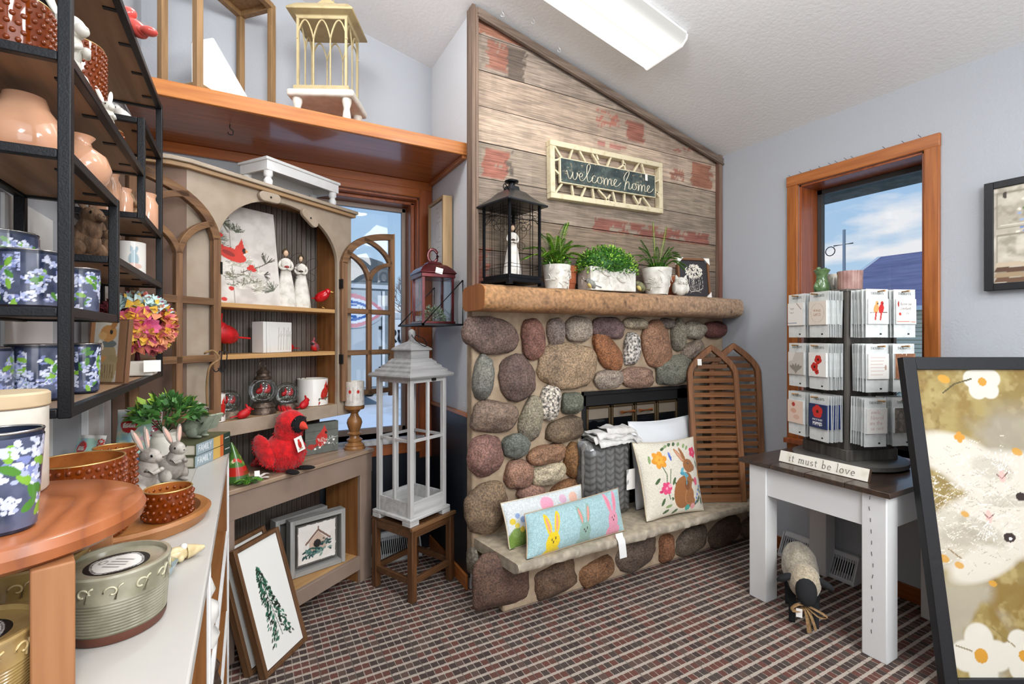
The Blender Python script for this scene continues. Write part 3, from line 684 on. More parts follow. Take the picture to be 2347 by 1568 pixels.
# raised base stones (set in the front and the left end)
yb = 1.965
for a in [(350,1190,225,225,4,'#624a3e',.5),(785,1185,172,130,-10,'#6c5442',.45),(1125,1112,136,100,-12,'#845f42',.45),(1450,965,165,135,-8,'#66564a',.8),
          (1690,925,60,122,0,'#885c40',.4),(1895,865,136,112,-8,'#6e6052',.8),(2170,785,132,108,-10,'#5c4a3c',.7),(2420,720,120,90,-10,'#6c5a4a',.7),(2680,640,120,85,-10,'#705e50',.7)]:
    stone(*a[:6], zm=4, y=yb, e=a[6], thick=.05)
stone(105, 1040, 40, 105, 0, '#7d7668', y=2.14, zm=4, thick=.05)
# hearth slab: rough split front edge
sb = MB(); x0, x1, yf, yk, zt, zb = .985, XR-.003, 1.835, 2.20, .295, .243
nX = 110; P = []
for i in range(nX+1):
    X = x0 + (x1-x0)*i/nX; row = []
    jit = .012*mnoise.noise(Vector((X*6, 0, 0))) + .006*mnoise.noise(Vector((X*30, 3, 0)))
    lf = .02*(1-i/nX) if i < 3 else 0
    prof = [(yk, zb), (yf+.03+jit, zb), (yf+.004+jit+.008*mnoise.noise(Vector((X*25, 1, 0))), zb+.014), (yf+jit+.008*mnoise.noise(Vector((X*25, 2, 0))), zb+.032), (yf+jit*.6+.006, zt-.003), (yf+.02+jit*.5, zt)]
    prof += [(yf+.02+(yk-yf-.02)*q/5, zt+.002*mnoise.noise(Vector((X*9, q, 5)))) for q in range(1, 6)]
    for q, (y, z) in enumerate(prof):
        Xs = X + (.05*(1-(yk-y)/(yk-yf))*0 + .055*((yk-y)/(yk-yf)) if i == 0 else (.055*((yk-y)/(yk-yf))*max(0, 1-i/12)))
        t = .5+.5*mnoise.noise(Vector((X*14, y*14, z*30))); t2 = .5+.5*mnoise.noise(Vector((X*50, y*40, z*90)))
        edge = 1 <= q <= 4
        c = lin('#a89c8a') if not edge else lin('#b0a596'); f = (.85+.3*t) if not edge else (.62+.3*t+.5*t2*t2)
        sb.cur = (c[0]*f, c[1]*f, c[2]*f*(.96), 1); row.append(sb.V((Xs, y, z)))
    P.append(row)
for i in range(nX):
    for j in range(len(P[0])-1): sb.F((P[i][j], P[i][j+1], P[i+1][j+1], P[i+1][j]))
sb.F(P[0]); sb.F(P[-1][::-1])
sb.build('hearth_slab', painted('split_limestone', .85, bump=.5, bscale=40, speck=.35, sscale=30), fp, smooth=50)
# firebox with folding glass doors
M_fb = mat('soot_black', '#0c0c0d', .7); M_brass = mat('aged_bronze_frame', '#5b4a34', .35, metal=.7); M_dglass = mat('smoked_glass', '#0b0d10', .08, spec=.6)
b = MB(); b.box2((FX0, 2.50, .29), (FX1, 2.52, FZ)); b.box2((FX0, 2.2, .29), (FX0+.02, 2.5, FZ)); b.box2((FX1-.02, 2.2, .29), (FX1, 2.5, FZ)); b.box2((FX0, 2.2, FZ-.02), (FX1, 2.5, FZ+.0))
b.box2((FX0, 2.215, FZ-.085), (FX1, 2.235, FZ-.012)); b.box2((FX0, 2.215, .29), (FX0+.045, 2.235, FZ)); b.box2((FX1-.12, 2.215, .29), (FX1, 2.235, FZ)); b.box2((FX0, 2.215, .29), (FX1, 2.235, .33))
b.build('firebox', M_fb, fp)
dx0, dx1 = FX0+.045, FX1-.12; dw = (dx1-dx0)/4
for k in range(4):
    a, e = dx0+dw*k+.003, dx0+dw*(k+1)-.003; zt_, zb_ = FZ-.09, .335; y0 = 2.222
    b = MB(); b.box2((a, y0-.012, zb_), (a+.014, y0+.01, zt_)); b.box2((e-.014, y0-.012, zb_), (e, y0+.01, zt_)); b.box2((a, y0-.012, zb_), (e, y0+.01, zb_+.014)); b.box2((a, y0-.012, zt_-.014), (e, y0+.01, zt_))
    d = b.build('glass_door', M_brass, fp, bevel=.002)
    MB().box2((a+.012, y0, zb_+.01), (e-.012, y0+.004, zt_-.01)).build('pane', M_dglass, d)
    MB().box2((a+.014, y0-.004, zt_-.075), (e-.014, y0+.001, zt_-.016)).build('reflection_strip', mat('painted_reflection', '#8d8172', .4, metal=.5), d)  # beige strip paints in the reflection across the upper glass
    if k in (1, 2):
        hx = (a+e)/2 + (.02 if k == 1 else -.02)
        hb = MB(); hb.tube([(hx-.05, y0-.03, zt_-.045), (hx+.05, y0-.03, zt_-.045)], .010, 10)
        hb.build('handle', wood('handle_oak', '#a8663a', '#84481f', 'x', 60), d, smooth=60)
# ================================================================ mantel log
mt = MB(); x0, x1 = .945, 2.835; n = 120; NP = 30; P = []
for i in range(n+1):
    t = i/n; X = x0+(x1-x0)*t; row = []; rnd = min(1, (1-t)*14)
    zc0, zc1 = 1.424, 1.546; y0, y1 = 1.985, 2.235
    for j in range(NP):
        a = 2*math.pi*j/NP; ca, sa = math.cos(a), math.sin(a); e = .42 if sa > 0 and ca < 0 else .42
        sg = lambda q: math.copysign(abs(q)**.42, q)
        hy, hz = (y1-y0)/2, (zc1-zc0)/2
        y = (y0+y1)/2 + hy*sg(ca); z = (zc0+zc1)/2 + hz*sg(sa)
        if ca < 0:
            dn = .016*mnoise.noise(Vector((X*3.3, a*.8, 1))) + .007*mnoise.noise(Vector((X*13, a*2, 4))) + .0028*mnoise.noise(Vector((X*60, a*5, 4)))
            y += dn*abs(ca) - .006*math.sin(t*3); z += dn*sa*.5
            if t > .97: y += (1-rnd)*.05
        g = .5+.5*mnoise.noise(Vector((X*9, a*3.4, 0))); g2 = .5+.5*mnoise.noise(Vector((X*34, a*16, 3))); g3 = .5+.5*mnoise.noise(Vector((X*3, a*2, 9)))
        A, B_, C_, D_ = map(Vector, (lin('#a5805c'), lin('#8a6a50'), lin('#c08a4e'), lin('#4c382c')))
        c = A.lerp(B_, g); c = c.lerp(C_, max(0, min(1, (.62-t*1.1)))*g3*1.1); c = c.lerp(Vector(lin('#a89480')), max(0, min(1, (t-.45)*1.6))*.7)
        if g2 > .66: c = c.lerp(D_, min(1, (g2-.66)*5))
        mt.cur = (*c, 1); row.append(mt.V((X, y, z)))
    P.append(row)
for i in range(n):
    for j in range(NP): mt.F((P[i][j], P[i+1][j], P[i+1][(j+1) % NP], P[i][(j+1) % NP]))
mt.F(P[-1][::-1])
mant = thing('mantel_log', 'rough hewn log mantel shelf on top of the stone chimney breast', 'mantel', (0, 0, 0))
mt.build('log', painted('hewn_log', .8, bump=.9, bscale=55, speck=.5, sscale=60), mant, smooth=50)
e = MB(); e.prism([(Vector(mt.v[q])).yz.to_tuple() for q in P[0]], (x0-.002, 0, 0), (0, 1, 0), (0, 0, 1), (.006, 0, 0))
e.build('sawn_end', wood('sawn_log_end', '#b0713a', '#93582a', 'z', 26, .6, .3), mant, label='smooth orange sawn end of the log')
# ================================================================ fluorescent fixture on the sloping ceiling
fx = thing('ceiling_light', 'long wraparound fluorescent ceiling light above the fireplace corner', 'ceiling light', (1.25, 1.755, cz(1.25)), 0, ry=math.atan(SL))
M_lens = mat('lit_prismatic_lens', '#3c3c3c', .7, emit='#fffdf6', estr=1.0)
def lens_light():
    n, l = M_lens.node_tree.nodes, M_lens.node_tree.links; b_ = n['Principled BSDF']
    tc = n.new('ShaderNodeTexCoord'); s = n.new('ShaderNodeSeparateXYZ'); l.new(tc.outputs['Object'], s.inputs[0])
    # two tubes behind the diffuser
    def tube_(y0):
        a = n.new('ShaderNodeMath'); a.operation = 'SUBTRACT'; a.inputs[1].default_value = y0; l.new(s.outputs['Y'], a.inputs[0])
        q = n.new('ShaderNodeMath'); q.operation = 'MULTIPLY'; l.new(a.outputs[0], q.inputs[0]); l.new(a.outputs[0], q.inputs[1])
        k = n.new('ShaderNodeMath'); k.operation = 'MULTIPLY'; k.inputs[1].default_value = -900; l.new(q.outputs[0], k.inputs[0])
        e_ = n.new('ShaderNodeMath'); e_.operation = 'EXPONENT'; l.new(k.outputs[0], e_.inputs[0]); return e_
    t1, t2 = tube_(-.062), tube_(.062); ad = n.new('ShaderNodeMath'); ad.operation = 'ADD'; l.new(t1.outputs[0], ad.inputs[0]); l.new(t2.outputs[0], ad.inputs[1])
    m_ = n.new('ShaderNodeMath'); m_.operation = 'MULTIPLY_ADD'; m_.inputs[1].default_value = 3.2; m_.inputs[2].default_value = .36; l.new(ad.outputs[0], m_.inputs[0])
    l.new(m_.outputs[0], b_.inputs['Emission Strength'])
lens_light()
hl, hw = .62, .135
b = MB(); b.box2((-hl, -hw, -.03), (hl, hw, 0)); b.build('housing', M_white, fx, bevel=.004)
b = MB(); prof = [(-hw-.004, -.02), (-hw-.004, -.045), (-hw+.02, -.072), (hw-.02, -.072), (hw+.004, -.045), (hw+.004, -.02)]
b.prism(prof, (-hl+.008, 0, 0), (0, 1, 0), (0, 0, 1), (2*hl-.016, 0, 0)); b.build('diffuser', M_lens, fx, smooth=30)
for sx in (-1, 1):
  b = MB(); b.prism([(p[0]*1.02, p[1]*1.03) for p in prof], (sx*(hl-.004)-.004, 0, 0), (0, 1, 0), (0, 0, 1), (.008, 0, 0)); b.build('end_cap', mat('translucent_end_cap', '#eceae4', .4, emit='#ffffff', estr=.25), fx)
# cup hooks under the ceiling
M_hook = mat('white_cup_hook', '#c9c9c9', .35, metal=.3)
for (u, v, w_) in ((1151, 22, 'nearest the picture top'), (1221, 38, 'second from the top of the slope'), (1281, 104, 'lowest of the three')):
    r = ray(u, v); t = (2.54+2.855*SL-CAMH)/(r.z+SL*r.x); p = Vector((r.x*t, r.y*t, CAMH+r.z*t))
    h = MB(); h.tube(catmull([p, p+Vector((0, 0, -.012)), p+Vector((.009, 0, -.02)), p+Vector((.008, 0, -.034)), p+Vector((-.006, 0, -.034)), p+Vector((-.008, 0, -.026))], 5), .0016, 6)
    h.build('cup_hook', M_hook, label='small white ceiling hook beside the long light, ' + w_, cat='hook', group='ceiling hooks beside the light')
# ================================================================ builders shared by many small things
def quad_map(BL, BR, TR, TL, w, h, bulge=0.0, off=0.0, pinch=0.0, power=.5, sign=1):
    BL, BR, TR, TL = map(Vector, (BL, BR, TR, TL)); nrm = (BR-BL).cross(TL-BL).normalized()*sign
    def fn(X, Y):
        s, t = X/w, Y/h
        if pinch:
            cx, cy = 2*s-1, 2*t-1
            s = .5+.5*cx*(1-pinch*(1-cy**2)*np.abs(cx)); t = .5+.5*cy*(1-pinch*(1-cx**2)*np.abs(cy))
        c = [(1-s)*(1-t)*BL[k]+s*(1-t)*BR[k]+s*t*TR[k]+(1-s)*t*TL[k] for k in range(3)]
        u_, v_ = np.clip(4*(X/w)*(1-X/w), 0, 1), np.clip(4*(Y/h)*(1-Y/h), 0, 1)
        bb = bulge*(u_*v_)**power + off
        return c[0]+nrm.x*bb, c[1]+nrm.y*bb, c[2]+nrm.z*bb
    return fn
def flat_fn(w, h, x0=0.0, y=0.0, z0=0.0):                # a picture plane facing -Y in local space
    return lambda X, Y: (X + x0, 0*X + y, Y + z0)
def cyl_fn(w, r0, r1, z0, h, R=None, th0=-math.pi/2):    # wrap a canvas round a tapering cup (outside seen)
    return lambda X, Y: ((r0+(r1-r0)*Y/h)*np.cos(th0+2*math.pi*X/w), (r0+(r1-r0)*Y/h)*np.sin(th0+2*math.pi*X/w), z0+Y)
M_cloth = painted('woven_cloth', .9, bump=.5, bscale=260, sheen=.2)
M_hook_wool = painted('hooked_wool', .95, bump=1.0, bscale=170, speck=.25, sscale=260, sheen=.2)
M_print = painted('matte_print', .55)
M_gloss = painted('glazed_print', .15, coat=.4)
M_card = painted('printed_card', .5)
M_cream = mat('cream_ceramic', '#e2ddd2', .45, col2='#cfc8ba', nscale=25, bump=.08, bscale=90)
M_plaster = mat('chalky_white_resin', '#dcd8cf', .75, col2='#b5aea2', nscale=30, lo=.45, hi=.75, bump=.3, bscale=90)
M_terra = mat('terracotta', '#a35a36', .8, col2='#8c4a2c', nscale=9, bump=.2)
M_red = mat('cardinal_red', '#c4161c', .5, col2='#9a0f14', nscale=30, bump=.2, bscale=150)
M_redgl = mat('glossy_red', '#c8141c', .15, coat=.5, col2='#9c1016', nscale=14)
M_orange = mat('orange_beak', '#d9662a', .5)
M_ink = mat('black_ink', '#121212', .6)
M_skin = mat('figurine_skin', '#d2b294', .6)
M_brown = mat('dark_brown_paint', '#3c2a22', .6)
M_metal = mat('bare_wire', '#3a3836', .35, metal=.8)
M_brasspin = mat('brass', '#b08a4a', .3, metal=.9)
M_paper = mat('paper_tag', '#eeebe4', .7)
M_gdark = mat('leaf_green_dark', '#3c6e28', .6, col2='#285220', nscale=30)
M_gmid = mat('leaf_green', '#66a030', .55, col2='#458226', nscale=30)
M_glite = mat('leaf_green_light', '#a8cc50', .55, col2='#84b438', nscale=30)
M_graywood = wood('grey_washed_wood', '#a8a7a4', '#84837f', 'x', 50, .7, .4)
M_graywoodz = wood('grey_washed_wood_upright', '#a8a7a4', '#84837f', 'z', 50, .7, .4)
M_darkwood = wood('walnut_stain', '#6a4528', '#46301c', 'x', 60, .5, .3)
M_darkwoodz = wood('walnut_stain_upright', '#6a4528', '#452a16', 'z', 60, .5, .3)
M_pine = wood('pale_pine', '#c39a66', '#a87c4a', 'x', 45, .55, .2)
M_pinez = wood('amber_pine_upright', '#9c6a3c', '#7c4e28', 'z', 40, .55, .2)
M_rope = wood('jute_rope', '#a5835a', '#7e6040', 'z', 200, .95, .9)
def bird(name, label, cat, loc, rz, L, body=None, belly=None, beak=None, crest=True, mask=True, tail=1.0, up=.35, legs=0.0, group=None, eye=True, wing=None, rx=0):
    """L = body length; faces +X in local space"""
    t = thing(name, label, cat, loc, rz, group); t.rotation_euler = (rx, 0, rz); body = body or M_red; h0 = legs*L
    b = MB(); R = Ry(-up)
    b.ell((0, 0, h0+.27*L), (.40*L, .23*L, .25*L), R, 16, 10)
    b.ell((.27*L, 0, h0+.50*L), (.17*L, .155*L, .165*L), None, 14, 9)
    b.ell((.15*L, 0, h0+.39*L), (.22*L, .175*L, .2*L), Ry(-.9), 14, 9)
    if crest: b.lathe([(.10*L, 0), (.065*L, .10*L), (.004, .26*L)], 8, (.22*L, 0, h0+.58*L), R=Ry(-.45))
    b.bar((-.28*L, 0, h0+.20*L), (-(.32+.48*tail)*L, 0, h0+(.20-.24*tail*math.sin(up))*L+.02*L), .12*L, .045*L)
    b.build('body', body, t, smooth=60)
    if wing:
        w = MB(); w.ell((-.04*L, .19*L, h0+.30*L), (.30*L, .06*L, .14*L), R, 12, 8); w.build('wing', wing, t)
        w = MB(); w.ell((-.04*L, -.19*L, h0+.30*L), (.30*L, .06*L, .14*L), R, 12, 8); w.build('wing', wing, t)
    if belly: k = MB(); k.ell((.10*L, 0, h0+.22*L), (.27*L, .19*L, .20*L), R, 14, 9); k.build('breast', belly, t)
    if mask: k = MB(); k.ell((.36*L, 0, h0+.485*L), (.09*L, .115*L, .10*L), None, 10, 7); k.build('face_mask', M_ink, t)
    k = MB(); k.lathe([(.055*L, 0), (.04*L, .06*L), (.003, .15*L)], 8, (.40*L, 0, h0+.49*L), R=Ry(math.pi/2+.1)); k.build('beak', beak or M_orange, t)
    if legs:
        for s in (-1, 1): k = MB(); k.tube([(0.02*L, s*.08*L, h0+.1*L), (0.02*L, s*.08*L, 0.01), (.10*L, s*.09*L, .004)], .012*L+.0006, 6); k.build('leg', M_brasspin, t)
    return t
def angel(label, loc, rz, H, hair=None, group=None, wings=True, cat='figurine', hold=None):
    t = thing('angel_figurine', label, cat, loc, rz, group); h = H
    b = MB(); n = 28; prof = [(.17, 0), (.165, .02), (.15, .2), (.12, .4), (.085, .58), (.07, .66), (.085, .74), (.075, .79), (.03, .815)]
    rings = []
    for (r, z) in prof:
        rings.append([b.V(((r*(1+.05*math.sin(7*2*math.pi*j/n)*(1-z)))*h*math.cos(2*math.pi*j/n), r*(1+.05*math.sin(7*2*math.pi*j/n)*(1-z))*h*.8*math.sin(2*math.pi*j/n), z*h)) for j in range(n)])
    for k in range(len(rings)-1):
        for j in range(n): b.F((rings[k][j], rings[k][(j+1) % n], rings[k+1][(j+1) % n], rings[k+1][j]))
    b.F(rings[0][::-1]); b.F(rings[-1])
    b.build('dress', M_plaster, t, smooth=60)
    for s in (-1, 1):
        a = MB(); a.tube(catmull([(s*.075*h, 0, .77*h), (s*.10*h, -.03*h, .68*h), (s*.06*h, -.08*h, .62*h), (0, -.09*h, .645*h)], 4), .022*h, 8); a.build('sleeve', M_plaster, t, smooth=60)
    k = MB(); k.ell((0, -.095*h, .655*h), (.04*h, .022*h, .026*h)); k.build('held_bundle', hold or M_brown, t)
    k = MB(); k.tube([(0, 0, .80*h), (0, -.004*h, .85*h)], .018*h, 8); k.ell((0, -.004*h, .90*h), (.042*h, .044*h, .056*h), None, 14, 10); k.ell((0, -.047*h, .895*h), (.006*h, .008*h, .010*h), None, 6, 4); k.build('head', M_skin, t)
    k = MB(); k.ell((0, .010*h, .915*h), (.055*h, .050*h, .056*h), None, 14, 8); k.ell((0, .03*h, .96*h), (.03*h, .03*h, .026*h), None, 10, 6); k.build('hair', hair or M_brown, t)
    if wings:
        for s in (-1, 1):
            w = MB()
            w.tube(catmull([(s*.02*h, .05*h, .72*h), (s*.14*h, .06*h, .90*h), (s*.26*h, .06*h, .92*h), (s*.27*h, .06*h, .80*h), (s*.16*h, .06*h, .70*h), (s*.02*h, .05*h, .70*h)], 5), .0011, 5)
            w.tube(catmull([(s*.02*h, .05*h, .70*h), (s*.15*h, .06*h, .66*h), (s*.24*h, .06*h, .60*h), (s*.20*h, .06*h, .50*h), (s*.10*h, .06*h, .56*h), (s*.02*h, .05*h, .68*h)], 5), .0011, 5)
            w.build('wire_wing', M_metal, t)
    return t
def foliage_dome(bm, c, rx, ry, rz, n, L, w, seed=1, mats=(0, 1, 2), shell=.55, down=0.0):
    rs = random.Random(seed); c = Vector(c)
    for _ in range(n):
        th = rs.uniform(0, 2*math.pi); z = rs.uniform(-.15, 1); q = math.sqrt(max(0, 1-z*z)); k = rs.uniform(shell, 1)**.5
        d = Vector((q*math.cos(th), q*math.sin(th), z)); p = c + Vector((d.x*rx, d.y*ry, d.z*rz))*k
        v = (d + Vector((rs.uniform(-1, 1), rs.uniform(-1, 1), rs.uniform(-.6, 1)))*.8 - Vector((0, 0, down)))
        m = mats[2] if k > .93 and rs.random() < .55 else (mats[1] if rs.random() < .6 else mats[0])
        bm.leaf(p, v, (rs.uniform(-1, 1), rs.uniform(-1, 1), 1), L*rs.uniform(.7, 1.2), w*rs.uniform(.7, 1.2), m)
def frond(bm, base, tip, sag, L, w, n=16, m=0, seed=0):
    rs = random.Random(seed); a, t = Vector(base), Vector(tip); mid = (a+t)/2 + Vector((0, 0, sag)); pts = catmull([a, mid, t], n)
    bm.tube(pts, .0012, 4, m=m)
    N = len(pts)
    for k in range(2, N):
        d = (pts[min(k+1, N-1)]-pts[k-1]).normalized(); side = d.cross(Vector((0, 0, 1)))
        if side.length < .15: side = d.cross(Vector((0, 1, 0)))
        side.normalize(); f = math.sin(math.pi*min(1, (k/N)*.85+.12))*.9+.1
        for s in (-1, 1):
            dd = side*s + d*.35 + Vector((0, 0, rs.uniform(-.15, .1)))
            bm.leaf(pts[k], dd, (0, 0, 1), L*f, w, m, bend=.1)
def price_tag(p, w, h, rz, lab=None, parent=None, rx=0.0, name='price_tag', mats=None):
    b = MB(); b.box((0, 0, 0), (w, .0008, h)); return b.build(name, mats or M_paper, parent, loc=p, rot=(rx, 0, rz), label=lab)
def picture(name, label, cat, w, h, fw, fd, mframe, cv=None, mart=None, loc=(0, 0, 0), rot=(0, 0, 0), group=None, recess=.008, miter=True, backm=None, fn=None):
    """local: x right, z up, front faces -Y, origin bottom centre"""
    t = thing(name, label, cat, loc, 0, group); t.rotation_euler = rot
    b = MB()
    b.box2((-w/2, 0, 0), (-w/2+fw, fd, h)); b.box2((w/2-fw, 0, 0), (w/2, fd, h)); b.box2((-w/2+fw, 0, 0), (w/2-fw, fd, fw)); b.box2((-w/2+fw, 0, h-fw), (w/2-fw, fd, h))
    b.build('frame', mframe, t, bevel=min(.002, fw*.1))
    MB().box2((-w/2+fw*.5, fd-.004, fw*.5), (w/2-fw*.5, fd-.001, h-fw*.5)).build('backing', backm or M_paper, t)
    if cv is not None: cv.mesh('artwork', flat_fn(cv.w, cv.h, -cv.w/2, recess, (h-cv.h)/2), mart or M_print, t)
    return t
# ================================================================ on the hearth
# cable-knit blanket in a clear bag
bk = thing('knit_blanket', 'folded grey cable-knit blanket in a clear bag on the hearth before the glass doors', 'blanket', (1.755, 2.135, .296), math.radians(0))
W_, H_, D_ = .345, .43, .105
cv = Canvas(W_, H_, .0032, '#8b8883')
def knit(X, Y):
    cols = 5; cw = W_/cols; q = (X % cw)/cw*2-1; ph = (Y/.036 + .55*(1-np.abs(q)))*math.pi
    st = np.abs(np.sin(ph))**.7; col = np.clip(1-np.abs(q)**5, 0, 1); mid = .55+.45*np.clip(np.abs(q)/.12, 0, 1)
    return st*col*mid
hg = knit(cv.X, cv.Y); f_ = (.35+.75*hg)[..., None]; cv.a = cv.a*f_
def kfn(X, Y):
    e = np.minimum(np.minimum(X, W_-X)/.05, 1)**.5; e2 = np.minimum(np.minimum(Y+.01, H_-Y+.001)/.05, 1)**.5; k = np.clip(e, 0, 1)*np.clip(e2, 0, 1)
    return X-W_/2, -D_*k*(.62+.05*np.sin(X*20)) - knit(X, Y)*.010*k, Y
cv.mesh('knit_front', kfn, painted('knit_wool', .95, bump=.4, bscale=300, sheen=.3), bk)
b = MB(); b.box2((-W_/2+.004, -.045, .002), (W_/2-.002, .03, H_-.01)); b.build('folded_body', mat('grey_wool', '#7f7c78', .95, col2='#6a6762', nscale=60, bump=.5, bscale=120), bk, bevel=.02, seg=3)
M_bag = glassmat('clear_plastic', '#f6f8fa', .9, .12)
b = MB()
P = []
for i in range(13):
    row = []
    for j in range(15):
        x = -W_/2-.006+(W_+.012)*i/12; z = .002+(H_+.012)*j/14; e = min(1, min(i, 12-i)/2.0)**.6*min(1, min(j+.5, 14-j)/2)**.6
        row.append((x, -.010-.072*e - .004*random.random(), z))
    P.append(row)
b.grid(P); b.build('plastic_bag', M_bag, bk, smooth=180)
b = MB(); b.box((.135, -.083, .20), (.062, .001, .115)); b.build('paper_label', M_paper, bk, label='white paper label')
# folded white cloth on the blanket
fc = thing('folded_cloth', 'crumpled off-white folded cloth lying on the wrapped grey blanket', 'cloth', (1.80, 2.10, .732))
M_linen = mat('white_linen', '#dcdad6', .9, col2='#c6c3be', nscale=20, bump=.5, bscale=60, sheen=.2)
for k, (w_, d_, z_, dx, a_) in enumerate(((.33, .15, .006, .01, .05), (.29, .14, .024, -.02, -.06), (.25, .13, .042, -.03, .04), (.20, .12, .058, .03, -.1))):
    P = []
    for i in range(25):
        row = []; x = -w_/2+w_*i/24
        for j in range(15):
            y = -d_/2+d_*j/14; z = z_+.012*mnoise.noise(Vector((x*16, y*16, k*7)))+.006*mnoise.noise(Vector((x*45, y*20, k*3)))
            if j < 2: z -= .012*(2-j)
            if i > 21: z -= .009*(i-21)
            row.append((x+dx, y, z))
        P.append(row)
    b = MB(); b.grid(P); Q = [[Vector(p)+Vector((0, 0, -.006)) for p in r_] for r_ in P]; b.grid(Q)
    o = b.build('cloth_fold', M_linen, fc, smooth=180, rz=a_)
def pillow(name, label, BL, BR, TR, TL, cv, th, back, front_mat=None, group=None, tagc=None, pinch=.06, cat='pillow'):
    t = thing(name, label, cat, (Vector(BL)+Vector(BR))/2, 0, group); o = Vector(t.location)
    c4 = [Vector(p)-o for p in (BL, BR, TR, TL)]
    cv.mesh('front_panel', quad_map(*c4, cv.w, cv.h, bulge=th/2, pinch=pinch), front_mat or M_hook_wool, t)
    cb_ = Canvas(cv.w, cv.h, max(cv.w, cv.h)/40, back); cb_.mesh('back_panel', quad_map(*c4, cv.w, cv.h, bulge=-th/2, pinch=pinch), M_cloth, t)
    # welted seam
    f = quad_map(*c4, 1, 1, 0, pinch=pinch); pts = []
    for (x, y) in [(k/12, 0) for k in range(12)]+[(1, k/12) for k in range(12)]+[(1-k/12, 1) for k in range(12)]+[(0, 1-k/12) for k in range(12)]:
        q = f(np.array([[x]]), np.array([[y]])); pts.append((float(q[0][0][0]), float(q[1][0][0]), float(q[2][0][0])))
    s = MB(); s.tube(pts, .0035, 6, closed=True); s.build('seam_piping', mat('piping_'+back.strip('#'), back, .9), t, smooth=180)
    return t
# blue lumbar pillow with three bunnies
cv = Canvas(.64, .20, .003, '#9fc0c4'); cv.a *= (.8+.4*cv.noise(.006, 3, 2))[..., None]
def peep(cx, cy, s, body, inner, rot=0, face=True):
    for sx, a in ((-1, 14), (1, -12)):
        cv.ell(cx+sx*.028*s, cy+.085*s, .017*s, .058*s, body, a*1.0); cv.ell(cx+sx*.028*s, cy+.085*s, .008*s, .042*s, inner, a)
    cv.ell(cx, cy, .042*s, .046*s, body); cv.ell(cx, cy-.05*s, .055*s, .03*s, body)
    if face:
        for dx, dy in ((-.008, .012), (.014, .016), (.002, .0)): cv.ell(cx+dx*s, cy+dy*s, .0035, .006, '#3a3024')
peep(.135, .040, .95, '#e0c21e', '#dd9a7a'); peep(.335, .045, .9, '#8aa89c', '#d88f84'); peep(.545, .062, .95, '#dd93a8', '#dd8296')
pillow('lumbar_pillow', 'pale blue lumbar pillow with yellow, grey and pink bunnies at the front of the hearth', (1.095, 1.862, .296), (1.70, 1.895, .300), (1.725, 1.972, .492), (1.14, 1.955, .463), cv, .115, '#b39c80', pinch=.03)
lt = MB(); P = [[(1.60+.045*i/3+.006*j/7, 1.846-.014*math.sin(j/7*1.5)-(.012 if j > 1 else 0), .318-.115*j/7) for i in range(4)] for j in range(8)]
lt.grid(P); lo = [[Vector(p)+Vector((0, .0008, 0)) for p in r_] for r_ in P]; lt.grid(lo)
o = lt.build('care_label', mat('white_satin_label', '#e4e3e0', .5), smooth=60)
pl = [x for x in COL.objects if x.name == 'lumbar_pillow'][0]; o.parent = pl; o.location = -pl.location; o['label'] = 'white cloth care label hanging over the hearth edge'
# white lumbar pillow behind it
cv = Canvas(.50, .20, .003, '#d3d9da'); cv.a *= (.85+.3*cv.noise(.006, 5, 2))[..., None]
for x, y, r_, c in ((.24, .15, .036, '#e7a0b8'), (.345, .155, .022, '#d8b0c8'), (.42, .15, .028, '#e6b8a4'), (.05, .03, .05, '#6d8a38'), (.03, .11, .014, '#d9c040'), (.05, .09, .012, '#e0cc50'), (.075, .07, .012, '#d9c040'), (.06, .13, .012, '#8fa6cf'), (.04, .06, .02, '#7f9a50'), (.085, .11, .014, '#8fa6cf')): cv.ell(x, y, r_, r_*.9, c, soft=.4)
pillow('lumbar_pillow', 'white lumbar pillow with pink and yellow flowers behind the blue bunny pillow', (1.075, 1.985, .297), (1.555, 2.03, .297), (1.565, 2.085, .505), (1.075, 2.075, .488), cv, .09, '#c9b9a0', pinch=.03)
# big square pillow with a brown bunny and flowers
cv = Canvas(.46, .44, .0026, '#ddd6c6'); cv.a *= (.9+.2*cv.noise(.005, 8, 2))[..., None]
def fl(x, y, r, n, c, c2, rot=0, rw=.5): cv.petals(x, y, r, n, c, rw, rot, c2)
G1, G2 = '#47603a', '#8aa06c'
cv.line([(.13, .30), (.155, .24), (.14, .17), (.16, .10)], .006, G1); cv.line([(.19, .27), (.175, .22), (.165, .17)], .005, G1)
fl(.125, .33, .052, 6, '#e2982c', '#cf7a1c', 10, .6); fl(.125, .33, .030, 5, '#e9aa3c', '#d98a22', 30, .6)
cv.ell(.205, .345, .008, .028, '#4a62b8', 5); cv.ell(.205, .36, .006, .012, '#6a80cc')
for (x, y) in ((.17, .395), (.2, .41), (.235, .42), (.27, .42), (.305, .415), (.34, .40), (.36, .385)): cv.ell(x, y, .018, .008, G1 if int(x*100) % 2 else G2, 20+x*60)
fl(.405, .35, .034, 5, '#d8305c', '#e87898', 60, .75); cv.line([(.41, .32), (.43, .27), (.44, .2)], .004, G1)
fl(.14, .165, .036, 6, '#df4878', '#f0a0b8', 0, .7); cv.ell(.10, .15, .014, .008, '#c83468'); cv.ell(.165, .178, .014, .01, '#f0a8bc')
for x, y, a in ((.085, .21, 40), (.11, .09, 60), (.15, .06, 10), (.06, .335, 80), (.2, .20, 60), (.215, .17, 110), (.185, .09, 120), (.13, .03, 20), (.2, .02, 30), (.37, .05, 40), (.4, .07, 60), (.43, .06, 100), (.42, .12, 120)): cv.ell(x, y, .024, .009, G1 if (int(x*1000) % 3) else G2, a)
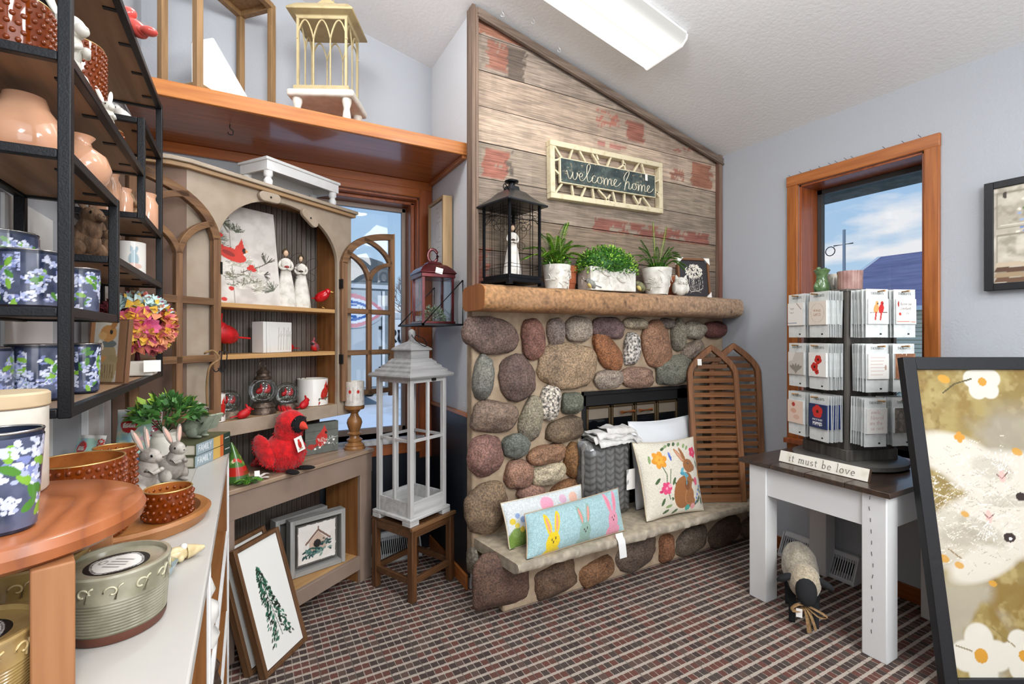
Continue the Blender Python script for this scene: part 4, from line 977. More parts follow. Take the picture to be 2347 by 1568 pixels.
for x, y in ((.39, .10), (.405, .125), (.42, .145), (.38, .08), (.37, .06), (.435, .11)): cv.ell(x, y, .009, .007, '#4c74c4', x*300)
cv.ell(.44, .22, .014, .03, '#e0a030', -20); cv.ell(.425, .27, .008, .03, G1, 20)
B1, B2, B3 = '#9a6232', '#b67e4a', '#7c4a22'
cv.ell(.275, .075, .10, .05, '#e6dcc8'); cv.ell(.265, .125, .075, .095, B1, -12); cv.ell(.32, .065, .045, .035, B1); cv.ell(.315, .10, .040, .052, B2, -10); cv.ell(.318, .10, .036, .048, B1, -10)
cv.ell(.305, .19, .045, .05, B1, -10); cv.ell(.30, .165, .02, .03, B3)
cv.ell(.335, .275, .047, .040, B1, -15); cv.ell(.365, .262, .028, .022, B1); cv.ell(.275, .345, .013, .052, B2, 28); cv.ell(.275, .345, .006, .040, '#d9a48c', 28); cv.ell(.305, .345, .012, .05, B1, 14)
cv.ell(.335, .29, .008, .006, '#1c1410'); cv.ell(.337, .292, .002, .002, '#ffffff')
cv.ell(.293, .228, .030, .012, '#5aa4b4', -30); cv.ell(.275, .255, .018, .010, '#6ab2c0', 40); cv.ell(.268, .235, .016, .009, '#4a94a8', -20); cv.line([(.29, .23), (.3, .2), (.295, .17)], .007, '#5aa4b4')
cv.line([(.33, .185), (.36, .19), (.385, .165)], .016, B1); cv.ell(.385, .178, .016, .024, '#dd5878'); cv.ell(.30, .03, .02, .018, '#4aa89c'); cv.ell(.345, .035, .02, .018, '#e09a9c')
pillow('throw_pillow', 'square cream pillow embroidered with a brown bunny and garden flowers, on the hearth', (1.885, 1.925, .297), (2.305, 1.90, .297), (2.375, 2.035, .69), (1.885, 2.035, .705), cv, .13, '#c4b59a', pinch=.07)
# plastic-wrapped white pillow behind
cv = Canvas(.52, .50, .014, '#dfe1e3')
wp = pillow('wrapped_pillow', 'white pillow in clear plastic behind the bunny pillow at the glass doors', (1.965, 2.09, .297), (2.43, 2.09, .297), (2.47, 2.145, .80), (1.955, 2.145, .80), cv, .12, '#d4d6d8', front_mat=painted('white_satin', .22, bump=.8, bscale=22, coat=.4))
# ---------------------------------------------------------------- two arched slatted shutters
def shutter(label, loc, rot, w, h, nsl, group):
    t = thing('arched_shutter', label, 'shutter', loc, 0, group); t.rotation_euler = rot; fw, d = .034, .028; sp = h-.19
    ms = wood('rustic_shutter', '#9c6b44', '#74492a', 'x', 45, .7, .5, c3='#6a4a34')
    mz = wood('rustic_shutter_upright', '#946440', '#63402a', 'z', 45, .65, .5)
    for s in (-1, 1):
        b = MB(); outer = []
        for k in range(11):      # straight stile then gothic arc to the apex
            a = k/10; outer.append((s*(w/2)*(1-a**1.8), sp+.19*a))
        inner = [(s*(max(0, abs(x)-fw*1.0)), z-fw*.55*min(1, (z-sp)/.1)) for (x, z) in outer]
        poly = [(s*w/2, 0)] + outer + inner[::-1] + [(s*(w/2-fw), 0)]
        if s > 0: poly = poly[::-1]
        b.prism(poly, (0, 0, 0), (1, 0, 0), (0, 0, 1), (0, d, 0)); b.build('stile', mz, t, bevel=.003)
    b = MB(); b.box2((-w/2+fw, .002, 0), (w/2-fw, d-.002, .045)); b.build('bottom_rail', ms, t, bevel=.002)
    for k in range(nsl):
        z = .068+.0445*k; ww = w-2*fw+.006
        if z > sp-.02:
            a = min(1, (z-sp+.03)/.19); ww = (w-2*fw)*(1-a**1.6)
        if ww < .05 or z > h-.06: continue
        b = MB(); b.box((0, .014, z), (ww, .008, .026), Rx(.30)); b.build('slat', ms, t)
    return t
shutter('front arched brown shutter with slats and a small white tag, leaning on the hearth', (2.508, 1.940, .297), (math.radians(-7.5), 0, math.radians(-27)), .325, .962, 20, None)
price_tag((-.085, -.003, .85), .026, .040, 0, 'small white price tag', children_of([x for x in COL.objects if x.name == 'arched_shutter'][0])[0].parent)
shutter('rear arched brown shutter half hidden behind the front one, next to the grey wall', (2.672, 1.930, .297), (math.radians(-5), 0, math.radians(-30)), .33, .968, 20, None)
# ================================================================ welcome home sign
sg = thing('wall_sign', 'cream framed sign reading welcome home on the barn boards over the mantel', 'sign', (1.855, 2.18, 2.222)); sg.rotation_euler = (0, math.radians(-1.1), 0)
Mcr = mat('distressed_cream', '#d8ccab', .6, col2='#b9a883', nscale=30, lo=.5, hi=.8, bump=.15)
W2, H2 = .42, .158
b = MB(); f = .030
b.box2((-W2, 0, -H2), (W2, .042, -H2+f)); b.box2((-W2, 0, H2-f), (W2, .042, H2)); b.box2((-W2, 0, -H2+f), (-W2+f, .042, H2-f)); b.box2((W2-f, 0, -H2+f), (W2, .042, H2-f))
b.build('frame', Mcr, sg, bevel=.003)
b = MB(); b.box2((-.362, -.004, -.070), (.352, .014, .070)); b.build('board_edge', Mcr, sg, bevel=.002)
cv = Canvas(.700, .128, .004, '#4a5652'); cv.blot(.05, '#303a3a', .35, .6, 2); cv.blot(.012, '#a89c80', .72, .85, 6); cv.blot(.02, '#2a4448', .55, .75, 9, .6)
cv.mesh('board_face', flat_fn(.700, .128, -.355, -.0048, -.064), painted('worn_slate_paint', .7, speck=.5, sscale=60), sg)
rs = random.Random(11)
strips = [(-.39, .158, -.34, .07), (-.29, .07, -.265, .158), (-.22, .158, -.175, .07), (-.13, .13, -.08, .07), (-.11, .07, -.165, .062), (-.10, .158, -.085, .10), (-.02, .07, .01, .158), (.10, .158, .12, .07), (.06, .07, .12, .11), (.185, .07, .23, .158), (.25, .158, .275, .07),
          (-.39, -.158, -.34, -.07), (-.265, -.158, -.275, -.07), (-.24, -.07, -.20, -.07), (-.21, -.158, -.18, -.07), (-.12, -.158, -.13, -.07), (-.09, -.07, -.01, -.13), (-.03, -.158, .0, -.09), (.04, -.158, .02, -.07), (.11, -.158, .11, -.07), (.18, -.07, .23, -.158), (.22, -.158, .24, -.08), (.255, -.07, .32, -.158),
          (-.39, .05, -.36, .06), (-.39, .0, -.36, -.02), (.35, .03, .39, .05), (.35, -.03, .39, -.03), (.35, .0, .392, -.055)]
for (x1, z1, x2, z2) in strips:
    b = MB(); b.bar((x1, .012, max(-H2+f-.004, min(H2-f+.004, z1))), (x2, .012, max(-H2+f-.004, min(H2-f+.004, z2))), .011, .014, up=(0, 1, 0)); b.build('lattice_strip', Mcr, sg, bevel=.001)
script = [
 [(.0, .34), (.04, .42), (.09, .12), (.16, .02), (.24, .30), (.26, .40), (.26, .12), (.34, .02), (.42, .22), (.42, .42), (.50, .22), (.60, .26), (.62, .38), (.55, .42), (.50, .22), (.56, .02), (.68, .10), (.84, .50), (.93, .86), (.88, .98), (.80, .80), (.80, .20), (.86, .01), (.96, .12), (1.04, .30)],
 [(1.14, .34), (1.08, .42), (.99, .24), (1.03, .03), (1.14, .08), (1.24, .34)], [(1.30, .40), (1.21, .30), (1.23, .06), (1.33, .05), (1.39, .22), (1.31, .40), (1.42, .34)],
 [(1.46, .40), (1.47, .02), (1.50, .28), (1.57, .40), (1.61, .28), (1.61, .02), (1.65, .28), (1.72, .40), (1.76, .28), (1.77, .05), (1.85, .08), (1.94, .24), (1.98, .38), (1.92, .42), (1.87, .22), (1.93, .02), (2.06, .10), (2.16, .28)],
 [(2.32, .40), (2.30, .62), (2.42, .92), (2.52, .98), (2.50, .80), (2.38, .40), (2.32, -.10), (2.36, .20), (2.46, .42), (2.52, .32), (2.50, .05), (2.58, .02), (2.64, .16)],
 [(2.74, .38), (2.66, .28), (2.68, .04), (2.78, .04), (2.84, .20), (2.76, .38), (2.88, .32)], [(2.92, .38), (2.92, .0), (2.96, .28), (3.03, .38), (3.06, .26), (3.06, .0), (3.10, .28), (3.17, .38), (3.21, .26), (3.21, .03), (3.29, .06), (3.38, .22), (3.42, .36), (3.36, .40), (3.31, .20), (3.37, .0), (3.50, .08), (3.60, .26)]]
b = MB()
for st in script: b.tube(catmull([(-.325+x*.182, -.007, -.045+z*.105) for x, z in st], 4), .0032, 6, flat=.6)
b.build('script_lettering', mat('cream_letter_paint', '#e6dcc4', .6), sg, smooth=60, label='cream handwritten words welcome home')
price_tag((.268, -.012, .042), .022, .038, .1, 'small white price tag', sg)
# ================================================================ on the mantel
ZM = 1.549
lt = thing('candle_lantern', 'black metal lantern with wire sides holding an angel on the left of the mantel', 'lantern', (1.150, 2.10, ZM), math.radians(12))
hb = .098; M_bl = mat('blackened_steel', '#15171b', .35, metal=.55)
b = MB(); b.box2((-hb-.012, -hb-.012, .012), (hb+.012, hb+.012, .030)); b.box2((-hb-.004, -hb-.004, .030), (hb+.004, hb+.004, .050)); b.build('base', M_bl, lt, bevel=.003)
for sx in (-1, 1):
    for sy in (-1, 1):
        MB().box2((sx*(hb+.006)-.012, sy*(hb+.006)-.012, 0), (sx*(hb+.006)+.012, sy*(hb+.006)+.012, .014)).build('foot', M_bl, lt)
        MB().box2((sx*hb-.0055, sy*hb-.0055, .045), (sx*hb+.0055, sy*hb+.0055, .40)).build('corner_post', M_bl, lt)
for q in range(4):
    R = Rz(q*math.pi/2); b = MB()
    def W(x, z): return R @ Vector((x, -hb, z))
    for x in (-.05, -.032, .032, .05): b.tube([W(x, .05), W(x, .395)], .0014, 5)
    for z in (.085, .10, .345, .36, .375): b.tube([W(-hb, z), W(hb, z)], .0014, 5)
    b.tube([W(-hb, .30), W(-.05, .345), W(0, .335), W(.05, .345), W(hb, .30)], .0014, 5)
    b.tube(catmull([W(0, .30), W(.02, .325), W(.038, .31), W(.02, .295), W(0, .30), W(-.02, .325), W(-.038, .31), W(-.02, .295), W(0, .30)], 4), .0013, 5)
    b.build('wire_grille', M_bl, lt)
b = MB(); rings = []
for (r, z) in ((hb+.030, .392), (hb+.032, .400), (hb+.006, .420), (.072, .445), (.052, .468), (.030, .480), (.026, .50)):
    rings.append([b.V((x*r, y*r, z)) for x, y in ((-1, -1), (1, -1), (1, 1), (-1, 1))])
for k in range(len(rings)-1):
    for j in range(4): b.F((rings[k][j], rings[k][(j+1) % 4], rings[k+1][(j+1) % 4], rings[k+1][j]))
b.F(rings[0][::-1]); b.F(rings[-1]); b.build('roof', mat('satin_dark_roof', '#33363b', .3, metal=.6), lt, smooth=30, bevel=.002)
b = MB(); b.lathe([(.018, .495), (.016, .515), (.034, .52), (.036, .526), (.02, .534), (.004, .536)], 18); b.build('finial', M_bl, lt, smooth=40)
b = MB(); b.tube(catmull([(-.045, -.03, .47), (-.085, -.05, .485), (-.10, -.055, .465), (-.085, -.05, .455)], 5), .0025, 6); b.build('hanging_ring', M_bl, lt)
angel('white angel figurine with brown hair and wire wings inside the black mantel lantern', (1.155, 2.10, ZM+.052), math.radians(-20), .27, group=None, hold=M_brown)
# ---- relief planters
M_relief = mat('white_relief_glaze', '#e4e1d8', .5, col2='#c9c4b8', nscale=30, bump=.1)
def relief(bm, pts_fn, n, seed, s=.022):
    rs = random.Random(seed)
    for k in range(n):
        p, nr, up = pts_fn(rs); a = rs.uniform(0, 6.28); side = nr.cross(up); d = side*math.cos(a)+up*math.sin(a)
        bm.leaf(p+nr*.001, d+nr*.25, nr, s*rs.uniform(.7, 1.5), s*.5, bend=.2, fold=-.4)
        if k % 2: bm.tube(catmull([p+nr*.001, p+d*s*1.2+nr*.003, p+d*s*2+side*s*.6+nr*.001], 4), .0018, 5)
def round_planter(label, loc, r0, r1, h, seed):
    t = thing('relief_planter', label, 'planter', loc, 0, None); b = MB()
    b.lathe([(r0, 0), (r0*1.04, .01), (r1*.96, h*.8), (r1, h), (r1-.006, h), (r1*.93-.006, h*.82), (.01, h*.8)], 32); b.build('pot', M_relief, t, smooth=50)
    m = MB()
    def f(rs):
        a = rs.uniform(-2.9, .1); z = rs.uniform(.2, .85)*h; r = r0+(r1-r0)*z/h; n_ = Vector((math.cos(a), math.sin(a), 0)); return n_*r+Vector((0, 0, z)), n_, Vector((0, 0, 1))
    relief(m, f, 34, seed); m.build('leaf_relief', M_relief, t, smooth=40)
    s = MB(); s.lathe([(.0, h*.81), (r1*.9, h*.84)], 20, cap=False); s.build('moss', M_gdark, t); return t
P1 = round_planter('round white planter with raised leaves holding a fern, beside the black lantern', (1.42, 2.10, ZM), .058, .074, .125, 3)
b = MB(); rs = random.Random(4)
for (dx, dy, dz, s) in ((-.18, .02, .02, .05), (-.15, .05, .09, .05), (-.10, -.03, .16, .04), (-.03, .03, .13, .02), (.06, .02, .25, .05), (.12, .03, .15, .03), (.17, -.01, .12, .05), (.15, -.05, .05, .05), (.02, -.06, .10, .03), (-.06, -.06, .06, .04), (.08, -.07, .04, .04), (-.12, -.05, .03, .05), (.04, .03, .17, .02), (-.05, .0, .15, .02), (.0, -.05, .14, .01)):
    for j in range(2):
        jx = rs.uniform(-.025, .025); frond(b, (rs.uniform(-.02, .02), rs.uniform(-.02, .02), .11), (dx+jx, dy+rs.uniform(-.02, .02), .125+dz*.95), s, .030, .009, 18, 1 if j else 2, seed=int(dx*1000)+j)
foliage_dome(b, (0, 0, .13), .075, .06, .06, 260, .02, .010, 5)
b.build('fern', [M_gdark, M_gmid, M_glite], P1)
P2 = thing('relief_planter', 'rectangular white planter with raised birds and branches holding a boxwood plant', 'planter', (1.745, 2.085, ZM), math.radians(-4))
b = MB(); w_, d_, h_ = .30, .13, .128
b.box2((-w_/2, -d_/2, 0), (w_/2, d_/2, h_)); b.build('pot', M_relief, P2, bevel=.004)
m = MB()
relief(m, lambda rs: (Vector((rs.uniform(-.125, .125), -d_/2, rs.uniform(.03, .105))), Vector((0, -1, 0)), Vector((0, 0, 1))), 22, 8, .018)
relief(m, lambda rs: (Vector((-w_/2, rs.uniform(-.05, .05), rs.uniform(.03, .105))), Vector((-1, 0, 0)), Vector((0, 0, 1))), 5, 9, .018); m.build('branch_relief', M_relief, P2)
for x, z in ((-.05, .09), (.05, .06)): m = MB(); m.ell((x, -d_/2-.002, z), (.028, .010, .013), Ry(.3)); m.ell((x-.022, -d_/2-.004, z+.012), (.011, .009, .010)); m.build('bird_relief', M_relief, P2)
b = MB(); foliage_dome(b, (0, 0, h_-.01), .20, .11, .135, 3000, .016, .011, 7, shell=.35, down=.1); b.ell((0, 0, h_+.02), (.15, .08, .08), m=0); b.build('boxwood', [M_gdark, M_gmid, M_glite], P2)
P3 = round_planter('round white planter with raised leaves holding an upright sword fern', (2.125, 2.085, ZM), .062, .088, .155, 13)
b = MB()
for i, (dx, dy, dz, s) in enumerate(((.0, .03, .29, .0), (.10, .02, .27, .0), (.16, .02, .15, .03), (-.14, .0, .12, .03), (-.10, .03, .17, .02), (.19, -.02, .08, .05), (-.17, -.03, .03, .04), (-.10, -.07, .05, .04), (.09, -.07, .06, .04), (.17, -.06, .0, .06), (.0, -.08, .05, .04), (.20, .02, .12, .05), (.05, -.05, .13, .02), (-.05, -.05, .12, .02), (-.19, .01, .07, .04), (.14, -.05, .09, .05), (.22, -.03, .03, .05))):
    frond(b, (dx*.12, dy*.2, .14), (dx, dy, .15+dz), s, .022, .0075, 26, 2 if i < 2 else 1, seed=i)
foliage_dome(b, (0, 0, .15), .06, .06, .03, 120, .02, .01, 15)
b.build('fern', [M_gdark, M_gmid, M_glite], P3)
# ---- terracotta pots behind
def terracotta(label, x, y, r, h, dark=False):
    b = MB(); b.lathe([(r*.72, 0), (r*.9, h*.72), (r*.9, h*.74), (r, h*.74), (r*1.02, h), (r*.9, h), (r*.86, h*.3), (.004, h*.3)], 28); return b.build('terracotta_pot', M_terra, loc=(x, y, ZM), label=label, cat='pot', group=None, smooth=35)
terracotta('terracotta pot standing between the fern planter and the rectangular planter', 1.535, 2.165, .055, .135)
terracotta('terracotta pot standing between the boxwood planter and the sword fern planter', 1.955, 2.165, .052, .125)
terracotta('terracotta pot behind the small white owl', 2.31, 2.165, .05, .13)
M_bgrey = mat('grey_bird', '#8c8c84', .6, col2='#5c5c58', nscale=40); M_byel = mat('yellow_breast', '#cdbd72', .7)
bird('bird_figurine', 'small grey and yellow bird figurine in front of the first terracotta pot', 'bird figurine', (1.60, 2.035, ZM), math.radians(165), .075, M_bgrey, M_byel, M_ink, crest=False, mask=False, tail=.9, up=.9, legs=.15)
bird('bird_figurine', 'small olive and yellow bird figurine between the boxwood planter and sword fern planter', 'bird figurine', (1.935, 2.02, ZM), math.radians(175), .085, mat('olive_bird', '#7f7d58', .6, col2='#4c4c36', nscale=40), M_byel, M_ink, crest=False, mask=False, tail=.9, up=.8, legs=.12)
# owl
ow = thing('owl_figurine', 'small white ceramic owl on the right end of the mantel', 'figurine', (2.29, 2.055, ZM), math.radians(-15))
b = MB(); b.ell((0, 0, .042), (.042, .034, .045), None, 20, 12); b.ell((0, -.003, .080), (.040, .032, .032), None, 20, 12)
for s in (-1, 1): b.lathe([(.014, 0), (.004, .026)], 8, (s*.026, -.004, .098), R=Ry(s*.35))
b.build('body', M_relief, ow, smooth=50)
for s in (-1, 1):
    b = MB(); b.tube([(s*.017+.014*math.cos(k*.52), -.033+.002, .083+.014*math.sin(k*.52)) for k in range(12)], .0026, 6, closed=True); b.ell((s*.017, -.033, .083), (.007, .003, .007)); b.build('eye', M_relief, ow)
    b = MB(); b.ell((s*.040, 0, .045), (.010, .026, .034)); b.build('wing', M_relief, ow)
b = MB(); b.lathe([(.006, 0), (.001, .014)], 6, (0, -.036, .078), R=Rx(2.6)); b.build('beak', M_relief, ow)
# black floral picture with corner protectors
cv = Canvas(.205, .235, .0028, '#2c2a2e'); rs = random.Random(3)
for k in range(150):
    a, r_ = rs.uniform(0, 6.28), rs.random()**.5; x, y = .105+.065*r_*math.cos(a), .165+.045*r_*math.sin(a); cv.ell(x, y, rs.uniform(.005, .011), rs.uniform(.002, .004), '#e8e2d4' if k % 3 else '#c8c0b0', rs.uniform(0, 180))
for k in range(9): x = .07+.009*k; cv.line([(x, .135), (x+.01*math.sin(k), .09), (x+.004*k-.02, .04)], .0018, '#d8d0c2')
cv.line([(.05, .05), (.08, .03), (.13, .035), (.16, .05)], .003, '#d8d0c2'); cv.line([(.07, .02), (.11, .045), (.15, .025)], .002, '#c8c0b0')
for sx in (.05, .165): cv.line([(sx, .13), (sx+.005, .08), (sx, .05)], .0022, '#d8d0c2')
pic = picture('framed_print', 'small black picture of a white flower bouquet leaning at the mantel right end', 'picture', .235, .265, .013, .022, mat('walnut_frame', '#7a5236', .5), cv, M_print, (2.535, 2.15, ZM), (math.radians(-6), 0, math.radians(-14)), backm=M_ink)
for sx, z0, dz in ((-1, .265, -1), (1, .265, -1), (1, 0, 1)):
    b = MB(); poly = [(0, 0), (-.045, 0), (0, .045)]
    b.prism([(sx*(.119)+sx*p[0], z0-dz*.002+dz*p[1]) for p in poly][::(1 if sx*dz > 0 else -1)], (0, -.004, 0), (1, 0, 0), (0, 0, 1), (0, .028, 0)); b.build('corner_protector', M_paper, pic, label='white cardboard corner protector')
# ================================================================ white table by the right wall
M_tw = mat('brushed_white_pine', '#dcdcdb', .45, col2='#cfcfcd', nscale=4, lo=.5, hi=.8, stretch=(1, 1, .2), bump=.15, bscale=50)
M_ttop = wood('dark_plank_top', '#4a382c', '#2f251f', 'x', 45, .32, .25, c3='#5c4432', coat=.25)
TX0, TX1, TY0, TY1, TZ = 2.19, 2.835, .93, 1.59, .687
tb = thing('side_table', 'white farmhouse table with dark plank top between the painting and the hearth', 'table', ((TX0+TX1)/2, (TY0+TY1)/2, 0))
cx_, cy_ = tb.location.x, tb.location.y
b = MB(); n = 4
for k in range(n):
    y0 = TY0+(TY1-TY0)*k/n+.001; y1 = TY0+(TY1-TY0)*(k+1)/n-.001
    b.box2((TX0-cx_, y0-cy_, TZ-.022), (TX1-cx_, y1-cy_, TZ))
b.build('tabletop', M_ttop, tb, bevel=.002)
for (lx, ly) in ((2.21, .95), (2.21, 1.455), (2.73, .95), (2.73, 1.455)):
    b = MB(); b.box2((lx-cx_, ly-cy_, 0), (lx+.09-cx_, ly+.09-cy_, TZ-.022)); lg = b.build('leg', M_tw, tb, bevel=.004)
    if (lx, ly) == (2.21, .95):    # drying crack down the near leg
        c = MB(); pts = [Vector((lx-cx_-.0004, ly-cy_+.050+.004*math.sin(k*1.7)-.012*(k/14)**.5*0+(.008 if k < 4 else 0), .655-.045*k)) for k in range(14)]
        for k in range(0, 13): c.bar(pts[k], pts[k+1]*.35+pts[k]*.65, .0012, .0022, up=(1, 0, 0))
        c.build('crack', M_ink, lg)
z0, z1 = .522, TZ-.022
for (a, e) in (((2.222, 1.04), (2.245, 1.455)), ((2.775, 1.04), (2.80, 1.455)), ((2.30, .962), (2.73, .985)), ((2.30, 1.51), (2.73, 1.533))):
    b = MB(); b.box2((a[0]-cx_, a[1]-cy_, z0), (e[0]-cx_, e[1]-cy_, z1)); b.build('apron', M_tw, tb, bevel=.002)
# ---------------------------------------------------------------- revolving card rack
RKX, RKY, RKA = 2.597, 1.281, math.radians(-20)
rk = thing('card_rack', 'revolving grey wooden rack of gift cards on the white table before the window', 'display rack', (RKX, RKY, TZ), RKA)
M_rk = wood('weathered_grey_rack', '#6d6862', '#4c4844', 'z', 50, .6, .4)
b = MB(); b.lathe([(.225, .002), (.238, .010), (.238, .028), (.222, .036), (.01, .036)], 40); b.build('turntable', mat('grey_turntable', '#66645f', .5, col2='#53514d', nscale=12), rk, smooth=40)
HS = .1325; z0, z1 = .036, .835
b = MB(); b.box2((-HS+.012, -HS+.012, z0), (HS-.012, HS-.012, z1-.02)); b.build('core_panel', M_rk, rk)
for sx in (-1, 1):
    for sy in (-1, 1): b = MB(); b.box2((sx*HS-.008*(sx > 0)*2+.0, sy*HS-.016*(sy > 0), z0), (sx*HS+.016*(sx < 0), sy*HS+.016*(sy < 0), z1-.01)); b.build('corner_strip', M_rk, rk)
b = MB(); b.box2((-HS-.004, -HS-.004, z1-.012), (HS+.004, HS+.004, z1)); b.build('top_board', M_rk, rk, bevel=.002)
b = MB(); b.box2((-HS-.004, -HS-.004, z0), (HS+.004, HS+.004, z0+.05)); b.build('bottom_band', M_rk, rk, bevel=.002)
for q in range(8):
    k = MB(); x = -HS+.02+.032*q; k.box2((x, -HS-.002, z1-.05), (x+.022, -HS+.012, z1-.012)); k.build('corrugated_strip', mat('tin_strip', '#77746e', .5, metal=.3), rk)
    k = MB(); k.box2((-HS-.002, x, z1-.05), (-HS+.012, x+.022, z1-.012)); k.build('corrugated_strip', mat('tin_strip', '#77746e', .5, metal=.3), rk)
M_bagp = mat('packet_white', '#dfe1df', .35, col2='#cdd1cf', nscale=30, coat=.2); M_bag2 = mat('packet_backing_grey', '#b9bdbb', .4)
def card_canvas(kind):
    c = Canvas(.104, .112, .0021, '#e9e6e0')
    if kind == 'cardinals':
        c.line([(.01, .05), (.095, .052)], .003, '#4a3226')
        for x, col in ((.04, '#d59a5a'), (.066, '#c0201c')): c.ell(x, .068, .013, .022, col, -10); c.ell(x+.004, .092, .008, .010, col); c.line([(x, .05), (x-.004, .02)], .008, '#b8281e'); c.ell(x+.008, .09, .003, .004, '#201010')
    elif kind == 'script':
        paint_text(c, 'those we', .02, .085, .014, .0016, '#6a5c54'); paint_text(c, 'lovedont', .02, .065, .013, .0016, '#6a5c54'); paint_text(c, 'go', .05, .045, .014, .0016, '#6a5c54'); c.ell(.02, .045, .007, .007, '#c83a2c'); c.line([(.005, .012), (.1, .01)], .004, '#c8846a'); c.ell(.012, .09, .004, .014, '#a83024')
    elif kind == 'lines':
        for k in range(6): c.line([(.012, .095-.015*k), (.085-.006*(k % 3), .095-.015*k)], .0022, '#c9a698')
        c.ell(.088, .05, .005, .012, '#b89a8a')
    elif kind == 'wood':
        c.a[:] = lin('#8a5c40'); c.blot(.02, '#a87a5a', .4, .7, 3)
        for k in range(70): rs = random.Random(k); x, y = rs.gauss(.052, .012), rs.gauss(.056, .022); c.ell(x, y, .0022, .003, '#e8ddd0')
        for k in range(30): rs = random.Random(k+99); x, y = rs.gauss(.052, .022), rs.gauss(.07, .006); c.ell(x, y, .0022, .003, '#e8ddd0')
    elif kind == 'scriptpink':
        for k, w_ in enumerate(('lovely', 'blessed', 'are the', 'so dear')): paint_text(c, w_, .015+.006*(k % 2), .088-.024*k, .018, .0014, '#c49a90')
    elif kind == 'grain':
        c.a[:] = lin('#8d857a'); c.blot(.016, '#6a6259', .4, .6, 4); c.line([(.06, .02), (.04, .09)], .003, '#5e564e')
    elif kind == 'leaves':
        c.line([(.06, .11), (.09, .08)], .004, '#a89080'); paint_text(c, 'hope', .012, .08, .013, .0014, '#8a8078'); paint_text(c, 'here', .012, .06, .013, .0014, '#8a8078'); c.line([(.0, .012), (.06, .012)], .003, '#8c98a8')
    elif kind == 'wreath':
        c.a[:] = lin('#dfd5c8'); c.line([(.052+.040*math.cos(k*.35), .056+.045*math.sin(k*.35)) for k in range(19)], .0014, '#a89888'); paint_text(c, 'HUMBLE', .052, .062, .012, .0015, '#b0866a', True); paint_text(c, 'GARDEN', .052, .042, .012, .0015, '#b0866a', True)
    elif kind == 'lotus':
        c.a[:] = lin('#c4beb4'); 
        for a in (-60, -30, 0, 30, 60): c.ell(.052+.02*math.sin(math.radians(a)), .03, .008, .026, '#8a847a', -a)
        c.poly([(0, .112), (.05, .112), (.03, .07), (0, .06)], '#dedad2')
    elif kind == 'poppies':
        for x, y, r_ in ((.058, .080, .017), (.036, .045, .017), (.05, .022, .010)): c.petals(x, y, r_*1.25, 5, '#c42a22', .9, x*900); c.ell(x, y, r_*.35, r_*.35, '#2a1814')
    elif kind == 'peach':
        c.a[:] = lin('#e6cdbb'); c.ell(.04, .092, .011, .011, '#b83a30'); c.ell(.04, .06, .02, .012, '#d8a890'); c.ell(.06, .03, .02, .012, '#dab49c')
    elif kind == 'navy':
        c.a[:] = lin('#1d2c58'); c.petals(.052, .078, .030, 5, '#cc2a22', .95, 20); c.ell(.052, .078, .008, .008, '#401410'); paint_text(c, 'FORGET US NOT', .052, .036, .0075, .0014, '#d8d8dc', True); paint_text(c, 'POPPIES', .052, .014, .014, .0028, '#f0f0f0', True)
    return c
def packet(kind, label, px_, z, out, side, group, jit=0.0, tilt=0.0):
    """side 0: local -Y face of the rack, side 1: local -X face"""
    t = thing('card_packet', label, 'gift card', (0, 0, 0), 0, group)
    if side == 0: p = Vector((px_, -HS-out, z)); a = RKA+tilt
    else: p = Vector((-HS-out, -px_, z)); a = RKA-math.pi/2+tilt
    R_ = Rz(RKA); p = R_ @ p; t.location = (RKX+p.x, RKY+p.y, TZ+p.z); t.rotation_euler = (0, jit, a)
    w_ = .056
    b = MB(); b.box2((-w_, 0, -.190), (w_, .0016, .026)); b.box2((-.010+.03*math.sin(out*300), -.0006, -.178), (.0+.03*math.sin(out*300), 0, -.171), m=1); b.build('backing_card', [M_bagp, M_ink], t)
    if kind:
        c = card_canvas(kind); c.mesh('printed_tile', flat_fn(c.w, c.h, -c.w/2, -.0085, -.130), M_card, t); MB().box2((-c.w/2, -.0082, -.130), (c.w/2, 0, -.018)).build('tile_block', M_bagp if kind != 'navy' else mat('navy_tile', '#1d2c58', .5), t)
        k = MB()
        st, W0 = text_strokes('THOUGHTS', .013, .04)
        for s_ in st: k.tube([(x-W0/2, -.0009, .001+y) for x, y in s_], .0008, 4, flat=.4)
        k.build('header_lettering', mat('slate_lettering', '#5f6a66', .6), t)
    else: MB().box2((-w_+.004, -.0075, -.130), (w_-.004, 0, -.018)).build('tile_block', M_bag2 if group and 'navy' not in group else mat('navy_tile', '#1d2c58', .5), t)
    return t
rows = (.800, .555, .312)
spec = {(0, 0, 0): ('cardinals', 'two red and orange cardinals'), (0, 0, 1): ('script', 'grey script with a red dot'), (0, 1, 0): ('lines', 'pale pink lines of writing'), (0, 1, 1): ('wood', 'a white cross on brown wood'),
        (0, 2, 0): ('scriptpink', 'pale pink handwriting'), (0, 2, 1): ('grain', 'grey wood grain'), (1, 0, 0): ('leaves', 'grey writing'), (1, 0, 1): ('wreath', 'a beige circle'),
        (1, 1, 0): ('lotus', 'a grey lotus flower'), (1, 1, 1): ('poppies', 'two red poppies on white'), (1, 2, 0): ('peach', 'a red dot on peach'), (1, 2, 1): ('navy', 'a red poppy on navy blue')}
rs = random.Random(21); rn = ('top', 'middle', 'bottom')
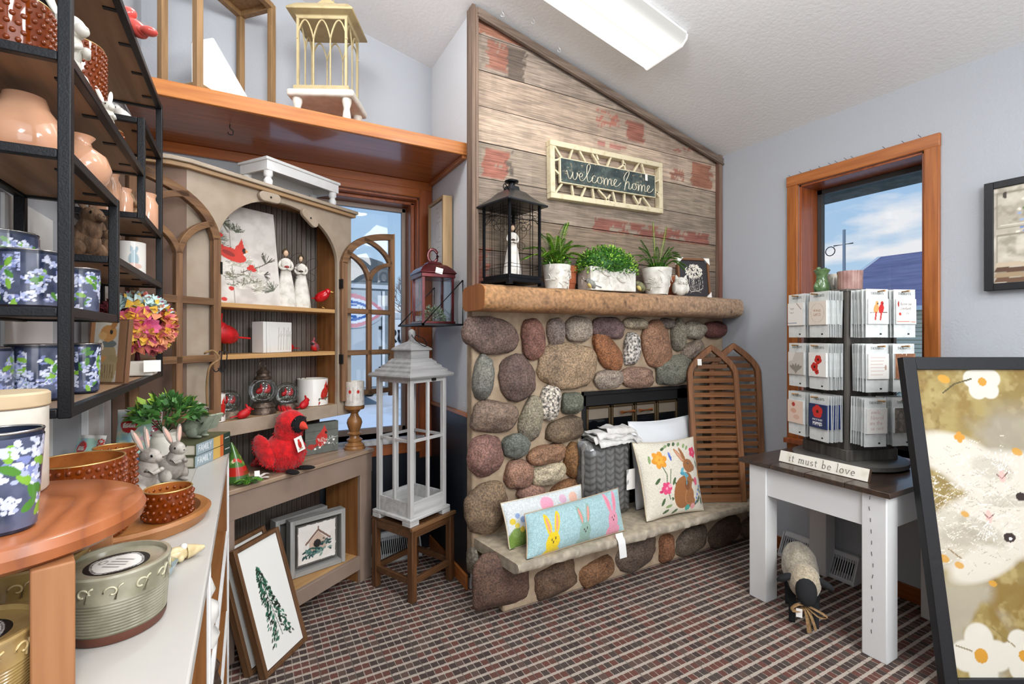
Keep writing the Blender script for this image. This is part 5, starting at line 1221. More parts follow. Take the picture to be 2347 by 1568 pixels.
for (side, row, col), (kind, desc) in spec.items():
    x = (-.062 if col == 0 else .062); z = rows[row]; n = 7
    pg = MB()
    if side == 0: pg.tube([(x, -HS, z+.012), (x, -HS-.125, z+.016)], .0042, 8)
    else: pg.tube([(-HS, -x, z+.012), (-HS-.125, -x, z+.016)], .0042, 8)
    pg.build('wooden_peg', M_pine, rk)
    for k in range(n):
        out = .010+.0135*k; front = k == n-1
        xx = x+rs.uniform(-.004, .004)+(k*.0016*(1 if col else -1)); jit = rs.uniform(-.03, .03)
        if front: packet(kind, 'gift card with %s, in front in the %s rack row' % (desc, rn[row]), xx, z, out, side, None, jit*.3)
        else: packet(None, 'bagged gift card hanging behind the card with %s' % desc, xx, z, out, side, 'cards behind the card with '+desc, jit, rs.uniform(-.05, .05))
# sign on the table
sg2 = thing('wooden_sign', 'small white block sign reading it must be love on the dark tabletop', 'sign', (2.285, 1.245, TZ+.001), 0); sg2.rotation_euler = (math.radians(-18), 0, math.radians(-91))
MB().box2((-.197, 0, 0), (.197, .016, .056)).build('block', mat('worn_dark_edge', '#4c3a2c', .7), sg2, bevel=.001)
MB().box2((-.195, -.0012, .001), (.195, .001, .055)).build('face', mat('aged_white_face', '#e4dfd2', .6, col2='#cfc7b4', nscale=18, lo=.55, hi=.8), sg2, bevel=.0005)
k = MB(); st, W0 = text_strokes('it must be love', .040, .085)
for s_ in st: k.tube([((x-W0/2)*.93, -.0018, .013+y*.95) for x, y in s_], .0017, 5, flat=.4)
k.build('lettering', M_ink, sg2, label='black typewriter letters reading it must be love')
# green vase, mugs on top of the rack
p = PD(1884, 668, 2.47); ztop = TZ+.836
gv = thing('ceramic_vase', 'small green glazed animal-shaped vase on the left of the rack top', 'vase', (p.x, p.y, ztop), 0)
M_gv = mat('mottled_green_glaze', '#6f8a5c', .2, col2='#4a6640', nscale=45, coat=.4)
b = MB(); b.lathe([(.026, 0), (.036, .012), (.038, .035), (.028, .062), (.024, .085), (.030, .105), (.038, .118), (.034, .122), (.030, .116)], 24); b.build('body', M_gv, gv, smooth=50)
b = MB(); b.tube(catmull([(-.025, 0, .012), (-.045, 0, .018), (-.052, 0, .034), (-.048, 0, .044)], 5), [.014]*6+[.012]*5+[.010]*5, 10); b.build('curled_tail', M_gv, gv, smooth=60)
for s in (-1, 1): b = MB(); b.ell((s*.03, 0, .125), (.013, .010, .010)); b.build('ear', M_gv, gv)
def cup(name, label, cat, loc, r0, r1, h, m, handle=True, group=None, rz=0, min_=None, rib=0):
    t = thing(name, label, cat, loc, rz, group); b = MB()
    if rib:
        rings = []; n = rib*4
        for (r, z) in ((r0, 0), (r0*1.02, h*.03), (r1, h*.85), (r1*1.03, h*.9), (r1*1.03, h), (r1*.93, h), (r0*.85, h*.1), (.002, h*.08)):
            rings.append([b.V(((r*(1+.018*math.cos(j*2*math.pi*rib/n)))*math.cos(2*math.pi*j/n), (r*(1+.018*math.cos(j*2*math.pi*rib/n)))*math.sin(2*math.pi*j/n), z)) for j in range(n)])
        for k in range(len(rings)-1):
            for j in range(n): b.F((rings[k][j], rings[k][(j+1) % n], rings[k+1][(j+1) % n], rings[k+1][j]))
    else: b.lathe([(r0*.9, 0), (r0, .004), (r1, h), (r1*.93, h), (r0*.9, h*.1), (.002, h*.08)], 32)
    b.build('body', m, t, smooth=60)
    if handle: k = MB(); k.tube(catmull([(r1*.96, 0, h*.8), (r1*1.45, 0, h*.75), (r1*1.5, 0, h*.45), (r1*.98, 0, h*.25)], 6), .005, 8); k.build('handle', m, t, smooth=60)
    return t
p = PD(1915, 665, 2.50); cup('mug', 'white mug beside the green vase on the rack top', 'mug', (p.x, p.y, ztop), .038, .042, .102, M_cream, rz=math.radians(200))
p = PD(1948, 665, 2.36); cup('ribbed_candle_jar', 'pink ribbed glass jar on the right of the rack top', 'jar', (p.x, p.y, ztop), .050, .052, .098, mat('pink_ribbed_glass', '#b8938a', .2, col2='#9a746c', nscale=20, coat=.5), handle=False, rib=20)
# ================================================================ floor registers
def register(label, loc, rz, L, h, d):
    t = thing('floor_register', label, 'vent', loc, rz); mw = mat('white_enamel_vent', '#c9cacb', .45)
    b = MB(); b.prism([(0, 0), (0, h), (-.02, h), (-.028, h-.012), (-.030, h-.022)] + [(-.020, h-.022), (-.012, .03), (-.012, 0)], (-L/2, 0, 0), (0, 1, 0), (0, 0, 1), (L, 0, 0)); b.build('back_plate', mw, t)
    b = MB(); b.box2((-L/2, -d, 0), (L/2, -.012, .022)); b.build('base_lip', mw, t, bevel=.003)
    for s in (-1, 1): b = MB(); b.prism([(0, 0), (-d, 0), (-d, .02), (-.03, h), (0, h)], (s*L/2-.004, 0, 0), (0, 1, 0), (0, 0, 1), (.008, 0, 0)); b.build('end_plate', mw, t)
    n = int(L/.012)
    for k in range(min(n, 48)):
        x = -L/2+.01+(L-.02)*k/(n-1); b = MB(); b.bar((x, -.030, h-.020), (x, -d+.004, .02), .0035, .006); b.build('louvre', mw, t)
    MB().box2((-L/2+.01, -.018, .024), (L/2-.01, -.014, h-.03)).build('dark_duct', M_ink, t)
    return t
register('white sloping floor register on the carpet behind the sheep under the table', (XR-.016, 1.535, 0), math.radians(-90), .40, .135, .085)
register('white sloping floor register under the alcove window behind the stool', (.72, YB-.014, 0), 0, .36, .15, .09)
# ================================================================ little sheep under the table
M_wool = painted('rough_wool', .95, bump=1.0, bscale=160, speck=.5, sscale=120, sheen=.3)
shp = thing('sheep_figurine', 'small woolly sheep with black face and legs standing under the white table', 'sheep figurine', (2.275, 1.325, 0), math.radians(217))
b = MB(); R_ = Ry(math.radians(14)); P = []
for k in range(19):
    t_ = k/18; x = -.16+.29*t_; r_ = .085*math.sin(math.pi*min(1, max(.02, t_*.93+.05)))**.55*(1-.1*t_); zc = .235-.06*t_; row = []
    for j in range(26):
        a = 2*math.pi*j/26; d = 1+.10*mnoise.noise(Vector((x*30, math.cos(a)*2, math.sin(a)*2))); q = .5+.5*mnoise.noise(Vector((x*22, math.cos(a)*3, math.sin(a)*3+4)))
        c = Vector(lin('#b3aa97')).lerp(Vector(lin('#7a6f5e')), max(0, min(1, q*1.3-.25))); b.cur = (*c, 1)
        row.append(b.V((x, r_*.92*d*math.cos(a), zc+r_*1.12*d*math.sin(a))))
    P.append(row)
for k in range(18):
    for j in range(26): b.F((P[k][j], P[k+1][j], P[k+1][(j+1) % 26], P[k][(j+1) % 26]))
b.F(P[0][::-1]); b.F(P[-1])
b.cur = (*lin('#a89c86'), 1); b.ell((.115, 0, .205), (.068, .066, .078), None, 18, 12)
b.build('woolly_body', M_wool, shp, smooth=180)
Mb = mat('black_felt', '#1a1b1d', .9, bump=.3, bscale=200)
b = MB(); b.ell((.172, .0, .188), (.030, .042, .062), Ry(-.25), 18, 12); b.build('face', Mb, shp)
for s in (-1, 1): b = MB(); b.ell((.135, s*.078, .215), (.016, .038, .016), Rx(-s*.55), 12, 8); b.build('ear', Mb, shp)
for x, y in ((.10, .045), (.085, -.045), (-.07, .045), (-.08, -.045)):
    b = MB(); b.tube([(x, y, .16), (x+.004, y, .08), (x, y, .012), (x+.012, y, .002)], [.018, .014, .013, .012], 10); b.build('leg', Mb, shp, smooth=60)
b = MB()
for pts in ([(.17, .0, .125), (.185, .045, .115), (.19, .075, .10), (.185, .045, .092), (.172, .004, .118)], [(.17, .0, .125), (.19, -.035, .13), (.195, -.06, .105), (.18, -.03, .10), (.172, 0, .118)], [(.172, .0, .12), (.185, .02, .08), (.182, .035, .03)], [(.172, .0, .12), (.184, .005, .07), (.178, .012, .012)]):
    b.tube(catmull(pts, 5), .010, 6, flat=.2)
b.build('burlap_bow', mat('burlap', '#9c7c56', .95, col2='#7e623f', nscale=120, bump=.5, bscale=200), shp, smooth=60)
price_tag((.185, -.028, .092), .024, .040, math.pi/2, 'white card tag', shp, rx=.1)
# ================================================================ big leaning painting
F_ = Vector((math.sin(YAW), math.cos(YAW), 0)); R2 = Vector((math.cos(YAW), -math.sin(YAW), 0))
pw, ph_ = .60, 1.222; o = F_*1.727 + R2*(1.563+pw/2)
cw, ch = .50, 1.122; cv = Canvas(cw, ch, .0032, '#84703c')
cv.blot(.10, '#9a8850', .35, .65, 1); cv.blot(.06, '#7e6428', .45, .7, 2, .8); cv.blot(.03, '#ac9a66', .55, .75, 5, .6)
cv.blot(.02, '#6e5420', .6, .75, 7, .6, region=np.clip((.16-cv.X)/.1, 0, 1)*np.clip((cv.Y-.72)/.1, 0, 1))
def q(u, v): return ((u-(2100+(v-845)*87/700))*.00166, (1545-v)/700*ch)
cv.put(np.clip((cv.X-.16-.3*(cv.noise(.12, 6)-.5))/.1, 0, 1)*np.clip((cv.Y-.70)/.08, 0, 1)*np.clip((1.02-cv.Y)/.1, 0, 1), '#9a9486', .75)
cv.put(np.clip((cv.noise(.14, 12)-.45)/.15, 0, 1)*np.clip((.40-cv.Y)/.1, 0, 1)*np.clip((.26-cv.X)/.1, 0, 1), '#a39c8c', .8)
def E_(u, v, rx, ry, c, rot=0, al=1, soft=.25): x, y = q(u, v); cv.ell(x, y, rx*.00166, ry*.0016, c, -rot, al, soft)
W1, W2_, G_ = '#bdb5a4', '#cdc6b8', '#8f8674'
for a in ((2185, 1050, 85, 42, 14), (2240, 1090, 90, 48, 30), (2300, 1110, 70, 58, 0), (2160, 1030, 45, 22, -8), (2350, 1130, 60, 70, 0)): E_(*a[:4], W2_, a[4], .93, .8)
E_(2280, 1085, 40, 22, G_, 20, .35, .9)
for a in ((2240, 1200, 80, 45, -10), (2290, 1190, 70, 50, 0), (2340, 1220, 60, 60, 0), (2200, 1270, 80, 45, 12), (2260, 1300, 75, 30, -20), (2180, 1215, 40, 30, 0)): E_(*a[:4], W1 if a[0] < 2230 else W2_, a[4], .93, .8)
for a in ((2255, 1230, 50, 20, 30), (2205, 1240, 40, 18, 0), (2320, 1160, 50, 12, 0)): E_(*a[:4], G_, a[4], .4, .9)
cv.soft = .35
def L_(pts, wd, c): cv.line([q(*p_) for p_ in pts], wd, c)
rs = random.Random(4)
for k in range(620):
    u, v = rs.uniform(2120, 2345), rs.gauss(1170, 75)
    if 985 < v < 1345 and abs(v-1170) < 190-(2345-u)*.35: L_([(u, v), (u-rs.uniform(6, 20), v+rs.uniform(-12, 12)*(1 if v > 1150 else -1))], .0018, ('#e2dccf', '#a59c8c', '#c3bbaa', '#d8cfbe')[k % 4])
cv.blot(.012, '#dad4c8', .62, .74, 15, .5, region=(np.abs(cv.Y-.62) < .18).astype(float)*(cv.X > .08))
E_(2316, 1243, 14, 11, '#2a1a14', 0, 1, 0); E_(2318, 1246, 4, 3, '#ffffff', 0, 1, 0); E_(2345, 1150, 12, 10, '#2a1a14', 0, 1, 0)
E_(2303, 1102, 7, 14, '#d8a8a0', 0, .8); E_(2270, 1196, 7, 14, '#d8a8a0', 0, .8)
L_([(2290, 1098), (2303, 1108), (2316, 1094)], .003, '#6a4a40'); L_([(2258, 1188), (2270, 1200), (2282, 1190)], .003, '#6a4a40')
for k in range(7): L_([(2300, 1090), (2290+14*k-30, 1040-3*abs(3-k)*-1)], .0012, '#f0ece2'); L_([(2268, 1205), (2235+9*k, 1250)], .0012, '#f0ece2')
def flower(u, v, r_, n=5, rot=0, c='#cdc8ba'): x, y = q(u, v); cv.petals(x, y, r_*.00166, n, c, .8, rot); cv.ell(x, y, r_*.0004, r_*.0004, '#c08a2c')
flower(2262, 875, 42, 5, 20); flower(2245, 1500, 62, 4, 0); flower(2340, 1500, 50, 5, 30); flower(2205, 1010, 12, 4, 0, '#c98a2a')
for (u, v, r_) in ((2170, 868, 14), (2165, 1290, 12), (2200, 1305, 10), (2275, 1345, 9), (2215, 1190, 9), (2340, 1045, 12)): E_(u, v, r_, r_*.7, '#c4902c', 20, .9)
L_([(2168, 902), (2195, 880), (2235, 868)], .006, '#4e4420'); L_([(2190, 1478), (2225, 1490)], .004, '#6a5a2a'); L_([(2270, 1440), (2320, 1480)], .004, '#7a6a3a'); L_([(2175, 1268), (2205, 1290)], .004, '#7a6030')
picture('leaning_painting', 'tall black framed painting of two white bunnies leaning on the white table corner', 'painting', pw, ph_, .050, .032, mat('matte_black_frame', '#16171a', .5, bump=.2), cv, painted('canvas_print', .45, bump=.1, bscale=400), (o.x, o.y, .012), (math.radians(-9), 0, -YAW), recess=.012)
# wall picture
cv = Canvas(.44, .42, .004, '#b0a898'); cv.blot(.06, '#cfc8b8', .4, .7, 3); cv.blot(.03, '#8a8272', .6, .8, 4, .7)
for (x, y, w_, h_) in ((.02, .24, .13, .15), (.02, .05, .13, .16), (.20, .24, .18, .15)): cv.line([(x, y), (x+w_, y), (x+w_, y+h_), (x, y+h_), (x, y)], .006, '#8d8676'); cv.line([(x+.012, y+.012), (x+w_-.012, y+.012), (x+w_-.012, y+h_-.012)], .003, '#d8d2c4')
cv.ell(.045, .38, .007, .016, '#3c342a')
for k in range(60): rs = random.Random(k); cv.ell(rs.uniform(.08, .30), rs.uniform(.20, .36), .006, .005, ('#6c86b8', '#8ca4cc', '#5c7a48', '#e4ddd0')[k % 4])
for k in range(4): cv.poly([(.01, .01+.022*k), (.22, .0+.022*k), (.24, .018+.022*k), (.02, .030+.022*k)], ('#6a4e3a', '#a08a6c', '#5a4030', '#c0b098')[k])
picture('wall_picture', 'black framed picture of flowers before cream panelled doors on the right wall', 'picture', .48, .468, .030, .034, mat('matte_black_frame', '#16171a', .5), cv, M_print, (XR-.036, .848-.24, 1.50), (0, 0, math.radians(-90)))
# nails left above the window
for i, (zx, zy) in enumerate(((480, 215), (530, 197), (580, 187), (622, 172), (668, 156), (698, 146), (742, 132), (775, 125), (925, 80), (1015, 53), (1093, 25))):
    p = PX(1580+zx*.4848, 300+zy*.4848, XR-.006); b = MB(); b.tube([p+Vector((.004, 0, -.004)), p+Vector((-.016, .004, .004))], .0013, 6)
    b.build('nail', M_metal, label='small dark nail left in the grey wall above the right window frame', cat='nail', group='nails above the right window')
# ================================================================ corner hutch
HA = math.radians(35); HO = Vector((.517, 2.605, 0)); HD = Vector((math.cos(HA), math.sin(HA), 0)); HN = Vector((-math.sin(HA), math.cos(HA), 0))
def HP(u, v, dep):
    p = PN(u, v, HO+HN*dep, HA); d = p-HO; return Vector((d.dot(HD), dep, p.z))
def HW(x, dep, z): return HO + HD*x + HN*dep + Vector((0, 0, z))
def HL(w): d = Vector(w)-HO; return Vector((d.dot(HD), d.dot(HN), w[2]))
M_tau = mat('taupe_chalk_paint', '#927e70', .6, col2='#877365', nscale=6, bump=.12, bscale=60)
M_taul = mat('rubbed_taupe_paint', '#a39482', .6, col2='#94836f', nscale=9, lo=.4, hi=.7, bump=.15, bscale=60)
M_edge = wood('rubbed_taupe_edge', '#b08e66', '#937455', 'x', 40, .55, .2)
hu = thing('corner_hutch', 'taupe corner hutch with an arched open front and arched doors beside the alcove window', 'hutch', HO, HA)
hx0, hx1 = -.82, .088; uz0, uz1 = .88, 1.966
# base
b = MB(); b.box2((hx0, -.012, .675), (hx1+.006, .12, .695)); 
i0 = len(b.v)
pl0 = [(hx0, .12), (hx1+.0, .12), (.0, .31), (-.60, .31), (-.985, .18)]
b.prism(pl0, (0, 0, .675), (1, 0, 0), (0, 1, 0), (0, 0, .020))
b.build('worktop', wood('taupe_worktop', '#a48d76', '#8f7763', 'x', 40, .4, .15), hu, bevel=.004)
for x0, x1 in ((hx0, hx0+.13), (0, .084)): b = MB(); b.box2((x0, 0, 0 if x1 > 0 else 0), (x1, .022, .675)); b.build('front_post', M_tau, hu, bevel=.003)
b = MB(); b.box2((hx0+.13, .001, .57), (0, .021, .675)); b.box2((hx0, -.0015, .57), (.084, .0, .672)); b.build('base_apron', M_tau, hu, bevel=.003)
b = MB(); b.box2((hx0+.13, .001, .07), (0, .021, .142)); b.build('bottom_rail', M_tau, hu, bevel=.003)
b = MB(); b.prism([(hx0+.02, .02), (.06, .02), (.0, .30), (-.60, .30)], (0, 0, .12), (1, 0, 0), (0, 1, 0), (0, 0, .018)); b.build('base_shelf', M_pine, hu)
MB().box2((.0, .022, 0), (.018, .25, .675)).build('base_side_panel', M_pinez, hu)
# corrugated tin back
M_tin = mat('aged_corrugated_tin', '#5c554e', .55, metal=.35, col2='#6e665e', nscale=8, col3='#4a3226', n3=5, lo3=.45, hi3=.65, stretch=(1, 1, .25), bump=.3, bscale=60)
b = MB(); n = 230; P = []
for i in range(n+1):
    x = -.86+.865*i/n; P.append([(x, .300+.006*math.sin(x/.030*2*math.pi), z) for z in (.1, .69, .70, 1.97)])
b.grid(P); b.build('tin_back', M_tin, hu, smooth=180)
# upper case
ax0, ax1, sz, tz = -.682, -.041, 1.68, 1.925; xc, rw = (ax0+ax1)/2, (ax1-ax0)/2; fx0, fx1 = -.805, .055
arch = [(xc-rw*math.cos(math.pi*k/28), sz+(tz-sz)*math.sin(math.pi*k/28)) for k in range(29)]
b = MB(); y0, y1 = .12, .142
# upper face: left stile, right stile, spandrels
for s in (0, 1):
    half = arch[:15] if s == 0 else arch[14:]
    poly = [(fx0, uz0), (ax0, uz0)] + half + [(xc, uz1), (fx0, uz1)] if s == 0 else [(fx1, uz0), (fx1, uz1), (xc, uz1)] + half + [(ax1, uz0)]
    bb = MB(); bb.prism(poly, (0, y0, 0), (1, 0, 0), (0, 0, 1), (0, y1-y0, 0)); bb.build('arched_face', M_taul, hu, bevel=.002)
b = MB(); b.box2((ax0, .122, uz0), (ax1, .142, .943)); b.build('shelf_apron', M_taul, hu, bevel=.002)
b = MB(); b.prism([(ax0-.09, .13), (ax1+.06, .13), (-.0, .30), (-.80, .30)], (0, 0, .925), (1, 0, 0), (0, 1, 0), (0, 0, .018)); b.build('lower_shelf', M_edge, hu)
for z in (1.444, 1.224): b = MB(); b.prism([(ax0-.03, .125), (ax1-.03 if 0 else -.055, .125), (-.025, .30), (-.80, .30)], (0, 0, z-.020), (1, 0, 0), (0, 1, 0), (0, 0, .020)); b.build('upper_shelf', M_pine, hu, bevel=.002)
b = MB(); b.prism([(-.035, .142), (-.012, .142), (.008, .30), (-.02, .30)], (0, 0, uz0), (1, 0, 0), (0, 1, 0), (0, 0, uz1-uz0-.01)); b.build('right_inner_panel', M_pinez, hu)
b = MB(); b.prism([(fx1-.012, .142), (fx1, .142), (.03, .22), (.018, .22)], (0, 0, uz0), (1, 0, 0), (0, 1, 0), (0, 0, uz1-uz0-.01)); b.build('right_side_panel', M_tau, hu)
b = MB(); b.prism([(ax0-.02, .142), (ax0, .142), (-.80, .30), (-.82, .30)], (0, 0, uz0), (1, 0, 0), (0, 1, 0), (0, 0, uz1-uz0-.01)); b.build('left_inner_panel', M_pinez, hu)
# left flank, square to the left wall
def flank(z0, z1, xs, name, m, thick=.015, y_=None):
    a = HW(xs, .12 if y_ is None else y_, 0); e = Vector((XL+.012, a.y, 0)); A, E = HL(a), HL(e); bb = MB(); off = HL(HW(0, 0, 0)+Vector((0, thick, 0)))-HL(HW(0, 0, 0))
    bb.prism([(A.x, A.y), (A.x+off.x, A.y+off.y), (E.x+off.x, E.y+off.y), (E.x, E.y)], (0, 0, z0), (1, 0, 0), (0, 1, 0), (0, 0, z1-z0)); return bb.build(name, m, hu)
flank(uz0, uz1, fx0+.0, 'left_flank', mat('brown_flank', '#7c6252', .6, col2='#6c5446', nscale=5, stretch=(1, 1, .2), bump=.1))
flank(0, .675, hx0, 'base_flank', M_tau, y_=0)
for k, (z0, z1, o_) in enumerate(((1.951, 1.969, .022), (1.969, 1.986, .034))):
    a = HL(Vector((XL+.012, HW(fx0, .12-o_, 0).y-.004, 0))); bk_ = HL(Vector((XL+.012, 2.84, 0))); rr = HL(Vector((.30, 2.84, 0)))
    bb = MB(); bb.prism([(fx1+o_*.6, .12-o_), (fx1+o_*.5, .22), (rr.x, rr.y), (bk_.x, bk_.y), (a.x, a.y), (fx0-.06, .12-o_+.02), (fx0+.0, .12-o_)], (0, 0, z0), (1, 0, 0), (0, 1, 0), (0, 0, z1-z0)); bb.build('crown_board', M_taul if k else M_edge, hu, bevel=.003)
for (x, z, a_) in ((-.455, 1.930, -.05), (-.235, 1.885, .62)):
    bb = MB(); pts = [(.032+.022*math.cos(t), .022*math.sin(t)) for t in [(-90+22.5*k)*math.pi/180 for k in range(9)]] + [(-.032+.022*math.cos(t), .022*math.sin(t)) for t in [(90+22.5*k)*math.pi/180 for k in range(9)]]
    ca, sa = math.cos(-a_), math.sin(-a_); bb.prism([(x+p[0]*ca-p[1]*sa, z+p[0]*sa+p[1]*ca) for p in pts], (0, .098, 0), (1, 0, 0), (0, 0, 1), (0, .020, 0)); tg = bb.build('toggle_latch', M_taul, hu, bevel=.003)
    s = MB(); s.ell((x, .097, z), (.005, .003, .005), None, 8, 6); s.build('screw', M_metal, tg)
# doors: half gothic arches
M_door = wood('reclaimed_door_wood', '#8d6849', '#5e422d', 'z', 45, .65, .6, c3='#b08358', n3=3); M_doorx = wood('reclaimed_door_bar', '#83603f', '#5a3f2b', 'x', 45, .65, .6)
def arch_door(hinge, ang, w, mirror):
    d = thing('arched_door', None, None, HL(hinge)); d.parent = hu; d.rotation_euler = (0, 0, ang-HA); d.name = 'arched_door'
    sx = -1 if mirror else 1; H_ = .95; sp = .745; st = .034; dp = .022
    def pr(poly, name, m=M_door):
        poly = [(sx*p[0], p[1]) for p in poly]; bb = MB(); bb.prism(poly[::sx], (0, 0, 0), (1, 0, 0), (0, 0, 1), (0, dp, 0)); bb.build(name, m, d, bevel=.002)
    pr([(0, 0), (st, 0), (st, sp), (0, sp)], 'hinge_stile'); pr([(w-st, 0), (w, 0), (w, H_), (w-st, H_-.008)], 'meeting_stile')
    def curve(p0, c, p1, wd, name):
        pts = []; N = 12
        for k in range(N+1):
            t = k/N; x = (1-t)**2*p0[0]+2*t*(1-t)*c[0]+t*t*p1[0]; z = (1-t)**2*p0[1]+2*t*(1-t)*c[1]+t*t*p1[1]
            dx = 2*(1-t)*(c[0]-p0[0])+2*t*(p1[0]-c[0]); dz = 2*(1-t)*(c[1]-p0[1])+2*t*(p1[1]-c[1]); L = math.hypot(dx, dz); pts.append((x, z, -dz/L, dx/L))
        pr([(x+nx*wd/2, z+nz*wd/2) for x, z, nx, nz in pts]+[(x-nx*wd/2, z-nz*wd/2) for x, z, nx, nz in pts[::-1]], name, M_doorx)
    curve((.017, sp-.01), (.05, .90), (w-.01, H_-.022), .036, 'outer_arch'); m_ = w*.50
    pr([(m_-.013, .02), (m_+.013, .02), (m_+.013, .665), (m_-.013, .665)], 'mullion')
    curve((.03, .80), (m_-.02, .76), (m_, .655), .024, 'tracery_arch'); curve((m_, .655), (m_+.02, .74), (w-.03, .765), .024, 'tracery_arch'); curve((m_-.04, .888), (w-.07, .86), (w-.028, .765), .024, 'tracery_arch')
    for z in (.484, .257, .035): pr([(st-.004, z-.014), (w-st+.004, z-.014), (w-st+.004, z+.014), (st-.004, z+.014)], 'cross_bar', M_doorx)
    for z in (.2, .6): bb = MB(); bb.box2((sx*-.004, -.002, z), (sx*.006, dp+.004, z+.05)); bb.build('hinge', M_metal, d)
    return d
arch_door(HW(-.684, .095, .956), math.radians(45), .36, True)
arch_door(HW(-.034, .095, .956), math.radians(25), .355, False)
# ================================================================ things in the hutch
def on_shelf(u, v, z): p = PZ(u, v, z); return p
# winter cardinal board
cv = Canvas(.335, .50, .0030, '#cfc9c2'); cv.blot(.05, '#b9b1aa', .4, .8, 4)
for x in (.11, .22): cv.line([(x, 0), (x, .5)], .0022, '#7c746c')
rs = random.Random(12)
def needles(x, y, n, L, c, a0, a1, wd=.0028):
    for k in range(n): a = math.radians(rs.uniform(a0, a1)); cv.line([(x, y), (x+L*rs.uniform(.6, 1)*math.cos(a), y+L*rs.uniform(.6, 1)*math.sin(a))], wd, c)
for (x, y, L, a0, a1) in ((.04, .44, .06, 0, 360), (.08, .40, .06, -60, 60), (.14, .36, .05, 0, 140), (.0, .36, .07, -30, 60), (.05, .31, .06, -40, 60)): needles(x, y, 22, L, ('#4a4f3c', '#6c7060')[int(x*100) % 2], a0, a1)
for k in range(60): x, y = rs.uniform(0, .25), rs.uniform(0, .19)+max(0, .08-.0*k); needles(x, y*(1.25-x*2.2), 7, .035, ('#a8a494', '#6c6a56', '#d8d4c8', '#8c8a7c')[k % 4], -20, 200, .003)
cv.line([(.15, .16), (.24, .20), (.32, .25)], .004, '#4a3a30'); needles(.27, .22, 14, .06, '#4c4a3c', 20, 110); needles(.30, .08, 22, .06, '#5c5f50', 60, 200); needles(.26, .16, 12, .04, '#3c3830', -60, 60)
cv.ell(.115, .245, .065, .032, '#c43426', -18); cv.ell(.155, .275, .024, .026, '#c8382a'); cv.poly([(.14, .285), (.165, .335), (.175, .28)], '#c43426'); cv.poly([(.06, .255), (-.0, .325), (.012, .335), (.085, .28)], '#b82c20'); cv.ell(.173, .272, .010, .014, '#2a1410'); cv.poly([(.178, .28), (.192, .272), (.178, .262)], '#d88a4a'); cv.ell(.10, .25, .03, .012, '#8c241c', -20)
for (x, y) in ((.07, .335), (.08, .41), (.10, .075), (.19, .185), (.21, .18), (.2, .195), (.065, .02)): cv.ell(x, y, .013, .010, '#c02c24')
bp_ = HW(-.500, .195, 1.446); pc = picture('wall_board', 'white plank board painted with a red cardinal on a snowy pine branch, on the upper hutch shelf', 'painting', .335, .455, .004, .014, mat('board_edge_grey', '#6a625a', .7), None, None, bp_, (math.radians(-8), 0, HA-.06))
cv.a = cv.a; cvy = cv.mesh('artwork', lambda X, Y: (X-.1675, 0*X-.001, Y*.91), M_print, pc)
angel('taller white angel figurine holding red berries on the upper hutch shelf', HW(HP(655, 698, .20).x, .20, 1.445), HA-.5, .295, hair=mat('wreath_brown', '#4a3a26', .8), hold=mat('berry_bundle', '#5a2a22', .7, col2='#a03028', nscale=90))
angel('shorter white angel figurine with a dark bundle on the upper hutch shelf', HW(HP(690, 700, .19).x, .19, 1.445), HA-.7, .275, hair=mat('wreath_brown', '#4a3a26', .8))
bird('glass_bird', 'round glossy red bird on thin gold legs at the right of the upper hutch shelf', 'bird figurine', HW(HP(738, 705, .16).x, .16, 1.445), HA+math.radians(-60), .105, M_redgl, None, M_brasspin, crest=False, mask=False, tail=.35, up=.5, legs=.35)
# middle shelf
bird('cardinal_figurine', 'large red cardinal figurine at the left end of the middle hutch shelf', 'bird figurine', HW(-.60, .20, 1.225), HA+math.radians(192), .165, M_red, None, M_red, tail=1.0, up=.25, legs=.25)
wb = thing('keepsake_box', 'white wooden block box with carved birch trees on the middle hutch shelf', 'box', HW(HP(618, 808, .17).x+.01, .20, 1.225), HA+.12)
MB().box2((-.015, -.035, 0), (.115, .035, .145)).build('box_body', mat('white_box_paint', '#d9d7d2', .5), wb, bevel=.002)
for x in (-.034, -.055): MB().box2((x, -.035, 0), (x+.018, .035, .145)).build('box_leaf', mat('white_box_paint', '#d9d7d2', .5), wb, bevel=.002)
k = MB()
for x, h_ in ((.03, .12), (.045, .10), (.062, .12), (.078, .105), (.088, .12), (.10, .10)): k.bar((x, -.036, .012), (x+.003, -.036, .012+h_*.9), .004, .002); k.bar((x+.002, -.036, .07), (x+.012, -.036, .09), .002, .002)
k.build('tree_relief', mat('relief_grey', '#c2bfb8', .7), wb)
bird('cardinal_figurine', 'small red bird figurine half behind the white box on the middle hutch shelf', 'bird figurine', HW(HP(662, 800, .24).x, .245, 1.225), HA+math.radians(188), .085, M_red, None, M_red, tail=1.1, up=.1)
bird('bird_figurine', 'painted brown and red bird figurine at the right end of the middle hutch shelf', 'bird figurine', HW(HP(722, 803, .17).x, .17, 1.225), HA+math.radians(205), .085, mat('patterned_bird', '#a83a34', .3, col2='#5c4a5a', nscale=60, coat=.3), M_red, M_brown, tail=.8, up=.45)
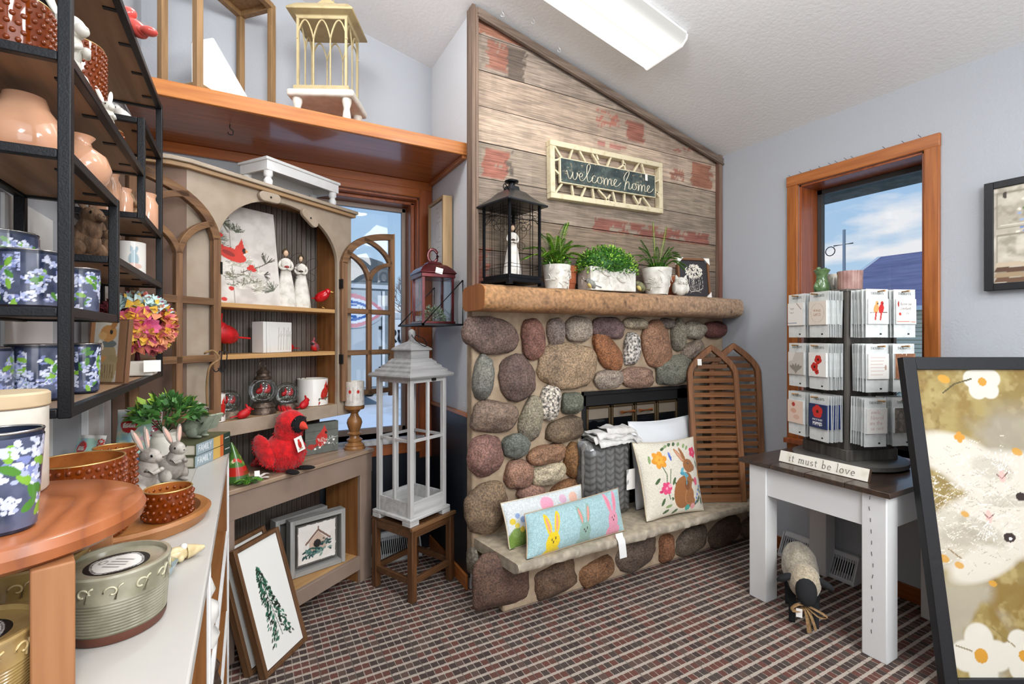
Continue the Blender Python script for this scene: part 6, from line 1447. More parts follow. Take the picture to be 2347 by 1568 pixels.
# lower shelf
ZL = .9435
def wrap_cardinal(w, h, s=1.0, n=2, x0=.5):
    c = Canvas(w, h, .0022, '#e9e6df')
    for k in range(n):
        x, y = w*x0+(.028 if k else -.008)*s, h*.45+(.025 if k else 0)*s
        c.ell(x, y, .016*s, .026*s, '#b8281e', -25); c.ell(x+.008*s, y+.026*s, .010*s, .011*s, '#c83226'); c.poly([(x+.0*s, y+.03*s), (x+.010*s, y+.048*s), (x+.016*s, y+.03*s)], '#c83226'); c.line([(x-.01*s, y-.015*s), (x-.03*s, y-.045*s)], .007*s, '#a02018'); c.ell(x+.015*s, y+.024*s, .004*s, .006*s, '#241410')
    c.line([(w*x0-.05*s, h*.22), (w*x0+.05*s, h*.32)], .004*s, '#5a4436')
    for a in (-.03, .0, .03): c.ell(w*x0+a*s, h*.22, .009*s, .006*s, '#6a6a58'); c.ell(w*x0+a*s+.006, h*.17, .006*s, .006*s, '#e8e4da')
    return c
def jar_candle(name, label, cat, loc, r, h, cv, rot=0, m=None, lid=None, wax=None):
    t = thing(name, label, cat, loc, rot); b = MB(); b.lathe([(r*.93, 0), (r*.985, .003), (r*.985, h-.002), (r*.92, h-.002), (r*.9, h*.8), (.002, h*.8)], 32); b.build('body', m or M_cream, t, smooth=50)
    cv.mesh('wrapped_print', cyl_fn(cv.w, r, r, .002, cv.h-.003), M_gloss, t)
    if wax: k = MB(); k.lathe([(.001, h*.82), (r*.9, h*.82)], 24, cap=False); k.build('wax', wax, t)
    return t
c = wrap_cardinal(2*math.pi*.042, .115, 1.1, 2, .12); jar_candle('cardinal_mug', 'white cup with red cardinals at the left end of the lower hutch shelf', 'mug', HW(-.665, .175, ZL), .042, .115, c, HA-.3)
def globe(label, loc, r, zb, rb, base_m, lantern=False):
    t = thing('snow_globe', label, 'snow globe', loc, HA); b = MB()
    if lantern: b.lathe([(rb, 0), (rb, .012), (rb*.9, .02), (rb*.86, zb*.55), (rb*.95, zb*.62), (rb*.8, zb*.8), (rb*.7, zb)], 28)
    else: b.lathe([(rb, 0), (rb*1.02, zb*.5), (rb*.8, zb)], 28)
    b.build('base', base_m, t, smooth=40)
    b = MB(); b.ell((0, 0, zb+r*.86), r, None, 28, 16); b.build('glass_dome', glassmat('globe_glass', '#f4f8f8', .5, .03), t)
    for dx, dz, a in ((-.3, -.05, .6), (.32, -.12, 2.3)):
        k = MB(); k.ell((dx*r, 0, zb+r*(.9+dz)), (.28*r, .15*r, .2*r), Ry(-.4)); k.ell((dx*r+.18*r, 0, zb+r*(1.1+dz)), .13*r); k.lathe([(.09*r, 0), (.003, .2*r)], 6, (dx*r+.14*r, 0, zb+r*(1.18+dz)));k.build('red_bird', M_red, t)
    k = MB(); foliage_dome(k, (0, 0, zb+r*.25), r*.55, r*.5, r*.4, 60, r*.25, r*.12, 3, (0, 0, 0)); k.build('snowy_greens', [mat('snowy_sprig', '#6c7a5c', .8, col2='#d8dcd4', nscale=90)], t)
    if lantern:
        b = MB(); b.lathe([(.6*r, zb+r*1.66), (.64*r, zb+r*1.74), (.42*r, zb+r*1.92), (.40*r, zb+r*2.1), (.5*r, zb+r*2.14), (.22*r, zb+r*2.4), (.1*r, zb+r*2.5), (.04*r, zb+r*2.6)], 24); b.build('lantern_cap', base_m, t, smooth=40)
        b = MB(); b.tube([(.26*r*math.cos(k*.4488), 0, zb+r*2.78+.26*r*math.sin(k*.4488)) for k in range(14)], .0022, 6, closed=True); b.build('carry_ring', base_m, t)
    return t
M_pew = mat('aged_pewter', '#6c5c50', .4, metal=.6, col2='#4c4038', nscale=60, bump=.5, bscale=150); M_stm = mat('stone_base', '#8a7c68', .8, col2='#5c5044', nscale=50, bump=.5)
globe('snow globe with a red bird at the left of the lower hutch shelf', HW(-.575, .215, ZL), .050, .030, .046, M_stm)
globe('tall lantern snow globe with red birds in the middle of the lower hutch shelf', HW(HP(603, 940, .19).x, .19, ZL), .064, .052, .056, M_pew, True)
globe('snow globe with two red birds right of the lantern on the lower hutch shelf', HW(HP(658, 935, .19).x, .19, ZL), .055, .032, .052, M_pew)
bird('cardinal_figurine', 'small red cardinal perched in front of the lantern globe on the lower hutch shelf', 'bird figurine', HW(HP(560, 957, .135).x, .138, ZL), HA+math.radians(-10), .075, M_red, None, M_red, tail=.9, up=.35)
bird('cardinal_figurine', 'small red cardinal perched before the white cardinal candle on the lower hutch shelf', 'bird figurine', HW(HP(698, 938, .135).x, .138, ZL), HA+math.radians(15), .078, M_red, None, M_red, tail=.9, up=.35)
c = wrap_cardinal(2*math.pi*.076, .135, 1.35, 2, .10); jar_candle('pillar_candle_jar', 'wide white candle jar with two cardinals at the right of the lower hutch shelf', 'candle', HW(HP(724, 930, .21).x-.01, .222, ZL), .076, .135, c, HA-.35)
# worktop: plush cardinal
ZT = .696; pl_ = thing('plush_cardinal', 'fluffy red plush cardinal toy sitting on the hutch worktop', 'plush toy', HW(-.42, .052, ZT), math.radians(-48))
M_fur = mat('red_fur', '#dc1018', .9, col2='#b00c12', nscale=40, bump=.5, bscale=120, sheen=.3)
def fur(bm, c, r, n, L, seed, R=None, cone=None):
    rs = random.Random(seed); c = Vector(c); r = Vector(r)
    for _ in range(n):
        th = rs.uniform(0, 6.283); z = rs.uniform(-1, 1); q = math.sqrt(1-z*z); d = Vector((q*math.cos(th), q*math.sin(th), z)); p = Vector((d.x*r.x, d.y*r.y, d.z*r.z))
        if R is not None: p = R @ p; d = R @ d
        bm.leaf(c+p*.97, d*.35+Vector((rs.uniform(-.5, .5), rs.uniform(-.5, .5), rs.uniform(-1.2, -.2))), (rs.uniform(-1, 1), rs.uniform(-1, 1), rs.uniform(-1, 1)), L*rs.uniform(.6, 1.1), L*.22)
b = MB(); b.ell((0, 0, .085), (.090, .085, .088), None, 28, 18); b.ell((.020, 0, .175), (.058, .058, .072), None, 24, 14); b.ell((.035, 0, .215), (.062, .060, .060), None, 28, 18)
fur(b, (0, 0, .085), (.090, .085, .088), 1500, .016, 1); fur(b, (.035, 0, .215), (.062, .060, .060), 900, .014, 2); fur(b, (.02, 0, .17), (.058, .058, .07), 500, .014, 4)
for _ in range(110):
    rs = random.Random(_+50); p = Vector((.005+rs.uniform(-.03, .03), rs.uniform(-.016, .016), .262)); b.leaf(p, (-.5+rs.uniform(-.2, .2), rs.uniform(-.15, .15), 1), (rs.uniform(-1, 1), 1, 0), rs.uniform(.02, .036), .006)
b.build('body', M_fur, pl_, smooth=180)
for s in (-1, 1):
    w = MB(); R_ = Rx(s*.25) @ Ry(.75); w.ell((-.040, s*.078, .100), (.088, .022, .042), R_, 18, 10); fur(w, (-.040, s*.078, .100), (.088, .022, .042), 420, .014, 7+s, R_); w.build('wing', M_fur, pl_, smooth=180)
w = MB(); w.ell((-.115, 0, .045), (.075, .040, .016), Ry(-.45), 16, 8); fur(w, (-.115, 0, .045), (.075, .04, .016), 350, .014, 12, Ry(-.45)); w.build('tail', M_fur, pl_, smooth=180)
k = MB(); k.ell((.078, 0, .213), (.026, .044, .040), None, 16, 10); fur(k, (.078, 0, .213), (.026, .044, .040), 200, .008, 13); k.build('face_mask', mat('black_fur', '#101012', .95, bump=.6, bscale=200), pl_, smooth=180)
k = MB(); k.lathe([(.020, 0), (.018, .014), (.004, .040)], 12, (.092, 0, .210), R=Ry(math.pi/2+.35)); k.build('beak', mat('felt_orange_red', '#cf3f2c', .8), pl_, smooth=60)
for s in (-1, 1):
    k = MB(); k.ell((.088, s*.030, .236), .0065, None, 10, 8); k.build('eye', M_gloss if 0 else mat('bead_black', '#060606', .1, coat=.6), pl_)
    k = MB(); k.ell((.085, s*.040, .008), (.042, .022, .009), Rz(s*.3), 14, 8); k.build('foot', mat('black_fur', '#101012'), pl_)
cv = Canvas(.052, .064, .0020, '#efece6'); cv.ell(.026, .028, .012, .017, '#b8261e'); cv.ell(.026, .046, .007, .008, '#c4302a'); cv.ell(.026, .010, .014, .004, '#a89a88')
tgc = cv.mesh('hang_tag', lambda X, Y: (0*X, X-.026, Y), M_card, pl_, loc=(.108, -.012, .098), rot=(.12, -.25, .1)); tgc['label'] = 'white square hang tag with a small cardinal'
# grey cardinal sign block
cv = Canvas(.175, .155, .0022, '#63665f'); cv.blot(.03, '#565952', .4, .7, 2)
for y in (.038, .077, .116): cv.line([(0, y), (.175, y)], .0018, '#3c3e3a'); cv.line([(0, y-.002), (.175, y-.002)], .001, '#8c8f88')
cv.ell(.085, .072, .030, .038, '#bb2a22', -20); cv.ell(.098, .108, .016, .017, '#c4322a'); cv.poly([(.088, .115), (.10, .145), (.112, .112)], '#c4322a'); cv.line([(.066, .05), (.03, .03)], .013, '#a8241e'); cv.ell(.108, .104, .006, .008, '#241412'); cv.ell(.03, .04, .02, .012, '#a83028')
for k in range(30): rs = random.Random(k); x, y, a = rs.uniform(.06, .16), rs.uniform(.03, .075), rs.uniform(0, 3.1); cv.line([(x, y), (x+.016*math.cos(a), y+.016*math.sin(a))], .0016, '#cfd2c8')
for x, y in ((.10, .05), (.125, .045), (.15, .06), (.075, .03), (.05, .025)): cv.ell(x, y, .006, .005, '#eceae2')
gb = thing('block_sign', 'grey plank block sign painted with a red cardinal on the hutch worktop', 'sign', HW(-.118, .150, ZT), HA-math.radians(17)); MB().box2((-.0885, 0, 0), (.0885, .035, .158)).build('block', mat('grey_block', '#4c4e49', .7), gb, bevel=.001)
cv.mesh('painted_face', flat_fn(.175, .155, -.0875, -.0008, .0015), M_print, gb)
# candlestick and candle
cs = thing('candlestick', 'turned wooden candlestick on the right end of the hutch worktop', 'candlestick', HW(.037, .078, ZT), 0)
b = MB(); b.lathe([(.056, 0), (.056, .008), (.050, .016), (.052, .022), (.042, .030), (.036, .036), (.041, .045), (.041, .050), (.028, .058), (.024, .070), (.036, .078), (.038, .084), (.026, .092), (.034, .115), (.041, .140), (.036, .160), (.024, .175), (.019, .190), (.024, .198), (.030, .204), (.030, .208), (.050, .214), (.053, .222), (.053, .232), (.004, .233)], 36)
b.build('turned_stem', wood('turned_pine', '#9a6c3e', '#6e4824', 'z', 30, .35, .2, coat=.2), cs, smooth=35)
cv = Canvas(2*math.pi*.050, .128, .0022, '#ddd8d0'); cv.blot(.02, '#c8c2b8', .4, .8, 3)
for k in range(16): x = .012+k*.0195; cv.line([(x, .015), (x+.003, .10)], .0016, '#9a8e84'); cv.line([(x, .06), (x+.009, .085)], .0012, '#9a8e84')
for x in (.02, .10, .25, .29): cv.ell(x, .075, .008, .010, '#b83028')
p = HW(.037, .078, ZT+.233); jar_candle('pillar_candle', 'white birch-patterned candle standing on the turned wooden candlestick', 'candle', p, .050, .132, cv, -.2)
# gnome with pointed hat, paper bow, sprig
gn = thing('gnome_figurine', 'small gnome in a green and red pointed hat at the hutch worktop left end', 'gnome figurine', HW(-.632, .075, ZT), math.radians(10))
cv = Canvas(.20, .155, .0028, '#47702f'); cv.put(cv.Y < .055, '#b3281f'); cv.put((cv.Y < .02), '#3c5c2a'); cv.blot(.03, '#2c4a1c', .5, .7, 2, .7)
for k in range(26): rs = random.Random(k); cv.ell(rs.uniform(0, .2), rs.uniform(.0, .10), .007, .007, ('#c83a30', '#d8c8a0', '#6a9a4a')[k % 3])
cv.mesh('pointed_hat', lambda X, Y: ((.052*(1-Y/.165))*np.cos(2*math.pi*X/.2)-.02*(Y/.155)**2, (.052*(1-Y/.165))*np.sin(2*math.pi*X/.2), .012+Y), M_gloss, gn)
k = MB(); k.ell((0, 0, .012), (.05, .05, .026)); k.build('body', mat('gnome_green', '#4c6a34', .5), gn)
bw = thing('paper_bow_tag', 'small white folded paper tag lying before the plush cardinal', 'paper tag', HW(-.575, .025, ZT+.001), .3)
for k, (a, l_, h_) in enumerate(((.2, .05, .016), (2.6, .055, .012), (1.3, .03, .03), (-.5, .045, .006))):
    m = MB(); d = Vector((math.cos(a), math.sin(a), 0)); n_ = Vector((-d.y, d.x, 0)); m.grid([[d*q*l_/3+n_*w_*.010+Vector((0, 0, .002+h_*math.sin(q/3*2.2))) for q in range(4)] for w_ in (-1, 0, 1)]); m.build('paper_fold', M_paper, bw)
sp_ = MB()
for k in range(9): frond(sp_, (0, 0, .004), (.05*math.cos(k*.75), .05*math.sin(k*.75), .012), .012, .020, .006, 7, k % 2, k)
sp_.build('cedar_sprig', [M_gmid, M_gdark], loc=HW(-.63, .0, ZT+.002), label='small green cedar sprig lying at the front left of the hutch worktop', cat='greenery')
# lower compartment: shadow boxes, sprig
def shadow_box(label, loc, rz, art):
    t = thing('shadow_box', label, 'framed picture', loc, rz); w = .275; f = .022; d = .055
    for (a, e, m) in (((-w/2, 0, 0), (-w/2+f, d, w), M_graywoodz), ((w/2-f, 0, 0), (w/2, d, w), M_graywoodz), ((-w/2+f, 0, 0), (w/2-f, d, f), M_graywood), ((-w/2+f, 0, w-f), (w/2-f, d, w), M_graywood)):
        MB().box2(a, e).build('frame_side', m, t, bevel=.002)
    MB().box2((-w/2+.01, d-.006, .01), (w/2-.01, d-.003, w-.01)).build('backing', mat('driftwood_grey', '#6c6862', .8), t)
    if art: art.mesh('artwork', lambda X, Y: (X-.1, .022+.0015*np.sin(Y*60), Y+.037), M_card, t)
    return t
cv = Canvas(.20, .20, .0021, '#e6e1da'); cv.blot(.05, '#d6cfc6', .4, .8, 2); ed = .005+.004*cv.noise(.012, 5); cv.put((cv.X < ed) | (cv.X > .2-ed) | (cv.Y < ed) | (cv.Y > .2-ed), '#5c5852')
cv.poly([(.06, .055), (.145, .055), (.145, .11), (.105, .15), (.06, .105)], '#c4aa98'); cv.line([(.045, .10), (.105, .158), (.165, .105)], .009, '#7c5c50'); cv.ell(.10, .092, .019, .020, '#1c1614'); cv.line([(.105, .158), (.105, .175)], .006, '#7c5c50'); cv.line([(.08, .06), (.078, .10)], .001, '#9a8272')
for k in range(46): rs = random.Random(k); x, y = rs.uniform(.03, .17), rs.uniform(.03, .075); a = rs.uniform(0, 180); cv.ell(x, y+.02*(x > .12), .011, .005, ('#2c5450', '#4a7470', '#7c9890', '#1c3c3c')[k % 4], a)
for k in range(8): rs = random.Random(k+60); cv.ell(rs.uniform(.13, .17), rs.uniform(.07, .12), .005, .005, '#4a5450')
shadow_box('grey shadow box picture of a birdhouse over blue-green leaves in the hutch base', HW(-.205, .075, .140), HA-math.radians(19), cv)
shadow_box('empty-looking grey box frame standing behind the birdhouse picture in the hutch base', HW(-.225, .165, .140), HA-math.radians(10), None)
k = MB()
for q in range(16): rs = random.Random(q); frond(k, (0, 0, 0), (rs.uniform(-.03, .03), rs.uniform(-.02, .02), .10+rs.uniform(-.03, .03)), .0, .012, .005, 8, q % 2 + 1, q)
k.build('green_sprig', [M_gdark, M_gmid, M_glite], loc=HW(-.435, .07, .14), label='bright green sprig beside the birdhouse picture in the hutch base', cat='greenery')
# small white riser on the hutch roof
a = HP(612, 359, .11); e = HP(782, 405, .11); wt = thing('tray_riser', 'small white footed riser standing on top of the hutch', 'stand', HW((a.x+e.x)/2, .215, 1.987), HA); L_ = e.x-a.x-.016; D_ = .19
b = MB(); b.box2((-L_/2-.008, -D_/2-.008, .118), (L_/2+.008, D_/2+.008, .132)); b.build('top', M_white, wt, bevel=.003)
for a_ in (((-L_/2, -D_/2, .075), (L_/2, -D_/2+.012, .118)), ((-L_/2, D_/2-.012, .075), (L_/2, D_/2, .118)), ((-L_/2, -D_/2+.012, .075), (-L_/2+.012, D_/2-.012, .118)), ((L_/2-.012, -D_/2+.012, .075), (L_/2, D_/2-.012, .118))): MB().box2(*a_).build('apron', M_white, wt, bevel=.001)
for sx in (-1, 1):
    for sy in (-1, 1): b = MB(); b.lathe([(.010, 0), (.017, .01), (.020, .03), (.012, .045), (.020, .055), (.020, .08)], 14, (sx*(L_/2-.022), sy*(D_/2-.022), 0)); b.build('turned_leg', M_white, wt, smooth=50)
# leaning tree prints
def tree_canvas():
    c = Canvas(.215, .455, .0026, '#e7e6e1'); rs = random.Random(9); top = (.075, .36); bot = (.118, .075)
    c.line([top, bot], .003, '#2c332a')
    for k in range(150):
        t = k/150; x = top[0]+(bot[0]-top[0])*t; y = top[1]+(bot[1]-top[1])*t; wd = .006+.055*t**.8
        for s in (-1, 1):
            q = rs.uniform(.2, 1)*wd; yy = y-q*.5+rs.uniform(0, .01); c.ell(x+s*q, yy, .0085, .0030, ('#24301f', '#2f5c48', '#1c2420', '#3f7a62')[rs.randint(0, 3)], -s*rs.uniform(30, 70))
    return c
FD = math.radians(48.6)
for lab, x, y, lean in (('dark wood framed print of a green pine tree leaning before the hutch base', .141, 2.127, -17.3), ('dark wood framed picture tucked behind the pine tree print, only its left edge showing', .088, 2.170, -17.0)):
    picture('leaning_print', lab, 'picture', .250, .492, .016, .030, M_darkwoodz if 0 else wood('walnut_frame_wood', '#6e4d32', '#54381f', 'z', 60, .55, .3), tree_canvas() if 'green' in lab else Canvas(.215, .455, .02, '#e4e3de'), painted('paper_print', .5), (x, y, .006), (math.radians(lean), 0, FD))
# rope and hook on the left door
rp = MB(); p0 = HW(-.80, .02, 1.235); rp.tube(catmull([p0, p0+Vector((.03, .0, .012)), p0+Vector((.05, 0, -.02)), p0+Vector((.02, -.01, -.05)), p0+Vector((.01, 0, -.12)), p0+Vector((.012, 0, -.20))], 6), .0045, 6)
rp.build('jute_loop', M_rope, label='loop of jute rope hanging on the left arched door bar', cat='rope', smooth=180)
hk = MB(); p0 = HW(-.755, .0, 1.23)
for q in (0, 1): o = Vector((.018*q, -.008*q, .0)); hk.tube(catmull([p0+o, p0+o+Vector((.004, 0, .014)), p0+o+Vector((.010, 0, .0)), p0+o+Vector((.004, 0, -.05)), p0+o+Vector((-.010, 0, -.065)), p0+o+Vector((-.020, 0, -.05))], 5), .0022, 6)
hk.build('s_hook', M_black, label='black double wire hook hanging on the left arched door bar', cat='hook', smooth=180)
# ================================================================ stool and tall lantern
SX, SY, SA = .765, 2.478, math.radians(26)
st_ = thing('wooden_stool', 'small dark slatted wooden stool on the carpet in front of the alcove', 'stool', (SX, SY, 0), SA); hs = .152; zt = .367
for k in range(6): w_ = 2*hs/6; MB().box2((-hs+w_*k+.003, -hs-.006, zt-.016), (-hs+w_*(k+1)-.003, hs+.006, zt)).build('seat_slat', M_darkwood, st_, bevel=.002)
MB().box2((-hs-.006, -hs-.008, zt-.015), (hs+.006, -hs+.010, zt+.001)).build('seat_edge', wood('lighter_seat_edge', '#8a6542', '#6a4a2e', 'x', 50, .5, .3), st_, bevel=.002)
for sx in (-1, 1):
    for sy in (-1, 1): MB().box2((sx*hs-(.034 if sx > 0 else 0), sy*hs-(.034 if sy > 0 else 0), 0), (sx*hs+(.034 if sx < 0 else 0), sy*hs+(.034 if sy < 0 else 0), zt-.016)).build('leg', M_darkwoodz, st_, bevel=.003)
for z0, z1 in ((.085, .115), (.312, .350)):
    for s in (-1, 1):
        y = s*(hs-.012); MB().box2((-hs+.03, y-.009, z0), (hs-.03, y+.009, z1)).build('stretcher', M_darkwood, st_, bevel=.002); MB().box2((y-.009, -hs+.03, z0+.0), (y+.009, hs-.03, z1)).build('stretcher', M_darkwood, st_, bevel=.002)
M_wz = wood('whitewashed_wood', '#c9c8c6', '#a9a8a6', 'z', 35, .7, .5); M_wx = wood('whitewashed_wood_flat', '#c9c8c6', '#a8a7a5', 'x', 35, .7, .5); M_wg = wood('grey_roof_wood', '#a3a2a1', '#8a8988', 'x', 35, .7, .5)
tl = thing('tall_lantern', 'tall whitewashed wooden lantern with a pagoda roof standing on the stool', 'lantern', (SX-.012, SY-.008, zt+.0015), SA); q = .128
MB().box2((-q-.014, -q-.014, .022), (q+.014, q+.014, .038)).build('plinth', M_wx, tl, bevel=.003)
for sx in (-1, 1):
    for sy in (-1, 1):
        MB().box2((sx*(q+.014), sy*(q+.014), 0), (sx*(q-.045), sy*(q-.045), .022)).build('foot', M_wx, tl, bevel=.002)
        MB().box2((sx*q, sy*q, .038), (sx*(q-.024), sy*(q-.024), .725)).build('corner_post', M_wz, tl, bevel=.002)
for k in range(4):
    R_ = Rz(k*math.pi/2)
    def qb(a, e, nm, m): bb = MB(); a, e = Vector(a), Vector(e); bb.box((R_ @ ((a+e)/2)), [abs(t) for t in (e-a)], R_); bb.build(nm, m, tl, bevel=.001)
    qb((-q+.02, -q+.003, .038), (q-.02, -q+.014, .112), 'base_panel', M_wx); qb((-.008, -q+.004, .112), (.008, -q+.018, .70), 'muntin_post', M_wz)
    qb((-q+.02, -q+.005, .405), (q-.02, -q+.017, .420), 'cross_rail', M_wx); qb((-q+.02, -q+.003, .70), (q-.02, -q+.018, .725), 'top_rail', M_wx)
MB().box2((-q+.01, -q+.01, .038), (q-.01, q-.01, .048)).build('floor_board', M_wx, tl)
b = MB(); rings = []
for (r, z) in ((q+.026, .725), (q+.030, .733), (q+.026, .742), (q+.006, .752), (q+.004, .762), (q-.016, .772), (q-.018, .782), (q-.036, .792), (q-.038, .802), (q-.052, .812), (q-.054, .818)): rings.append([b.V((x*r, y*r, z)) for x, y in ((-1, -1), (1, -1), (1, 1), (-1, 1))])
for k in range(len(rings)-1):
    for j in range(4): b.F((rings[k][j], rings[k][(j+1) % 4], rings[k+1][(j+1) % 4], rings[k+1][j]))
b.F(rings[0][::-1]); b.F(rings[-1]); b.build('stepped_roof', M_wg, tl, smooth=30)
b = MB(); rings = []
for (r, z) in ((.064, .818), (.064, .858), (.075, .862), (.074, .870), (.045, .892), (.014, .908), (.012, .915)): rings.append([b.V((x*r, y*r, z)) for x, y in ((-1, -1), (1, -1), (1, 1), (-1, 1))])
for k in range(len(rings)-1):
    for j in range(4): b.F((rings[k][j], rings[k][(j+1) % 4], rings[k+1][(j+1) % 4], rings[k+1][j]))
b.F(rings[0][::-1]); b.F(rings[-1]); b.build('cupola', M_wg, tl, smooth=30)
b = MB(); b.lathe([(.014, .91), (.014, .93), (.020, .942), (.018, .962), (.004, .972)], 14); b.build('knob', M_wg, tl, smooth=50)
b = MB(); b.tube(catmull([(.0, -.0, .95), (-.02, -.03, .93), (.01, -.065, .888), (.05, -.06, .886), (.055, -.03, .92), (.0, 0, .95)], 6), .0022, 6); b.build('wire_loop', M_black, tl)
MB().box2((.02, -q-.006, .705), (.045, -q+.004, .718)).build('latch', M_black, tl)
# ================================================================ wire bracket shelf with red lantern
bs = thing('bracket_shelf', 'black wire bracket shelf on the white alcove wall beside the mantel', 'wall shelf', (0, 0, 0)); sz_ = 1.362
b = MB(); x0, x1, y0, y1 = .765, .990, 2.33, 2.78
b.box2((x0, y0, sz_-.004), (x1, y0+.010, sz_+.006)); b.box2((x0, y1-.010, sz_-.004), (x1, y1, sz_+.006)); b.box2((x0, y0, sz_-.004), (x0+.010, y1, sz_+.006)); b.box2((x1-.008, y0, sz_-.004), (x1, y1, sz_+.006)); b.box2((x0+.008, y0+.008, sz_-.001), (x1-.006, y1-.008, sz_+.003)); b.build('shelf_tray', M_black, bs)
for y in (y0+.005, y1-.005):
    b = MB(); b.tube([(x1-.004, y, sz_), (x1-.004, y, sz_+.235)], .004, 8); b.tube([(x1-.004, y, sz_+.235), (x0+.006, y, sz_+.004)], .004, 8); b.build('bracket', M_black, bs)
M_rd = mat('oxblood_metal', '#5e1a1e', .3, metal=.5, col2='#441014', nscale=12, coat=.3)
rl = thing('red_lantern', 'dark red metal lantern with greenery inside on the black bracket shelf', 'lantern', (.876, 2.49, sz_+.0075), 0); q = .088; hh = .265
for s in ((-1, -1), (1, -1), (1, 1), (-1, 1)): MB().box2((s[0]*q, s[1]*q, .008), (s[0]*(q-.014), s[1]*(q-.014), hh)).build('corner_post', M_rd, rl)
MB().box2((-q-.006, -q-.006, 0), (q+.006, q+.006, .012)).build('base', M_rd, rl, bevel=.002)
b = MB(); rings = []
for (r, z) in ((q+.006, hh-.022), (q+.006, hh), (q+.014, hh+.002), (q+.010, hh+.008), (q-.004, hh+.028), (q-.028, hh+.048), (.040, hh+.056), (.036, hh+.066), (.016, hh+.072)): rings.append([b.V((x*r, y*r, z)) for x, y in ((-1, -1), (1, -1), (1, 1), (-1, 1))])
for k in range(len(rings)-1):
    for j in range(4): b.F((rings[k][j], rings[k][(j+1) % 4], rings[k+1][(j+1) % 4], rings[k+1][j]))
b.F(rings[0][::-1]); b.F(rings[-1]); b.build('roof', M_rd, rl, smooth=40, bevel=.003)
b = MB(); b.tube([(.012*0+.030*math.cos(k*.524)*.9, 0, hh+.104+.036*math.sin(k*.524)) for k in range(12)], .0055, 8, closed=True, flat=1.6); b.build('carry_ring', M_rd, rl)
for k in range(4):
    R_ = Rz(k*math.pi/2); bb = MB(); bb.box(R_ @ Vector((0, -q+.006, .128)), (2*q-.02, .002, .225), R_); bb.build('glass_pane', M_glass, rl)
k = MB(); foliage_dome(k, (0, 0, .018), .066, .066, .075, 420, .020, .009, 4, (0, 1, 1)); k.build('greenery', [mat('sage_leaf', '#5a7058', .7, col2='#8fa088', nscale=60), mat('pale_sage', '#94a58c', .7)], rl)
b = MB(); b.box((.0, -q-.012, hh+.012), (.040, .001, .030), Ry(.2)); b.build('price_tag', M_paper, rl, label='white price tag')
# shadow-box picture on the alcove wall
cv = Canvas(.215, .385, .004, '#cfc9c2')
for k in range(12): cv.line([(.02+.012*(k % 3), .36-.028*k), (.17+.01*(k % 4), .355-.028*k)], .0014, '#aaa29a')
cv.ell(.11, .22, .04, .06, '#b8b0a8'); cv.ell(.11, .22, .034, .054, '#cac3bc'); cv.ell(.12, .03, .018, .02, '#7c4a42')
picture('framed_print', 'framed pale print in a deep wooden frame on the alcove wall above the red lantern', 'picture', .250, .425, .016, .055, wood('pale_frame_wood', '#b89a72', '#9c7e58', 'z', 50, .6, .3), cv, M_print, (.934, 2.615, 1.655), (0, 0, math.radians(-90)), recess=.010)
# ================================================================ on the overhead shelf
ZS = 2.309
wl_ = thing('frame_lantern', 'tall open wooden frame lantern standing on the high oak shelf at left', 'lantern', (0, 0, ZS)); cs4 = [Vector(p) for p in ((-.182, 2.335, 0), (-.318, 2.48, 0), (-.036, 2.82, 0), (.100, 2.675, 0))]; hh = .645
M_fl = wood('frame_lantern_wood', '#97764f', '#775a3a', 'z', 50, .6, .3)
for p in cs4: b = MB(); b.box(p+Vector((0, 0, hh/2)), (.028, .028, hh), Rz(math.radians(43))); b.build('corner_post', M_fl, wl_, bevel=.002)
for z in (.014, hh-.010):
    for k in range(4): b = MB(); b.bar(cs4[k]+Vector((0, 0, z)), cs4[(k+1) % 4]+Vector((0, 0, z)), .028, .028); b.build('rail', M_fl, wl_, bevel=.002)
b = MB(); ii = [b.V(p+Vector((0, 0, hh))) for p in cs4]; jj = [b.V(p+Vector((0, 0, hh+.012))) for p in cs4]; b.F(ii); b.F(jj[::-1])
for k in range(4): b.F((ii[k], ii[(k+1) % 4], jj[(k+1) % 4], jj[k]))
b.build('top_board', M_fl, wl_)
lp = thing('light_diffuser', 'bright white ribbed light diffuser panel propped inside the wooden frame lantern', 'light panel', (0, 0, 0)); M_dif = mat('glowing_prismatic_plastic', '#f4f5f2', .4, emit='#ffffff', estr=.35)  # brightness put in as emission; no lamp behind the panel
A = [PY(440, 98, 2.60), PY(487, 90, 2.66), PY(600, 232, 2.66), PY(440, 180, 2.60)]; z_min = ZS+.032
A[2].z = max(A[2].z, z_min); A[3].z = z_min; A[3] = Vector((A[0].x, A[0].y, z_min)); A[2] = Vector((-.0+A[2].x, 2.66, z_min))
b = MB(); dn = Vector((0, .03, 0)); ii = [b.V(p) for p in A]; jj = [b.V(p+dn) for p in A]; b.F(ii); b.F(jj[::-1])
for k in range(4): b.F((ii[k], jj[k], jj[(k+1) % 4], ii[(k+1) % 4]))
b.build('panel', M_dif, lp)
b = MB(); b.bar(A[1], A[2], .012, .012); b.bar(A[0], A[1], .010, .010); b.build('edge_rim', M_white, lp)
LX, LY, LA = .345, 2.50, math.radians(-27)
wr = thing('white_riser', 'small white footed riser under the cream lantern on the high shelf', 'stand', (LX, LY, ZS), LA); q = .155
MB().box2((-q, -q*.8, .115), (q, q*.8, .150)).build('top', M_cream, wr, bevel=.012, seg=3)
for sx in (-1, 1):
    for sy in (-1, 1): b = MB(); b.lathe([(.012, 0), (.020, .03), (.014, .07), (.022, .10), (.022, .118)], 14, (sx*(q-.04), sy*(q*.8-.035), 0)); b.build('foot', M_cream, wr, smooth=50)
M_cl = mat('antique_cream_metal', '#ab9a72', .5, col2='#93825c', nscale=20, lo=.5, hi=.8, bump=.1)
